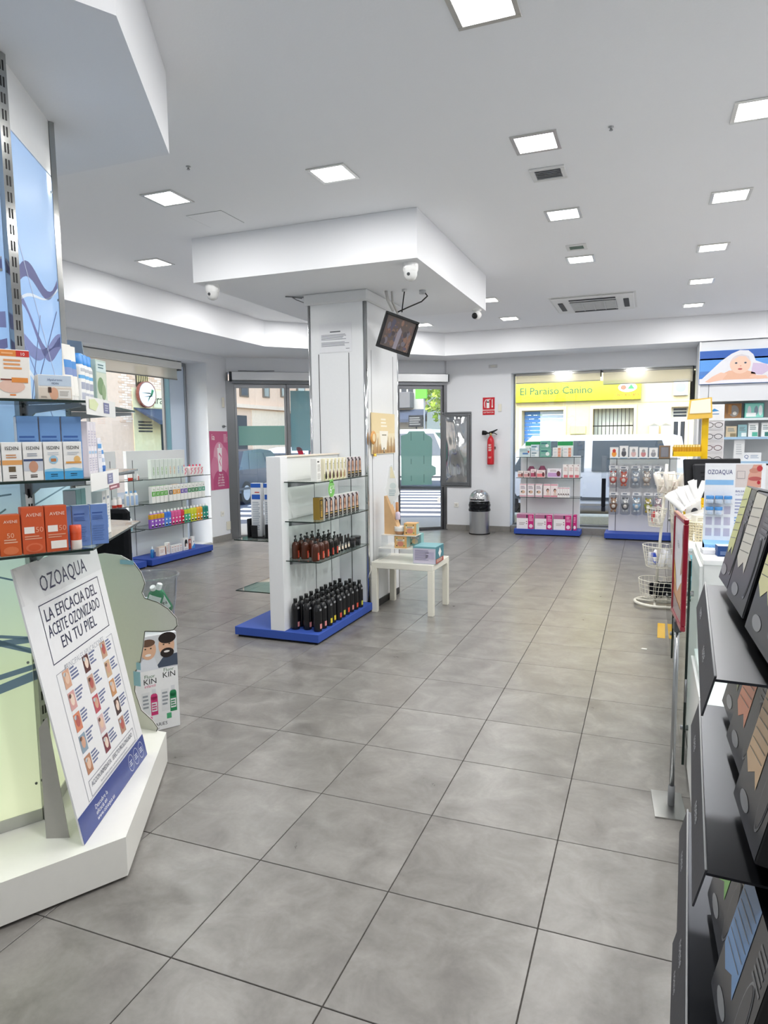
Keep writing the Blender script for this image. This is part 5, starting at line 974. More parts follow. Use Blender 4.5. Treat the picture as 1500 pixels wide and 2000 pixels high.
# ================================================================== shelving under the left window
def wallrack(lb, y0, y1, x1=-5.33, far=True):
    t_ = thing('wall_shelf', lb, 'shelf', (0, 0, 0), 0, 'white shelf units under the left window')
    g = MB('paint'); g.box(-5.76, y0+.01, 0, x1-.02, y1-.01, .02, '#15171c'); g.box(-5.77, y0, .018, x1, y1, .092, '#3350a8', .003); part('base', g, t_)
    g = MB('paint'); g.box(-5.75, y0+.06, .092, -5.70, y1-.06, 1.415, '#dfe1e2', .002); part('back_panel', g, t_)
    for y in (y0+.16, y1-.16):
        g = MB('paper'); g.box(-5.70, y-.004, .1, -5.698, y+.004, 1.30, '#3a3c40'); part('slot_rail', g, t_)
    for z in (1.074, .775, .47): part('glass_shelf', slab(MB(), [(-5.698, y0), (x1, y0), (x1, y1), (-5.698, y1)], z), t_)
    return t_
wallrack('white shelf unit with blue base under the left window, nearer the doors', 4.58, 5.83); wallrack('white shelf unit under the left window, partly behind the display column', 3.30, 4.52, -5.36)
z1, z2, z3, z4 = 1.0745, .7755, .4705, .0925
def refill(c, c2=None, w=.058, h=.235, tx=None, tc='#4fa83c'):
    def dr(mb, F, w_, h_):
        if c2: mb.rect(F, -w_*.46, h_*.02, w_*.46, h_*.98, c2)
        if tx: mb.vtxt(F, w_*.2, h_*.18, tx, w_*.62, tc, 3)
    return dr
CR_ = [carton('care_box', .072, .05, .235, '#dfe9e2', refill('#dfe9e2', None, tx='caren', tc=c)) for c in ('#6fae4a', '#7fbf3a', '#e2a35a', '#3f78c0')]
order = [0, 0, 1, 1, 2, 2, 3, 3]
for i, k in enumerate(order): put(CR_[k], (-5.40, 4.73+.079*i, z1), R90, '%s pale carton with upright %s lettering on the window shelf' % (ORD[i], ['green', 'lime', 'orange', 'blue'][k]), 'box', 'pale lettered cartons')
PKT = (lambda mb: (mb.box(-.034, -.03, 0, .034, .03, .12, '#f1e9e9', .004), mb.line(FR((0, -.03, 0), (1, 0, 0), (0, 0, 1)), [(.02, .1), (-.012, .085), (.014, .06), (-.018, .02)], .012, '#e05a78', 1), ('gel_pump_pack', mb.mesh('gel_pump_pack'), [])))(MB('gloss'))[2]
capm = (lambda c: (c.loft([(.12, .01, .01, 2), (.145, .01, .01, 2)], 10, '#d83a5c'), c.mesh('pump'))[1])(MB('gloss')); PKT = (PKT[0], PKT[1], [('pump', capm)])
for i in range(5): put(PKT, (-5.40 if i else -5.44, 5.40+.074*i, z1), R90, '%s white gel pack with a pink ribbon print' % ORD[i], 'bottle', 'pink ribbon gel packs')
def iabox(c): return carton('toothpaste_box', .066, .05, .205, '#f2f2ee', cdraw(('t', .05, .76, 'ia', .18, '#5a5d62' if c != '#58b23a' else '#4f9f34'), ('r', -.5, .40, .5, .68, c), ('b', -.2, .45, .3, .63, 4, W)), top=c)
seq = ['#58b23a']*4+['#4a4a4c', '#eaa23a', '#eaa23a', '#6b4fb0', '#6b4fb0', '#1f7a44', '#1f7a44', '#1f7a44', '#2a9a7a', '#2a9a7a']
nmc = {'#58b23a': 'bright green', '#4a4a4c': 'charcoal', '#eaa23a': 'orange', '#6b4fb0': 'violet', '#1f7a44': 'dark green', '#2a9a7a': 'sea green'}
IA = {c: iabox(c) for c in set(seq)}; cn = {}
for i, c in enumerate(seq):
    cn[c] = cn.get(c, 0)+1; y = 4.72+.0755*i+(.02 if i > 3 else 0)
    put(IA[c], (-5.40, y, z2), R90, ('%s white box with %s band on the middle window shelf' % (ORD[cn[c]-1], nmc[c])), 'box', 'banded toothpaste boxes')
def gel(c, c2):
    mb = MB('gloss'); mb.loft([(0, .029, .022, 4), (.004, .031, .024, 4)]+[(.01+.0165*k, .031, .024, 4) for k in range(10)]+[(.168, .029, .022, 3.5), (.176, .014, .012, 2.4)], 20, c, labelcb(0, .17, 1.2, [(.62, 1, -2, 2, c2), (.08, .14, -.4, .4, '#2a2a30'), (.4, .5, -.25, .25, W), (.2, .3, -.25, .25, '#ffffff')]))
    k = MB('gloss'); k.loft([(.175, .014, .014, 2), (.2, .014, .014, 2), (.204, .011, .011, 2)], 12, '#f0f0ee'); return ('shower_gel_bottle', mb.mesh('shower_gel_bottle'), [('cap', k.mesh('cap'))])
gseq = [('#9a62c8', '#d9a428')]*4+[('#5b8fe0', '#3f78d8')]*2+[('#df4f92', '#e0649c')]*3+[('#d02a44', '#d83a50')]+[('#48b08a', '#c8d23a')]*2+[('#c9cf2a', '#d4d83a')]*2+[('#f0a428', '#f0b03a')]*2+[('#2f9a86', '#2a8a7a')]*2
gn = {'#9a62c8': 'violet and gold', '#5b8fe0': 'blue', '#df4f92': 'pink', '#d02a44': 'red', '#48b08a': 'green and lime', '#c9cf2a': 'lime yellow', '#f0a428': 'orange', '#2f9a86': 'teal'}
G_ = {c: gel(*c) for c in set(gseq)}; cn = {}
for i, c in enumerate(gseq):
    cn[c] = cn.get(c, 0)+1; put(G_[c], (-5.385, 4.66+.0655*i, z3), R90, '%s %s shower gel bottle on the lower window shelf' % (ORD[cn[c]-1], gn[c[0]]), 'bottle', 'shower gel bottles')
# near unit: assorted white bottles
WB = bottle('white_bottle', [(0, .026, .02, 3.2), (.005, .029, .022, 3.2), (.12, .029, .022, 3.2), (.14, .022, .018, 2.6), (.15, .012, .012, 2)], 20, '#f0f0ee', lambda a, z_: ('#a9c4e6' if z_ > .06 and abs(a) < .8 and z_ < .12 else None), 'gloss', 'cap', [(.15, .013, .013, 2), (.175, .013, .013, 2)], '#8fc0ee')
RB_ = bottle('supplement_bottle', [(0, .026, .026, 2), (.005, .028, .028, 2), (.03, .028, .028, 2), (.031, .028, .028, 2), (.09, .028, .028, 2), (.1, .02, .02, 2)], 20, '#f0ece8', lambda a, z_: ('#c23a2c' if z_ < .031 else None), 'gloss', 'cap', [(.1, .022, .022, 2), (.12, .022, .022, 2)], '#f1f0ee')
PW_ = bottle('pump_lotion_bottle', [(0, .032, .026, 2.6), (.005, .036, .029, 2.6), (.12, .036, .029, 2.6), (.15, .026, .022, 2.2), (.16, .013, .013, 2)], 20, '#eef1f0', lambda a, z_: ('#8fb8c4' if .06 < z_ < .09 and abs(a) < .6 else None), 'gloss', 'pump', [(.16, .014, .014, 2), (.175, .014, .014, 2)], '#1e4a54', pumphead(.175, 0, '#1e4a54', .03))
for i in range(3): put(WB, (-5.42, 4.30+.075*i, z2), R90, '%s white bottle with pale blue cap beside the banded boxes' % ORD[i], 'bottle', 'pale blue capped bottles')
for i in range(2): put(RB_, (-5.42, 4.10+.08*i, z2), R90, ('nearer' if i == 0 else 'farther')+' white supplement bottle with a red base', 'bottle', 'red based bottles')
for i in range(2): put(PW_, (-5.43, 4.24+.10*i, z3), R90, ('nearer' if i == 0 else 'farther')+' white lotion bottle with dark pump under the left window', 'bottle', 'dark pump lotion bottles')
for i in range(3): put(WB, (-5.44, 4.16+.085*i, z4), R90, '%s white bottle on the blue base behind the standee' % ORD[i], 'bottle', 'white bottles on the base')
put(RB_, (-5.44, 4.40, z1), R90, 'white bottle with red base on the upper window shelf', 'bottle')
k_ = bottle('dropper_bottle', [(0, .016, .016, 2), (.05, .016, .016, 2), (.055, .008, .008, 2)], 14, '#f0eeea', lambda a, z_: '#b5564a' if .01 < z_ < .03 and abs(a) < .7 else None, 'gloss', 'cap', [(.055, .01, .01, 2), (.075, .01, .01, 2)], W)
put(k_, (-5.40, 4.48, z1), R90, 'tiny white bottle beside the pale lettered cartons', 'bottle')
# base row of the far unit
k_ = bottle('blue_spray_bottle', [(0, .022, .022, 2), (.004, .024, .024, 2), (.09, .024, .024, 2), (.105, .012, .012, 2)], 16, '#2f86c8', lambda a, z_: '#1f5a9a' if .03 < z_ < .07 and abs(a) < .7 else None, 'gloss', 'cap', [(.105, .012, .012, 2), (.14, .009, .009, 2)], '#dfeaf0')
put(k_, (-5.44, 4.72, z4), R90, 'blue spray bottle standing alone on the blue base', 'bottle')
k_ = carton('brush_set_box', .14, .05, .115, '#e6d4c4', cdraw(('r', -.42, .1, .42, .9, '#f3ece6'), ('r', .36, .1, .48, .9, '#b9705c'), ('b', -.3, .3, .2, .7, 4, '#d2b8a8')))
put(k_, (-5.44, 4.88, z4), R90, 'beige brush set box on the blue base', 'box')
SBX = carton('hair_clip_box', .05, .04, .10, '#f2f0ee', cdraw(('b', -.35, .1, .35, .6, 5, '#b9a8a4'), ('r', -.3, .7, .3, .85, '#d7b8ac')))
TBX = carton('tall_hair_box', .06, .04, .15, '#f2f0ee', cdraw(('r', -.1, .1, .4, .9, '#e0cfc8'), ('b', -.4, .2, -.12, .8, 6, '#b5b0ae')))
put(TBX, (-5.44, 5.0, z4), R90, 'tall white box right of the brush set on the blue base', 'box')
for i in range(4): put(SBX, (-5.43, 5.07+.056*i, z4), R90, '%s small white box in the row on the blue base' % ORD[i], 'box', 'small white boxes on the blue base')
k_ = carton('wig_cap_box', .10, .05, .16, '#f0efee', cdraw(('e', 0, .62, .3, .28, '#1d1c22'), ('r', -.3, .3, -.1, .62, '#1d1c22', 3), ('e', .05, .42, .16, .14, '#e6cfc2', 3), ('r', -.35, .05, .35, .15, '#c9c4c2')))
put(k_, (-5.43, 5.34, z4), R90, 'white box with a black haired head picture on the blue base', 'box')
k_ = carton('red_slim_box', .04, .04, .13, '#a8483c', cdraw(('r', -.35, .6, .35, .9, '#e4d2cc'))); put(k_, (-5.43, 5.43, z4), R90, 'slim dark red box on the blue base', 'box')
k_ = carton('blue_corner_box', .06, .04, .16, '#f0f1f2', cdraw(('p', [(-.5, 0), (.5, 0), (.5, .45), (-.5, .15)], '#3f90d8'), ('r', .1, .5, .3, .62, '#2f4f7a'))); put(k_, (-5.43, 5.50, z4), R90, 'white box with blue corner at the end of the blue base', 'box')
# ---------------------------------------------------------------- left wall bits
t_ = thing('toothpaste_poster', 'pink poster with a white tube on the wall beside the left door', 'poster', (-5.779, 6.70, 1.235), R90)
g = MB('gloss'); g.box(-.235, -.003, -.44, .235, 0, .44, '#cf6f92'); F = FR((0, -.003, 0), (1, 0, 0), (0, 0, 1))
g.rect(F, -.23, -.435, .23, .435, '#c9628a'); g.ell(F, 0, .06, .15, .22, '#dd9ab2', 2); g.ell(F, .12, -.0, .105, .2, '#d684a2', 2.2); g.ell(F, -.125, -.12, .1, .18, '#d27c9c', 2.1); g.ell(F, .02, -.32, .195, .18, '#b94a78', 3, 24, 0, 180); g.rect(F, -.18, -.435, .22, -.32, '#b94a78', 3)
g.poly(F, [(-.055, .19), (.065, .19), (.045, -.17), (-.03, -.17)], '#f2e9ec', 4); g.rect(F, -.015, .19, .02, .25, '#f2e9ec', 4); g.poly(F, [(-.02, .1), (.03, .05), (-.015, -.02), (.02, -.09), (.035, -.09), (.005, -.01), (.05, .06), (.0, .12)], '#d86a92', 5)
g.txt(F, -.19, .31, 'ia', .13, '#fff4f4', 3, 'l'); g.bars(F, .12, .27, .22, .40, 6, '#e8b8c8', 3)
for i, s in enumerate(('Por ti', 'por ella', 'por ellas', 'por todas', 'nosotras')): g.txt(F, .02, -.23-.04*i, s, .045, '#fbeef0', 5)
part('sheet', g, t_)
def plate(lb, loc, rot, w=.08, h=.08, col='#efeee8', sock=False, cat='socket', nm='wall_socket'):
    t_ = thing(nm, lb, cat, loc, rot); g = MB('gloss'); g.box(-w/2, -.012, -h/2, w/2, 0, h/2, col, .003); part('plate', g, t_)
    if sock:
        g = MB('paper'); F = FR((0, -.012, 0), (1, 0, 0), (0, 0, 1)); g.ell(F, 0, 0, w*.3, h*.3, '#d5d3cc'); g.ell(F, -w*.1, 0, w*.05, h*.05, '#3a3a3a', 2, 8); g.ell(F, w*.1, 0, w*.05, h*.05, '#3a3a3a', 2, 8); part('inset', g, t_)
plate('white wall socket below the pink poster', (-5.779, 6.72, .42), R90, sock=True); plate('cream junction box low beside the left door', (-5.779, 6.87, .22), R90, .10, .13, '#e6e1d0', cat='box', nm='junction_box'); plate('cream intercom box above the pink poster', (-5.779, 6.84, 2.11), R90, .06, .15, '#e6e2d6', cat='box', nm='intercom')
g = MB('metal'); g.tube([(0, 0, 0), (0, -.03, 0)], .018, 10, '#9a9c9e'); g.tube([(0, -.03, 0), (.04, -.035, 0)], .006, 6, '#9a9c9e'); single('key_switch', g, 'small metal key switch above the pink poster', 'switch', (-5.779, 6.82, 1.75), R90)
# ================================================================== back wall
t_ = thing('relief_panel', 'polished steel relief panel in a stepped metal frame on the back wall', 'wall panel', (-2.685, 8.949, 1.34))
for k, (a, y0, y1) in enumerate(((0, -.02, 0), (.028, -.034, -.02), (.05, -.026, -.01))):
    g = MB('metal'); w0, h0 = .255-a, .62-a*1.1; wd = .026
    for q in ((-w0, -h0, w0, -h0+wd), (-w0, h0-wd, w0, h0), (-w0, -h0+wd, -w0+wd, h0-wd), (w0-wd, -h0+wd, w0, h0-wd)): g.box(q[0], y0, q[1], q[2], y1, q[3], '#8f9193', .004)
    part('frame_moulding', g, t_)
g = MB('chrome'); N, M_ = 18, 34; vs_ = []; 
for j in range(M_+1):
    for i in range(N+1):
        x = -.185+.37*i/N; z = -.545+1.09*j/M_; u_ = i/N*2-1; v_ = j/M_*2-1
        y = -.012-.055*(1-u_*u_)*(1-v_**4)*(.75+.25*math.cos(v_*6.2))-.012*math.sin(u_*5+v_*3)*(1-abs(u_))
        vs_.append((x, y, z))
g.add(vs_, [(j*(N+1)+i, j*(N+1)+i+1, (j+1)*(N+1)+i+1, (j+1)*(N+1)+i) for j in range(M_) for i in range(N)], '#c4c6c8', True); part('bulged_plate', g, t_)
# extinguisher and its sign
t_ = thing('extinguisher_sign', 'red fire extinguisher sign on the back wall', 'sign', (-2.148, 8.949, 2.04)); RED = '#c8202c'
g = MB('gloss'); g.box(-.097, -.003, -.14, .097, 0, .14, RED); part('plate', g, t_)
g = MB('gloss'); F = FR((0, -.003, 0), (1, 0, 0), (0, 0, 1)); g.rect(F, -.097, -.068, .097, -.058, W); g.txt(F, 0, -.112, 'EXTINTOR', .034, W, 1, wmax=.17)
g.rect(F, -.035, -.03, .012, .075, W); g.ell(F, -.0115, .075, .0235, .02, W, 1); g.rect(F, -.02, .09, .0, .112, W); g.line(F, [(-.015, .105), (-.05, .1), (-.068, .06), (-.066, .01), (-.058, -.025)], .012, W); g.line(F, [(.0, .105), (.03, .112)], .009, W); g.rect(F, .052, -.0, .064, .11, W); g.poly(F, [(.044, .0), (.072, .0), (.058, -.03)], W); part('pictogram', g, t_)
t_ = thing('fire_extinguisher', 'red fire extinguisher with black horn hung on the back wall', 'fire extinguisher', (-2.095, 8.875, 1.1))
g = MB('gloss'); g.lathe([(.04, 0), (.056, .006), (.057, .02), (.057, .36), (.052, .40), (.036, .435), (.02, .452), (.018, .47)], 24, RED, lambda a, z_: ('#e6e2de' if (.15 < z_ < .17 and abs(a) < .9) else ('#3a1a1c' if .25 < z_ < .33 and abs(a) < 1.1 else None))); part('cylinder', g, t_)
for i, zz in enumerate((.10, .22, .26, .30)):
    g = MB('paper'); F = FR((0, -.0578, 0), (1, 0, 0), (0, 0, 1)); g.bars(F, -.025, zz, .025, zz+.03, 3, '#f2efe9' if i else '#e8b8b0'); part('label_print', g, t_)
g = MB('metal'); g.lathe([(.02, .468), (.02, .50), (.014, .51)], 12, '#9a8a5a'); part('valve', g, t_)
g = MB('paint'); g.prism([(-.02, .50), (.05, .52), (.11, .555), (.105, .57), (.04, .545), (-.03, .525)], -.008, .008, '#17181a', FR((0, 0, 0), (1, 0, 0), (0, 0, 1))); g.prism([(.0, .50), (.06, .50), (.10, .475), (.105, .485), (.06, .515), (.0, .515)], -.008, .008, '#17181a', FR((0, 0, 0), (1, 0, 0), (0, 0, 1))); part('handle', g, t_)
g = MB('paint'); g.T = Matrix.Translation((-.02, -.01, .505)) @ Matrix.Rotation(-math.pi/2+.08, 4, 'Y'); g.lathe([(.01, 0), (.014, .03), (.034, .06), (.038, .115), (.03, .116), (.001, .10)], 16, '#151619', cap=False); part('horn', g, t_)
g = MB('metal'); g.box(-.07, .055, .25, .07, .073, .29, '#9a9c9e', .003); part('bracket', g, t_)
def bplate(lb, x, z, w, h, cat, nm, col='#efeee8', sock=False): plate(lb, (x, 8.949, z), 0, w, h, col, sock, cat, nm)
bplate('white thermostat on the back wall beside the extinguisher sign', -1.965, 2.01, .055, .12, 'thermostat', 'thermostat', '#e9e4d6'); bplate('white wall socket low on the back wall beside the bin', -2.685, .423, .075, .075, 'socket', 'wall_socket', sock=True); bplate('grey alarm plate high on the back wall', -2.08, 2.672, .14, .05, 'alarm', 'alarm_plate', '#c9cacb', True)
# push bin
t_ = thing('dome_bin', 'round polished steel waste bin with black liner and dome lid', 'bin', (-2.215, 8.62, 0))
g = MB('paint'); g.lathe([(.168, 0), (.168, .018)], 30, '#17181a'); part('foot_ring', g, t_)
g = MB('metal'); g.lathe([(.16, .018), (.16, .49)], 36, '#b9bbbd'); part('body', g, t_)
g = MB('foil'); pr = []; 
g.loft([(.37+.02*k, .172+.006*math.sin(k*1.7), .172+.006*math.cos(k*2.1), 2) for k in range(8)]+[(.53, .15, .15, 2), (.545, .12, .12, 2)], 30, '#26282b', cap=False); part('bin_liner', g, t_)
g = MB('foil'); g.lathe([(.166, .53), (.166, .56), (.155, .61), (.13, .655), (.09, .69), (.04, .71), (.001, .714)], 32, '#c3c5c6', cap=False); part('dome_lid', g, t_)
g = MB('paint'); g.box(-.11, -.172, .55, .11, -.14, .57, '#232426'); part('flap_edge', g, t_)
# ---------------------------------------------------------------- two gondolas before the back window
def gondola(lb, x0, x1, y0, y1, zs, zp, pin=.04):
    t_ = thing('window_gondola', lb, 'shelf', (0, 0, 0), 0, 'gondolas before the back window')
    g = MB('paint'); g.box(x0+.02, y0+.02, 0, x1-.02, y1-.01, .02, '#15171c'); g.box(x0, y0, .018, x1, y1, .095, '#3350a8', .003); part('base', g, t_)
    g = MB('paint'); g.box(x0+pin, y1-.10, .095, x1-pin, y1-.05, zp, '#e9e8ea', .002); part('back_panel', g, t_)
    for x in (x0+.14, x1-.14):
        g = MB('paper'); g.box(x-.004, y1-.102, .1, x+.004, y1-.10, zp-.02, '#2f3136'); part('slot_rail', g, t_)
    for z in zs: part('glass_shelf', slab(MB(), [(x0+.02, y0+.03), (x1-.01, y0+.03), (x1-.01, y1-.101), (x0+.02, y1-.101)], z), t_)
    return t_
gondola('glass shelved gondola with pink boxes before the back window', -1.67, -.66, 8.66, 9.10, (1.225, .905, .60), 1.235); ga, gb, gc, gd = 1.2255, .9055, .6005, .0955
gondola('gondola hung with bagged plush toys before the back window', -.30, .72, 8.54, 8.96, (1.205,), 1.215)
PKB = carton('nursing_pad_box', .27, .16, .235, '#f0ecee', cdraw(('r', -.49, .72, .49, .985, '#b56f94'), ('r', .16, .01, .49, .985, '#c9267a', 2), ('e', .33, .2, .11, .13, '#f0dbe6', 3), ('b', .22, .52, .45, .92, 4, '#eab4d0', 3), ('r', .06, .74, .14, .95, '#3c2a3a', 2), ('b', -.35, .25, .0, .45, 2, '#bfb6b6'), ('e', .08, .5, .03, .035, '#8a3a50'), ('e', .08, .36, .03, .035, '#8a3a50')), top='#d9a0be')
for i in range(3): put(PKB, (-1.50+.285*i, 8.78, gd), 0, '%s large white and magenta box from the left on the blue base' % ORD[i], 'box', 'magenta banded boxes')
put(carton('slim_magenta_box', .045, .14, .235, '#c9267a', cdraw(('e', 0, .2, .4, .12, '#f0dbe6'), ('b', -.3, .5, .3, .9, 4, '#eab4d0'))), (-.745, 8.78, gd), 0, 'slim magenta box at the right end of the blue base', 'box')
BBX = carton('breast_pump_box', .105, .10, .205, '#f1eaec', cdraw(('r', -.48, .02, .48, .12, '#dba6b4'), ('e', 0, .38, .32, .12, '#d8b49c'), ('e', -.2, .4, .1, .06, '#4f5f5a', 3), ('b', -.35, .6, .35, .85, 3, '#9a8a9a'), ('r', -.48, .92, .48, .99, '#e2b6c2')))
for i in range(3): put(BBX, (-1.545+.122*i, 8.78, gc), 0, '%s white and pink box with a feeding picture, third shelf' % ORD[i], 'box', 'feeding picture boxes')
MBX = carton('maternity_box', .105, .10, .205, '#f3e6e6', cdraw(('r', -.48, .02, .48, .13, '#d98a9c'), ('r', -.48, .88, .48, .99, '#e2a6b4'), ('e', .12, .52, .2, .14, '#3a2c2a'), ('e', .14, .46, .14, .12, '#dcae98', 3), ('p', [(-.1, .13), (.4, .13), (.3, .38), (.0, .38)], '#e4cfc4', 3)))
for i in range(2): put(MBX, (-1.175+.109*i, 8.78, gc), 0, ('left' if i == 0 else 'right')+' pink box with a woman picture on the third shelf', 'box', 'woman picture boxes')
NBX = carton('thin_test_box', .034, .10, .155, '#f3eeee', cdraw(('r', -.45, .88, .45, .98, '#e2b0bc'), ('p', [(-.4, .2), (0, .32), (.4, .18), (.4, .3), (0, .42), (-.4, .3)], '#5a3a3a')))
for i in range(5): put(NBX, (-.995+.036*i, 8.78, gc), 0, '%s thin white box at the right of the third shelf' % ORD[i], 'box', 'thin white boxes')
items = [(-1.585, .09, .10, '#ece4e0', '#c98a80', 'small white box at the left end of the second shelf'), (-1.485, .10, .10, '#eedfde', '#d8a0a0', 'pale pink box second on the second shelf'), (-1.385, .09, .13, '#f0d9dc', '#b0506a', 'pink and white box with a face on the second shelf'), (-1.27, .13, .115, '#f3e3e0', '#e07a80', 'white box with a coral band on the second shelf'), (-1.065, .215, .14, '#f0eaf0', '#c9a0d0', 'wide white and lilac box on the second shelf')]
for x, w_, h_, c, c2, lb in items: put(carton('care_carton', w_-.005, .09, h_, c, cdraw(('r', -.46, .1, .46, .55, c2), ('e', .3, .45, .14, .3, '#6a3a40'), ('b', -.3, .65, .25, .9, 2, '#b9a8ac'))), (x, 8.76, gb), 0, lb, 'box', 'assorted cartons on the second shelf')
SL = carton('slim_pink_box', .078, .07, .205, '#f2ebe8', cdraw(('r', -.3, .02, .45, .22, '#d8707c'), ('b', -.3, .5, .35, .8, 4, '#d6b4b0'), ('e', .3, .92, .1, .03, '#6a3a50')))
for i in range(3): put(SL, (-.90+.083*i, 8.76, gb), 0, '%s tall pale pink box at the right of the second shelf' % ORD[i], 'box', 'tall pale pink boxes')
for x, z_, lb in ((-1.44, .10, 'left mauve rounded pouch behind the second shelf boxes'), (-1.27, .13, 'right mauve rounded pouch behind the second shelf boxes')):
    g = MB('fabric'); g.loft([(0, .05, .035, 2.6), (.06, .065, .04, 2.4), (.12, .06, .035, 2.2), (.15+z_*.2, .03, .02, 2)], 16, '#9a5a72'); single('mauve_pouch', g, lb, 'pouch', (x, 8.88, gb), 0, 'mauve pouches')
DP = carton('diaper_pack', .17, .14, .135, '#cfe0e2', cdraw(('b', -.45, .6, .4, .95, 3, '#8fb0b8'), ('r', -.2, .3, .3, .5, '#5f86b8'), ('e', .34, .6, .08, .12, '#c2544a')), mat='gloss')
put(DP, (-1.52, 8.78, ga), 0, 'pale blue nappy pack at the left of the top shelf', 'pack')
for i, (w_, h_, x, c, lb) in enumerate(((.125, .09, -1.365, '#dfe6ea', 'white wipes pack with red logo on the top shelf'), (.125, .10, -1.365, '#c9dbe6', 'pale blue wipes pack stacked on the white wipes pack'), (.165, .135, -1.205, '#79b5a2', 'mint green wipes pack on the top shelf'), (.15, .11, -1.21, '#6fae9c', 'mint green wipes pack stacked on another'))):
    z_ = ga if i in (0, 2) else (ga+.0915 if i == 1 else ga+.1365)
    put(carton('wipes_pack', w_, .12, h_, c, cdraw(('e', .2, .35, .18, .22, '#eef4f2'), ('r', -.4, .6, .2, .75, '#3f6f7a'), ('b', -.4, .15, .1, .4, 2, '#9fb8bc')), mat='gloss'), (x, 8.78, z_), 0, lb, 'pack', 'wipes packs')
for j in range(2):
    for i in range(3): put(carton('cotton_pack', .13, .11, .047, '#f1eeec', cdraw(('r', .1, .05, .42, .95, '#e2a084'), ('b', -.4, .2, .0, .8, 2, '#c9ced6')), mat='gloss'), (-1.03+.155*j, 8.78, ga+.048*i), 0, '%s cotton pack from the bottom in the %s clear stack' % (ORD[i], 'left' if j == 0 else 'right'), 'pack', 'stacked cotton packs')
for x, lb, tx in ((-1.43, 'green and white card reading ASO behind the nappy pack', 'ASO'), (-.93, 'right green and white card behind the cotton packs', 'ASO')): put(carton('green_header_card', .24, .02, .24, '#e6efe6', cdraw(('r', -.49, .72, .49, .98, '#2f9a58'), ('t', -.2, .38, tx, .3, '#4a4f52'))), (x, 8.945, ga), 0, lb, 'card', 'green header cards')
# gondola 2 top shelf boxes
z_ = 1.2055
def toybox(c, c2, h): return carton('plush_box', .12, .08, h, '#e4e3e4', cdraw(('r', -.42, .08, .42, .9, '#f2f1ef'), ('e', 0, .40, .28, .26, c), ('e', .0, .68, .2, .17, c2, 3), ('e', -.07, .7, .03, .03, '#2a2a2a', 4), ('e', .07, .7, .03, .03, '#2a2a2a', 4), ('r', -.42, .02, .42, .07, '#7fb0d6', 3)))
for i, (c, c2, h, nm) in enumerate((('#eda04a', '#cf4a3c', .165, 'orange fox'), ('#5a5a60', '#8a8a90', .185, 'grey bear'), ('#d9b6b4', '#b9b6b8', .17, 'pink and grey bunny'), ('#c9888a', '#b3aeb0', .16, 'rose koala'), ('#9a9aa0', '#c3c3c6', .155, 'pale grey elephant'))): put(toybox(c, c2, h), (-.19+.135*i, 8.64, z_), 0, 'white toy box with a %s picture on the top shelf' % nm, 'box', 'boxed plush toys')
put(carton('brown_frame_box', .15, .06, .185, '#8f7358', cdraw(('r', -.36, .1, .36, .9, '#77777c'), ('r', -.3, .15, .3, .85, '#8b8b92', 2))), (.50, 8.64, z_), 0, 'brown framed box at the right end of the top shelf', 'box')
def plush(lb, x, z, c, c2, w=.085, h=.26, belly='#efe6dc', extra=None):
    y = 8.70; t_ = thing('bagged_plush_toy', lb, 'plush toy', (x, y, z), 0, 'bagged plush toys on hooks')
    g = MB('fabric'); zb = -h*.62; sph = lambda cx, cy, cz, r, cc, sx=1, sz=1: g.loft([(cz-r*sz*math.cos(math.pi*k/8), max(r*sx*math.sin(math.pi*k/8), .0006), max(r*math.sin(math.pi*k/8), .0006), 2) for k in range(9)], 14, cc, cx=cx, cy=cy)
    sph(0, 0, zb-.035, w*.62, c, 1, 1.1); sph(0, -.006, zb+.045, w*.52, c2); sph(-w*.36, 0, zb+.085, w*.2, c); sph(w*.36, 0, zb+.085, w*.2, c); sph(-w*.55, -.01, zb-.01, w*.22, c, .8, 1.4); sph(w*.55, -.01, zb-.01, w*.22, c, .8, 1.4); sph(-w*.3, -.02, zb-.1, w*.24, c2); sph(w*.3, -.02, zb-.1, w*.24, c2); sph(0, -w*.38, zb-.03, w*.36, belly, 1, 1.1); sph(0, -w*.44, zb+.033, w*.22, belly); sph(-w*.2, -w*.46, zb+.062, .006, '#1a1a1a'); sph(w*.2, -w*.46, zb+.062, .006, '#1a1a1a'); part('toy', g, t_)
    g = MB('paper'); g.box(-w*.8, -.003, -.045, w*.8, .003, 0, '#e9e9ec'); g.rect(FR((0, -.003, 0), (1, 0, 0), (0, 0, 1)), -w*.5, -.032, w*.3, -.014, '#7a8494'); part('header_card', g, t_)
    g = MB('bag'); g.loft([(-h-.05, w*.5, .02, 4), (-h-.03, w*.95, .055, 4), (-h*.5, w*.98, .065, 4), (-.08, w*.9, .03, 4), (-.04, w*.82, .005, 4)], 18, W, cap=False); part('bag', g, t_)
    g = MB('metal'); g.tube([(0, .155, .012), (0, -.03, .012), (0, -.036, .022)], .003, 6, '#b9bbbd'); part('hook', g, t_)
for a in ((-.20, 1.10, '#d9675c', '#e8e2de', 'bagged red and white plush toy, upper row far left'), (-.05, 1.09, '#e0604e', '#d97a62', 'bagged coral plush toy, second in the upper row'), (.115, 1.10, '#a9b4c2', '#c6ccd4', 'bagged grey blue plush rabbit in the upper row'), (.27, 1.10, '#c8b4a4', '#d9cabc', 'bagged beige plush bear in the upper row'), (.42, 1.10, '#9aa2b0', '#b4bac4', 'bagged slate plush toy at the right of the upper row'), (.25, .985, '#a8433a', '#c86a5a', 'bagged dark red plush toy hanging below the beige bear')):
    if a[1] > 1: plush(a[4], a[0], a[1], a[2], a[3], .078, .29)
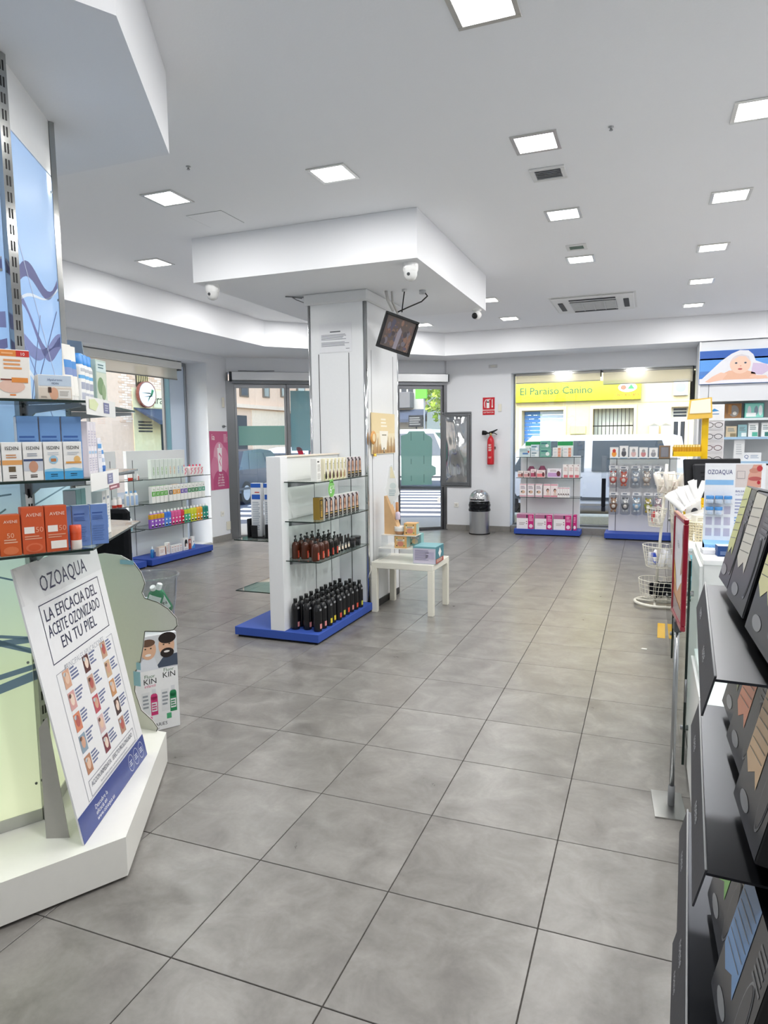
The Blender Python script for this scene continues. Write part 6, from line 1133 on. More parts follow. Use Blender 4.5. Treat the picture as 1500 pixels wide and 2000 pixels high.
for a in ((-.185, .70, '#8a5f48', '#b58a68', 'bagged brown plush bear, lower row far left'), (-.02, .70, '#6a6d72', '#c9c8c8', 'bagged black and white plush toy in the lower row'), (.14, .70, '#9cc3e2', '#dfe3e6', 'bagged sky blue plush toy in the lower row'), (.30, .70, '#a2a838', '#c9ab3c', 'bagged olive green plush toy in the lower row'), (.44, .70, '#c9a4aa', '#dcc4c4', 'bagged dusty pink plush toy at the right of the lower row')): plush(a[4], a[0], a[1], a[2], a[3], .078, .29)
g = MB('fabric'); g.box(-.03, -.02, -.55, .03, .02, -.12, '#22252b', .008); g.box(-.028, -.018, -.62, .03, .018, -.55, '#2c2f36', .006); g.mat = 'bag'; g.box(-.035, -.025, -.12, .035, .025, .22, W); single('hanging_strap_pack', g, 'dark strap in a clear pack hanging on the left end of the toy gondola', 'pack', (-.335, 8.75, 1.02))
# ================================================================== baby wall unit on the right
t_ = thing('wall_cabinet', 'white wall cabinet with lit shelves under the baby poster', 'cabinet', (0, 0, 0))
g = MB('paint'); g.box(.89, 8.86, .0, 2.65, 8.94, 2.79, '#e4e6e8'); part('back', g, t_)
g = MB('paint'); g.box(.89, 8.30, .0, .915, 8.86, 2.79, '#e9eaec', .002); part('side_panel', g, t_)
g = MB('paint'); g.box(.915, 8.32, 1.985, 2.65, 8.86, 2.215, '#dfe1e5', .002); g.box(1.02, 8.317, 1.985, 1.026, 8.322, 2.215, '#55585e'); part('fascia', g, t_)
g = MB('paint'); g.box(.915, 8.32, 2.665, 2.65, 8.86, 2.79, '#e2e4e6'); part('top_fascia', g, t_)
for z_ in (1.755, 1.50, 1.17):
    g = MB('paint'); g.box(1.0, 8.42, z_-.02, 2.65, 8.86, z_, '#eef2f4', .002); part('shelf', g, t_)
    g = MB('gloss'); g.box(1.02, 8.412, z_-.028, 2.64, 8.42, z_+.004, '#a9cbe8' if z_ < 1.7 else '#dfe9ec'); part('shelf_strip', g, t_)
for k in range(3):
    g = MB('paint'); g.box(.93+.57*k, 8.40, .08, 1.49+.57*k, 8.42, 1.1, '#eceded', .003); d_ = part('cabinet_door', g, t_); g = MB('metal'); g.tube([(1.40+.57*k, 8.385, .9), (1.40+.57*k, 8.385, 1.02)], .006, 8, '#a0a2a4'); part('handle', g, d_)
g = MB('paint'); g.box(.93, 8.41, .0, 2.65, 8.86, 1.12, '#e6e7e8'); part('carcass', g, t_)
t_ = thing('baby_poster', 'blue poster of a baby under a white towel above the wall cabinet', 'poster', (1.40, 8.30, 2.44))
g = MB('gloss'); g.box(-.505, -.01, -.222, .62, .02, .222, '#4f7fc4'); part('board', g, t_)
g = MB('paper'); F = FR((0, -.01, 0), (1, 0, 0), (0, 0, 1)); g.rect(F, -.5, -.05, .615, .12, '#5f9ae0', 1); g.rect(F, -.5, .1, .615, .215, '#3a62b0', 1); g.rect(F, -.5, -.218, .615, -.10, '#4a80cc', 1)
TW_ = '#dcdde2'; g.poly(F, [(-.5, -.218), (.615, -.218), (.56, -.14), (.4, -.12), (.2, -.1), (-.5, -.15)], '#e3e2e8', 2)
g.poly(F, [(-.48, -.16), (-.36, -.04), (-.24, .08), (-.12, .17), (-.02, .213), (.08, .205), (.14, .15), (.17, .07), (.26, .03), (.36, .0), (.46, -.01), (.52, -.05), (.53, -.15), (.1, -.16)], TW_, 3)
g.poly(F, [(.14, .04), (.3, .02), (.34, -.06), (.25, -.12), (.12, -.1)], '#c9b8d2', 4); g.poly(F, [(-.25, -.17), (.2, -.17), (.17, -.09), (.06, -.05), (-.14, -.05), (-.24, -.1)], '#e0b39a', 4); g.poly(F, [(-.38, -.2), (-.22, -.17), (-.16, -.09), (-.24, -.07), (-.34, -.12), (-.43, -.19)], '#e6bda8', 5); g.poly(F, [(.13, -.12), (.3, -.13), (.33, -.17), (.2, -.175), (.1, -.15)], '#e6bda8', 5)
g.ell(F, -.01, .03, .125, .125, '#e9c4b0', 6, 24); g.poly(F, [(-.14, .05), (-.08, .13), (.0, .16), (.09, .13), (.11, .06), (.05, .13), (-.03, .135), (-.1, .09)], '#cfcad0', 7)
for x in (-.06, .05): g.ell(F, x, .045, .016, .012, '#5a6a80', 7, 10); g.ell(F, x, .045, .007, .007, '#20262e', 8, 8)
g.ell(F, -.005, .005, .012, .008, '#d8a08c', 7, 8); g.ell(F, -.01, -.035, .028, .012, '#b8605c', 7, 12); part('print', g, t_)
put(carton('wooden_toy_box', .20, .10, .20, '#a8763f', cdraw(('r', -.46, .04, .46, .96, '#8f6a48'), ('e', .05, .5, .3, .4, '#8d8a88'), ('r', -.3, .3, -.1, .95, '#b5834e', 3), ('e', .1, .35, .12, .12, '#dcd9d2', 3)), mat='wood'), (1.345, 8.50, 1.7555), 0, 'wooden framed toy box on the top lit shelf', 'box')
put(carton('baby_gift_set', .235, .10, .205, '#3f8f8a', cdraw(('r', -.46, .05, .46, .95, '#8fd6c8'), ('e', -.25, .45, .1, .36, '#d9d9e0', 2), ('e', .1, .5, .1, .3, '#8a9aa8', 2), ('r', -.4, .1, .1, .35, '#eef2f2', 3), ('e', .32, .5, .1, .34, '#e9eef0', 2))), (1.60, 8.50, 1.7555), 0, 'turquoise baby gift set with bottles on the top lit shelf', 'box')
for i, (x, w_, h_, c, c2, lb) in enumerate(((1.335, .13, .15, '#cfc0a4', '#8f8468', 'tan box on the second lit shelf'), (1.47, .11, .17, '#8fb8c0', '#e6efef', 'pale blue cream box on the second lit shelf'), (1.60, .12, .19, '#eef0f0', '#5fb8a2', 'white box with green corner on the second lit shelf'), (1.75, .10, .19, '#eef2f2', '#3f7f78', 'white box with dark dots on the second lit shelf'))): put(carton('baby_care_box', w_, .08, h_, c, cdraw(('r', -.1, .05, .45, .35, c2), ('b', -.35, .5, .35, .85, 3, '#77898c'))), (x, 8.50, 1.5005), 0, lb, 'box', 'baby care boxes')
g = MB('paper'); g.box(-.11, -.003, 0, .11, .003, .12, '#eef1f4'); F = FR((0, -.003, 0), (1, 0, 0), (0, 0, 1)); g.txt(F, -.07, .04, 'Q', .07, '#3f5f9a', 2); g.bars(F, -.02, .04, .09, .09, 3, '#a9b6cc'); single('logo_card', g, 'small white card with a blue Q on the third lit shelf', 'card', (1.60, 8.45, 1.1705))
k_ = carton('white_milk_box', .13, .10, .30, '#e9ebec', cdraw(('b', -.3, .3, .3, .8, 5, '#c3c8cc'))); put(k_, (1.44, 8.5, 1.1705), 0, 'tall white box on the third lit shelf', 'box')
# ================================================================== counters on the right
def cabinet(lb, x0, x1, y0, y1, z1, doors=1, top='#f3f4f4'):
    t_ = thing('counter_cabinet', lb, 'counter', (0, 0, 0), 0, 'white counter cabinets')
    g = MB('gloss'); g.box(x0+.02, y0+.01, 0, x1, y1-.01, .06, '#8b8d90'); g.box(x0+.004, y0, .06, x1, y1, z1-.025, '#e6e7e6', .002); part('carcass', g, t_)
    g = MB('gloss'); g.box(x0, y0-.004, z1-.025, x1, y1+.004, z1, top, .003); part('top', g, t_)
    for k in range(doors):
        g = MB('gloss'); ya = y0+(y1-y0)*k/doors+.004; yb = y0+(y1-y0)*(k+1)/doors-.004; g.box(x0-.012, ya, .08, x0+.004, yb, z1-.03, '#eceeed', .002); d_ = part('door', g, t_)
        g = MB('metal'); g.tube([(x0-.03, yb-.05, z1*.8), (x0-.03, yb-.05, z1*.8-.10)], .005, 8, '#8c8e90'); part('handle', g, d_)
    return t_
cabinet('white counter cabinet carrying the blue balm display', .51, 1.10, 1.15, 1.66, 1.0); cabinet('low white counter cabinet with a mint glass top behind the black rack', .487, 1.10, .10, 1.12, .615, 2, '#dfeeea')
cabinet('long white counter behind the clear front panel', .51, 1.15, 2.20, 3.75, .89, 3); cabinet('far white counter carrying the yellow display', .63, 1.20, 3.95, 6.20, .95, 4)
def screen(lb, x, y0, y1, z0, z1):
    t_ = thing('counter_glass_panel', lb, 'glass panel', (0, 0, 0), 0, 'clear panels in front of the counters')
    g = MB('shelfglass'); g.add([(x, y0, z0), (x, y1, z0), (x, y1, z1), (x, y0, z1), (x+.01, y0, z0), (x+.01, y1, z0), (x+.01, y1, z1), (x+.01, y0, z1)], [(0, 3, 2, 1), (4, 5, 6, 7)], W); g.mat = 'gloss'; g.add([(x, y0, z0), (x, y1, z0), (x, y1, z1), (x, y0, z1), (x+.01, y0, z0), (x+.01, y1, z0), (x+.01, y1, z1), (x+.01, y0, z1)], [(0, 4, 7, 3), (1, 2, 6, 5), (0, 1, 5, 4), (3, 7, 6, 2)], '#10201b'); part('sheet', g, t_)
    for yy in (y0+.05, y1-.05):
        for zz in (z0+.15, z1-.15):
            g = MB('metal'); g.tube([(x-.008, yy, zz), (x+.026, yy, zz)], .012, 10, '#9a9c9c'); part('standoff', g, t_)
screen('clear glass panel in front of the balm counter', .452, 1.09, 2.15, .10, 1.0); screen('clear glass panel in front of the long counter', .452, 2.62, 3.85, .10, 1.015)
# floor sign stand
t_ = thing('sign_stand', 'floor sign stand with a red framed poster before the counter', 'sign stand', (.408, .905, 0), math.radians(4.2))
g = MB('metal'); g.prism([(-.07, -.11), (.05, -.11), (.05, .11), (-.07, .11)], 0, .006, '#b9bab8'); part('base_plate', g, t_)
g = MB('metal'); g.tube([(0, 0, .006), (0, 0, .80)], .010, 12, '#a9abac'); part('pole', g, t_)
g = MB('paint'); g.tube([(0, 0, .006), (0, 0, .09)], .0135, 12, '#77797b'); part('socket', g, t_); g = MB('paint'); g.box(-.014, -.03, .745, .014, .03, .79, '#4b4d50', .003); part('clamp', g, t_)
g = MB('gloss')
for q in ((-.165, .785, .165, .805), (-.165, 1.195, .165, 1.215), (-.165, .805, -.145, 1.195), (.145, .805, .165, 1.195)): g.box(-.009, q[0], q[1], .009, q[2], q[3], '#8a1b2d', .003)
part('frame', g, t_)
g = MB('gloss'); g.box(-.003, -.147, .803, .003, .147, 1.197, '#eceef2'); F = FR((-.003, 0, 1.0), (0, -1, 0), (0, 0, 1))
g.poly(F, [(-.14, -.19), (.14, -.19), (.14, -.02), (.05, -.06), (-.02, -.1), (-.14, -.03)], '#c98a52'); g.poly(F, [(-.14, .02), (-.09, -.02), (-.05, -.08), (-.14, -.06)], '#e2b45a', 2); g.poly(F, [(-.14, -.19), (.14, -.19), (.14, -.15), (-.14, -.12)], '#8a7478', 3); g.poly(F, [(.08, .18), (.13, .1), (.11, .0), (.06, -.02), (.10, .08)], '#b98a78', 2); g.txt(F, -.02, .08, 'Piel', .04, '#8a8f9c', 2); part('poster', g, t_)
# balm display on the counter
t_ = thing('balm_display', 'blue and white OZOAQUA counter display with pockets of balm jars', 'display', (.655, 1.50, 1.0005), 0)
g = MB('paper'); g.box(-.125, 0, .0, .125, .006, .395, '#eef0f4'); g.prism([(0, 0), (-.115, 0), (-.105, .03), (0, .035)], -.125, .0, '#8fc3ee', FR((0, 0, 0), (0, 1, 0), (0, 0, 1)).__class__(FR((0, 0, 0), (0, 1, 0), (0, 0, 1)))); part('board', g, t_)
g = MB('paper'); F = FR((0, 0, 0), (1, 0, 0), (0, 0, 1)); g.txt(F, -.062, .345, 'OZOAQUA', .030, '#3f3f7a', 2, wmax=.105); g.rect(F, -.122, .295, -.004, .318, '#8fc0ec', 1); g.rect(F, .003, .285, .108, .39, '#d9cfcc', 1); g.poly(F, [(.05, .285), (.108, .285), (.108, .39), (.075, .39), (.055, .34)], '#d8a392', 2); g.ell(F, .082, .325, .027, .010, '#b8605e', 3, 14); g.ell(F, .1, .372, .012, .014, '#c2434a', 3, 10); g.ell(F, .098, .308, .007, .009, '#b8303c', 4, 10); g.ell(F, .078, .362, .02, .012, '#c98f7e', 2.5, 12); g.frame(F, .008, .325, .042, .36, .0015, '#8f8a90', 3)
g.txt(F, .005, .262, 'BALSAMO', .013, '#44488a', 2, 'l'); g.txt(F, .005, .247, 'ACEITES OZONIZADOS', .0115, '#7a80a8', 2, 'l', wmax=.1); g.bars(F, .005, .16, .075, .235, 5, '#a6acc8', 1); g.bars(F, .005, .07, .06, .15, 6, '#7fa6d8', 1)
for r_ in range(4):
    for c in range(3):
        if (r_ == 0) or (r_ == 1 and c < 2): continue
        g.rect(F, -.115+.038*c, .055+.052*(3-r_)-.0+.0, -.115+.038*c+.027, .055+.052*(3-r_)+.037, '#c3bfd2', 1)
part('print', g, t_)
g = MB('paper')
g.box(-.125, -.11, 0, .0, .0, .03, '#8cc0ee', .001); g.txt(FR((-.06, -.11, 0), (1, 0, 0), (0, 0, 1)), 0, .006, 'OZODERM', .02, '#3f86cc', 2, wmax=.1); part('tray', g, t_)
BJ = (lambda a, b_: ('balm_jar', a.mesh('balm_jar'), [('lid', b_.mesh('lid'))]))((lambda q: (q.lathe([(.014, 0), (.016, .002), (.016, .018), (.015, .02)], 18, '#eef0f2', lambda a, z_: '#c6d4e6' if .006 < z_ < .012 and abs(a) < .9 else None), q)[1])(MB('gloss')), (lambda q: (q.lathe([(.017, .02), (.017, .033), (.0155, .035)], 18, '#4f93d4'), q)[1])(MB('gloss')))
for k, (r_, c) in enumerate(((0, 0), (0, 1), (0, 2), (1, 0), (1, 1))):
    put(BJ, (.655-.115+.0135+.038*c, 1.50-.0175, 1.0005+.055+.052*(3-r_)), 0, '%s blue lidded balm jar in the %s row of the display' % (ORD[c], 'top' if r_ == 0 else 'second'), 'jar', 'balm jars')
    g = MB('clear'); g.box(.655-.12+.038*c, 1.464, 1.0005+.052+.052*(3-r_), .655-.12+.038*c+.036, 1.4995, 1.0005+.0545+.052*(3-r_), W); o = link('pocket_ledge', g.mesh('pocket_ledge'), t_); o.matrix_parent_inverse = Matrix.Translation((.655, 1.50, 1.0005)).inverted()
put(carton('leaflet_box', .07, .06, .045, '#24467e', cdraw(('b', -.35, .15, .35, .5, 3, '#8fa6cc'),), top='#e9ecf0'), (.605, 1.275, 1.0005), .1, 'navy leaflet box at the front of the balm counter', 'box'); put(carton('white_leaflet_stack', .06, .07, .02, '#e9eaee', None), (.545, 1.32, 1.0005), .1, 'thin white leaflet stack beside the navy box', 'leaflets')
put(carton('medicine_box', .12, .07, .045, '#efeeec', cdraw(('r', .05, .02, .49, .7, '#8c2436'), ('r', .25, .7, .49, .98, '#b8283a'), ('b', .1, .2, .4, .5, 2, '#e4c0c4'))), (.60, .20, .6155), .0, 'white and dark red medicine box behind the black rack', 'box')
# things on the long counter
def wirebasket(mb, cx, cy, z0, z1, r0, r1, n=18, rings=4, col='#ece9dd', ry=1, wr=.0022):
    for k in range(rings+1):
        f = k/rings; r_ = r0+(r1-r0)*f; z = z0+(z1-z0)*f; mb.tube([(cx+r_*math.cos(a*.2618), cy+r_*ry*math.sin(a*.2618), z) for a in range(24)], wr*(1.6 if k == rings else 1), 4, col, True)
    for k in range(n):
        a = 2*math.pi*k/n; mb.tube([(cx, cy, z0), (cx+r0*math.cos(a), cy+r0*ry*math.sin(a), z0), (cx+r1*math.cos(a), cy+r1*ry*math.sin(a), z1)], wr, 4, col)
t_ = thing('woven_basket', 'small cream woven basket on the long counter', 'basket', (.585, 2.50, .8905)); g = MB('wood'); wirebasket(g, 0, 0, 0, .115, .055, .068, 22, 7, '#e3d8b8', 1, .0034); part('weave', g, t_)
CTN = carton('gauze_roll_box', .06, .06, .05, '#f0ede2', cdraw(('b', -.3, .3, .3, .7, 2, '#c9c2a8')))
for i in range(3): put(CTN, (.575+.02*(i % 2), 2.48+.03*(i > 1), .8935+.051*i), .2*i, '%s cream box from the bottom in the woven basket' % ORD[i], 'box', 'boxes in the woven basket')
t_ = thing('tube_tray', 'slanted white tray stand on the long counter', 'tray', (.60, 2.86, .8905))
g = MB('gloss'); g.prism([(-.10, 0), (.10, 0), (.10, .17), (-.10, .10)], -.12, .12, '#e6e3de', FR((0, 0, 0), (1, 0, 0), (0, 0, 1))); part('body', g, t_); g = MB('gloss'); g.box(-.105, -.125, .10, -.10, .125, .14, '#f0efec'); part('lip', g, t_)
WT = tubekind('white_sample_tube', .042, .15, '#dededd', [(.45, .5, '#b9bdc4'), (.55, .57, '#c6c9cf')], '#f4f4f3', d=.032)
rn = random.Random(11)
for i in range(8):
    o = put(WT, (.505+.028*(i % 4), 2.77+.055*(i//4)+.012*(i % 4), 1.045+.02*(i % 4)+.012*(i//4)), 0, '%s white tube of the heap on the slanted tray' % ORD[i], 'tube', 'heaped white tubes'); o.rotation_euler = (-.5+rn.uniform(-.25, .25), -.75+rn.uniform(-.5, .5)+.25*(i % 4), rn.uniform(-.5, .5))
t_ = thing('till_monitor', 'black till monitor seen from behind on the long counter', 'monitor', (.72, 3.35, .8905), math.radians(200))
g = MB('paint'); g.box(-.12, -.09, 0, .12, .09, .012, '#1c1d20', .004); g.box(-.025, -.0, .012, .025, .03, .30, '#1c1d20'); part('stand', g, t_)
g = MB('paint'); g.T = Matrix.Translation((0, -.02, .33)) @ Matrix.Rotation(.18, 4, 'X'); g.box(-.20, -.015, -.14, .20, .015, .14, '#1a1b1e', .006); g.box(-.15, .015, -.10, .15, .045, .10, '#232428', .012)
for k in range(4): g.box(-.10, .0448, -.06+.03*k, .10, .047, -.05+.03*k, '#0c0d0f')
part('screen_back', g, t_)
put(carton('tissue_box', .11, .10, .07, '#eceae4', cdraw(('b', -.3, .3, .3, .7, 2, '#c3c6c2'))), (.57, 3.60, .8905), .1, 'white box behind the till monitor', 'box')
put(carton('plaster_display_box', .09, .06, .20, '#f0efec', cdraw(('r', -.4, .1, .4, .3, '#c23a3a'), ('e', .1, .6, .25, .15, '#3a3d44'), ('t', -.2, .8, 'o', .15, '#c22f34'))), (.575, 3.04, .8905), .0, 'white box with a dark ring picture beside the tubes', 'box'); put(carton('yellow_sweets_box', .12, .06, .16, '#e6c23a', cdraw(('r', -.45, .7, .45, .95, '#f0e9da'), ('r', -.4, .75, -.1, .92, '#b8283a', 2), ('b', -.3, .2, .3, .5, 2, '#a8842a'))), (.575, 3.14, .8905), .0, 'yellow and white box beside the till monitor', 'box')
# lower glass shelf with teal boxes between the counters
t_ = thing('glass_side_shelf', 'low glass shelf with black edge between the two counters', 'shelf', (0, 0, 0)); part('sheet', slab(MB(), [(.475, 1.70), (.80, 1.70), (.80, 2.16), (.475, 2.16)], .70, .012), t_)
for x in (.49, .785):
    for y in (1.72, 2.14): g = MB('metal'); g.tube([(x, y, 0), (x, y, .688)], .008, 8, '#8c9092'); part('leg', g, t_)
put(carton('teal_towel_box', .11, .14, .17, '#2f8fa0', cdraw(('r', -.45, .1, .45, .6, '#2a7f90'), ('b', -.3, .65, .3, .85, 2, '#8fd0d8'))), (.555, 1.98, .7005), .0, 'larger teal box on the low glass shelf', 'box', 'teal boxes'); put(carton('teal_towel_box', .10, .12, .09, '#2a8496', cdraw(('b', -.3, .3, .3, .7, 2, '#8fd0d8'))), (.545, 1.79, .7005), .0, 'flatter teal box on the low glass shelf', 'box', 'teal boxes')
# yellow display
t_ = thing('yellow_display', 'bright yellow counter display with a hooded head and side tray', 'display', (0, 0, 0)); YE = '#e8bf1e'
g = MB('gloss'); g.box(.635, 3.98, .9505, .85, 4.18, .97, YE, .004); part('foot', g, t_)
g = MB('gloss'); g.box(.675, 4.04, .97, .725, 4.09, 1.68, YE, .004); part('pillar', g, t_)
g = MB('gloss'); g.prism([(.565, 1.655), (.745, 1.665), (.735, 1.825), (.58, 1.81)], -.14, 0, '#e6bd58', FR((0, 3.97, 0), (1, 0, 0), (0, 0, 1))); part('hood', g, t_)
g = MB('gloss'); g.prism([(.578, 1.70), (.732, 1.705), (.725, 1.815), (.588, 1.80)], 0, .004, '#f7eed8', FR((0, 3.969, 0), (1, 0, 0), (0, 0, 1))); part('hood_face', g, t_)
g = MB('gloss'); g.box(.465, 3.97, 1.36, .675, 4.10, 1.368, YE); g.box(.465, 3.97, 1.368, .675, 3.976, 1.40, YE); g.box(.465, 4.094, 1.368, .675, 4.10, 1.44, YE); g.box(.465, 3.97, 1.368, .469, 4.10, 1.42, YE); part('tray', g, t_)
YP = carton('yellow_sachet_box', .0185, .09, .085, '#d9a826', cdraw(('r', -.4, .1, .4, .75, '#c98f1c'), ('r', -.4, .8, .4, .97, '#f0dc9a')))
for i in range(10): put(YP, (.481+.0197*i, 4.03, 1.3685), 0, '%s yellow sachet box in the yellow tray' % ORD[i], 'box', 'yellow sachet boxes')
# reading glasses display
t_ = thing('glasses_display', 'white reading glasses display stand on the far counter', 'display', (.80, 4.55, .9505))
g = MB('gloss'); g.box(-.10, -.08, 0, .10, .08, .015, '#e9e9ec', .003); part('foot', g, t_)
g = MB('gloss'); g.box(-.085, -.01, .015, .085, .01, .70, '#e2e1e6', .003); part('panel', g, t_)
g = MB('gloss'); g.box(-.08, -.016, .70, .08, .016, .84, '#eef0f4', .003); F = FR((0, -.016, .70), (1, 0, 0), (0, 0, 1)); g.poly(F, [(-.04, .075), (.0, .105), (.04, .085), (.0, .08)], '#3f8fd0'); g.bars(F, -.05, .05, .05, .068, 1, '#7fa0c4'); part('header', g, t_)
for k, c in enumerate(('#3a3336', '#2f3140', '#5a2f3a', '#1f2024', '#4a3a34', '#8a4a58')):
    s_ = MB('gloss'); z0 = 1.615-.098*k
    for sx in (-1, 1): s_.tube([(sx*.036+.03*math.cos(a*.449), -.0, .021*math.sin(a*.449)) for a in range(14)], .0028, 5, c, True)
    s_.tube([(-.008, 0, .006), (0, -.002, .010), (.008, 0, .006)], .0024, 5, c)
    for sx in (-1, 1): s_.tube([(sx*.066, 0, .008), (sx*.068, .012, .01), (sx*.066, .04, .008)], .0022, 5, c)
    o = single('reading_glasses', s_, '%s pair of reading glasses from the top of the white stand' % ORD[k], 'glasses', (.80, 4.495, z0), 0, 'reading glasses on the stand')
    g = MB('clear'); g.box(-.07, -.046, z0-.9505-.028, .07, -.01, z0-.9505-.0245, W); part('ledge', g, t_)
k_ = MB('fabric'); k_.loft([(0, .07, .05, 3), (.05, .075, .055, 3), (.13, .06, .045, 2.6), (.2, .03, .02, 2.2), (.23, .02, .012, 2)], 18, '#d8cfb8', lambda a, z_: '#5c4a40' if z_ < .06 and int(a*7) % 2 else None); single('cloth_pouch', k_, 'cream and brown cloth pouch in front of the glasses stand', 'pouch', (.83, 4.25, .9505))
k_ = MB('fabric'); k_.loft([(0, .06, .05, 3), (.06, .065, .055, 3), (.1, .05, .04, 2.4)], 18, '#1c1e26'); single('dark_pouch', k_, 'dark pouch right of the cream pouch', 'pouch', (.98, 4.25, .9505))
# ---------------------------------------------------------------- wire basket stand
bs = thing('basket_stand', 'white wire stand with four tiers of baskets on a ring foot', 'basket stand', (.37, 4.52, 0)); bs.rotation_euler = (0, math.radians(3), 0)
CRM = '#ebe8dc'; BZ = ((.075, .235, .125, .155, 0), (.355, .545, .10, .145, 0), (.72, .88, .055, .085, -.05), (.98, 1.20, .08, .13, .035))
g = MB('gloss'); g.tube([(.17*math.cos(a*.2618), .17*math.sin(a*.2618), .022) for a in range(24)], .014, 8, CRM, True); g.tube([(-.16, .05, .022), (0, 0, .03), (.16, .05, .022)], .011, 8, CRM); g.tube([(0, 0, .03), (0, -.16, .022)], .011, 8, CRM); part('ring_foot', g, bs)
g = MB('gloss'); g.tube([(0, 0, .02), (0, 0, 1.28)], .013, 10, CRM); part('pole', g, bs)
for z0, z1, r0, r1, ox in BZ:
    g = MB('gloss'); wirebasket(g, ox, 0, z0, z1, r0, r1, 22, 4, CRM); part('basket', g, bs)
TB = Matrix.Translation((.37, 4.52, 0)) @ Matrix.Rotation(math.radians(3), 4, 'Y')
def pack(c, c2, w=.05, h=.09, d=.014, mat='gloss', nm='sample_pack'):
    mb = MB(mat); mb.loft([(0, w/2, .0012, 4), (h*.1, w/2*.96, d*.6, 3), (h*.5, w/2*.95, d, 2.6), (h*.9, w/2*.96, d*.6, 3), (h, w/2, .0012, 4)], 16, c, lambda a, z_: c2 if h*.3 < z_ < h*.7 and abs(a) < 1.3 else None); return (nm, mb.mesh(nm), [])
rn = random.Random(3)
def fill(kinds, n, ox, z0, r, dz, lb, grp, cat='pack'):
    for i in range(n):
        a = 2*math.pi*i/n+.4; p_ = TB @ Vector((ox+r*math.cos(a), r*math.sin(a), z0+dz*(i % 2)))
        o = put(kinds[i % len(kinds)], tuple(p_), 0, '%s %s' % (ORD[i], lb), cat, grp); o.rotation_euler = (rn.uniform(-.45, .1), rn.uniform(-.5, .5), rn.uniform(-1.2, 1.2))
fill([pack('#f0f0f2', '#2f4fc4', .06, .11), pack('#e9ebf2', '#e0e0e6', .06, .12), pack('#2f4fc4', '#eef0f6', .05, .10)], 8, 0, .365, .06, .03, 'blue and white sample pack in the second basket from the floor', 'packs in the lower middle basket')
fill([pack('#f2efec', '#c22f3a', .05, .12), pack('#c22f3a', '#f2efec', .045, .10)], 5, -.05, .73, .035, .02, 'red and white sample pack in the small third basket', 'packs in the small basket')
fill([pack('#efe6de', '#f6f2ee', .085, .13, .022), pack('#f3efe9', '#e2c9bf', .08, .15, .022)], 10, .035, 1.02, .075, .045, 'white paper bag pack in the top basket', 'packs in the top basket')
fill([pack('#1c1d22', '#2a2b33', .08, .13, .02, 'fabric', 'rolled_sock'), pack('#23242b', '#dcdcdc', .07, .11, .018, 'fabric', 'rolled_sock')], 6, .03, .085, .06, .012, 'black rolled sock in the bottom basket', 'socks in the bottom basket', 'sock')
g = MB('gloss'); g.box(-.028, -.22, 0, .028, .22, .0008, '#eab61e'); single('floor_marker', g, 'yellow rectangular marker stuck on the floor', 'marker', (.415, 3.65, .0004), -.02)
g = MB('paper'); g.prism([(-.02, -.008), (.018, -.012), (.022, .004), (-.01, .012)], 0, .004, '#f2f0ea'); single('paper_scrap', g, 'tiny white paper scrap on the floor', 'scrap', (.29, 3.10, .0004))
# ================================================================== black rack on the right edge
RD_ = math.radians(2.9); RO = Vector((CAMP.x, CAMP.y, 0)); rk2 = tag(link('product_rack', None, None, RO, -RD_), 'black metal rack of boxed insoles cut by the right edge', 'rack')
BK = '#1d1e22'
g = MB('gloss'); g.box(.34, .80, .0, .36, 1.76, 1.75, '#15161a'); part('back_panel', g, rk2)
for y in (1.74,):
    g = MB('gloss'); g.prism([(.10, 0), (.34, 0), (.34, 1.7), (.30, 1.7)], 0, .012, '#141519', FR((0, y+.012, 0), (1, 0, 0), (0, 0, 1))); part('side_panel', g, rk2)
def tray(z, e0, y0_):
    g = MB('metal'); g.box(e0, y0_, z-.004, .34, 1.75, z, '#34363b'); o = part('tray', g, rk2)
    g = MB('paint'); g.prism([(e0-.016, z-.058), (e0-.013, z-.058), (e0+.003, z+.004), (e0, z+.004)], -1.75, -y0_, '#3a3b40', FR((0, 0, 0), (1, 0, 0), (0, 0, 1))); l_ = part('front_lip', g, rk2)
    g = MB('paper'); u = Vector((0, -1, 0)); v = Vector((.016, 0, .062)).normalized(); F = FR((e0-.0155, 1.40, z-.055), u, v)
    for c in (-.18, .12): g.txt(F, c, .02, 'noene', .028, '#a9abb0', 2)
    part('lip_lettering', g, l_)
    g = MB('paint'); g.tube([(e0+.001, y0_, z+.005), (e0+.001, 1.75, z+.005)], .002, 6, '#a9aaac'); part('edge_wire', g, l_)
tray(1.173, .045, 1.06); tray(.88, .043, 1.05); tray(.60, .026, .88); tray(.30, .02, .80)
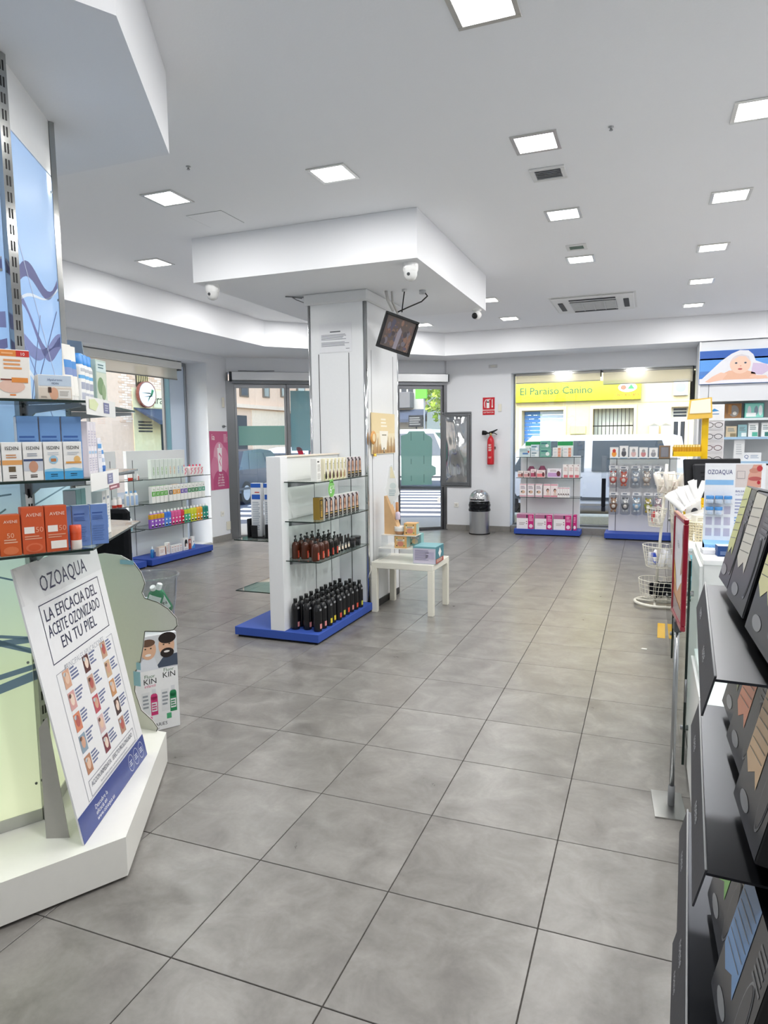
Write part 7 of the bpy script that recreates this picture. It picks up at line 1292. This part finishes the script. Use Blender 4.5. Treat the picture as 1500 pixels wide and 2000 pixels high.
def insole(stripe, w_=.21):
    d_, h_ = .06, .222; mb = MB('gloss', .0007); mb.box(-w_/2, -d_/2, 0, w_/2, d_/2, h_, '#15161a', .002); F = FR((0, -d_/2, 0), (1, 0, 0), (0, 0, 1))
    mb.rect(F, -w_/2+.003, .003, w_/2-.003, h_-.003, '#3b3c40', 1)
    mb.poly(F, [(-w_*.47, h_*.99), (-w_*.47, h_*.38), (-w_*.28, h_*.30), (-w_*.12, h_*.38), (.03*w_, h_*.30), (.03*w_, h_*.99)], stripe, 2)
    for k in range(6): mb.line(F, [(-w_*.44, h_*(.45+.08*k)), (0, h_*(.48+.08*k))], .0015, '#6d6e62', 3)
    mb.ell(F, w_*.3, h_*.4, .022, .06, '#77797c', 2, 20); mb.ell(F, w_*.3, h_*.4, .019, .055, '#3b3c40', 3, 20); mb.ell(F, -.03, h_*.13, .035, .012, '#8a8c8f', 2, 14); mb.bars(F, w_*.2, h_*.65, w_*.45, h_*.9, 5, '#66686c', 2)
    FS = FR((-w_/2, 0, 0), (0, -1, 0), (0, 0, 1)); mb.ell(FS, .0, h_*.35, .025, .05, '#4d4f54', 2, 18); mb.ell(FS, .0, h_*.35, .021, .044, '#15161a', 3, 18); mb.ell(FS, .0, h_*.08, .03, .012, '#77797d', 2, 14)
    return ('insole_box', mb.mesh('insole_box'), [])
# front faces the aisle (-e side), leaning back; local -Y -> -e
def rackput(kind, e, d, z, lb, lean=13):
    o = put(kind, (0, 0, 0), 0, lb, 'box', 'black insole boxes on the rack')
    o.matrix_world = Matrix.Translation(RO) @ Matrix.Rotation(-RD_, 4, 'Z') @ Matrix.Translation((e, d, z)) @ Matrix.Rotation(-math.pi/2+.08, 4, 'Z') @ Matrix.Rotation(math.radians(-lean), 4, 'X')
IN = {c: insole(c, .14 if c == '#ccd086' else .21) for c in ('#ccd086', '#cdc9bc', '#d6d29a', '#6f7550', '#d98a68', '#d8b48a', '#6fae4e', '#6c98cc')}
for (c, d, lb) in (('#ccd086', 1.67, 'black box with a yellow green stripe, farthest on the top tray'), ('#cdc9bc', 1.455, 'black box with a beige grey stripe, middle of the top tray'), ('#d6d29a', 1.19, 'black box with a pale yellow stripe, nearest on the top tray')): rackput(IN[c], {1.67: .108, 1.455: .118, 1.19: .135}[d], d, 1.187, lb)
for (c, d, lb) in (('#6f7550', 1.625, 'black box with an olive stripe on the second tray'), ('#d98a68', 1.42, 'black box with an orange stripe on the second tray'), ('#d8b48a', 1.17, 'black box with a tan stripe, nearest on the second tray')): rackput(IN[c], .128, d, .894, lb)
for (c, d, lb) in (('#6fae4e', 1.30, 'black box with a bright green stripe on the third tray'), ('#6c98cc', 1.06, 'black box with a sky blue stripe on the third tray')): rackput(IN[c], .10, d, .614, lb)
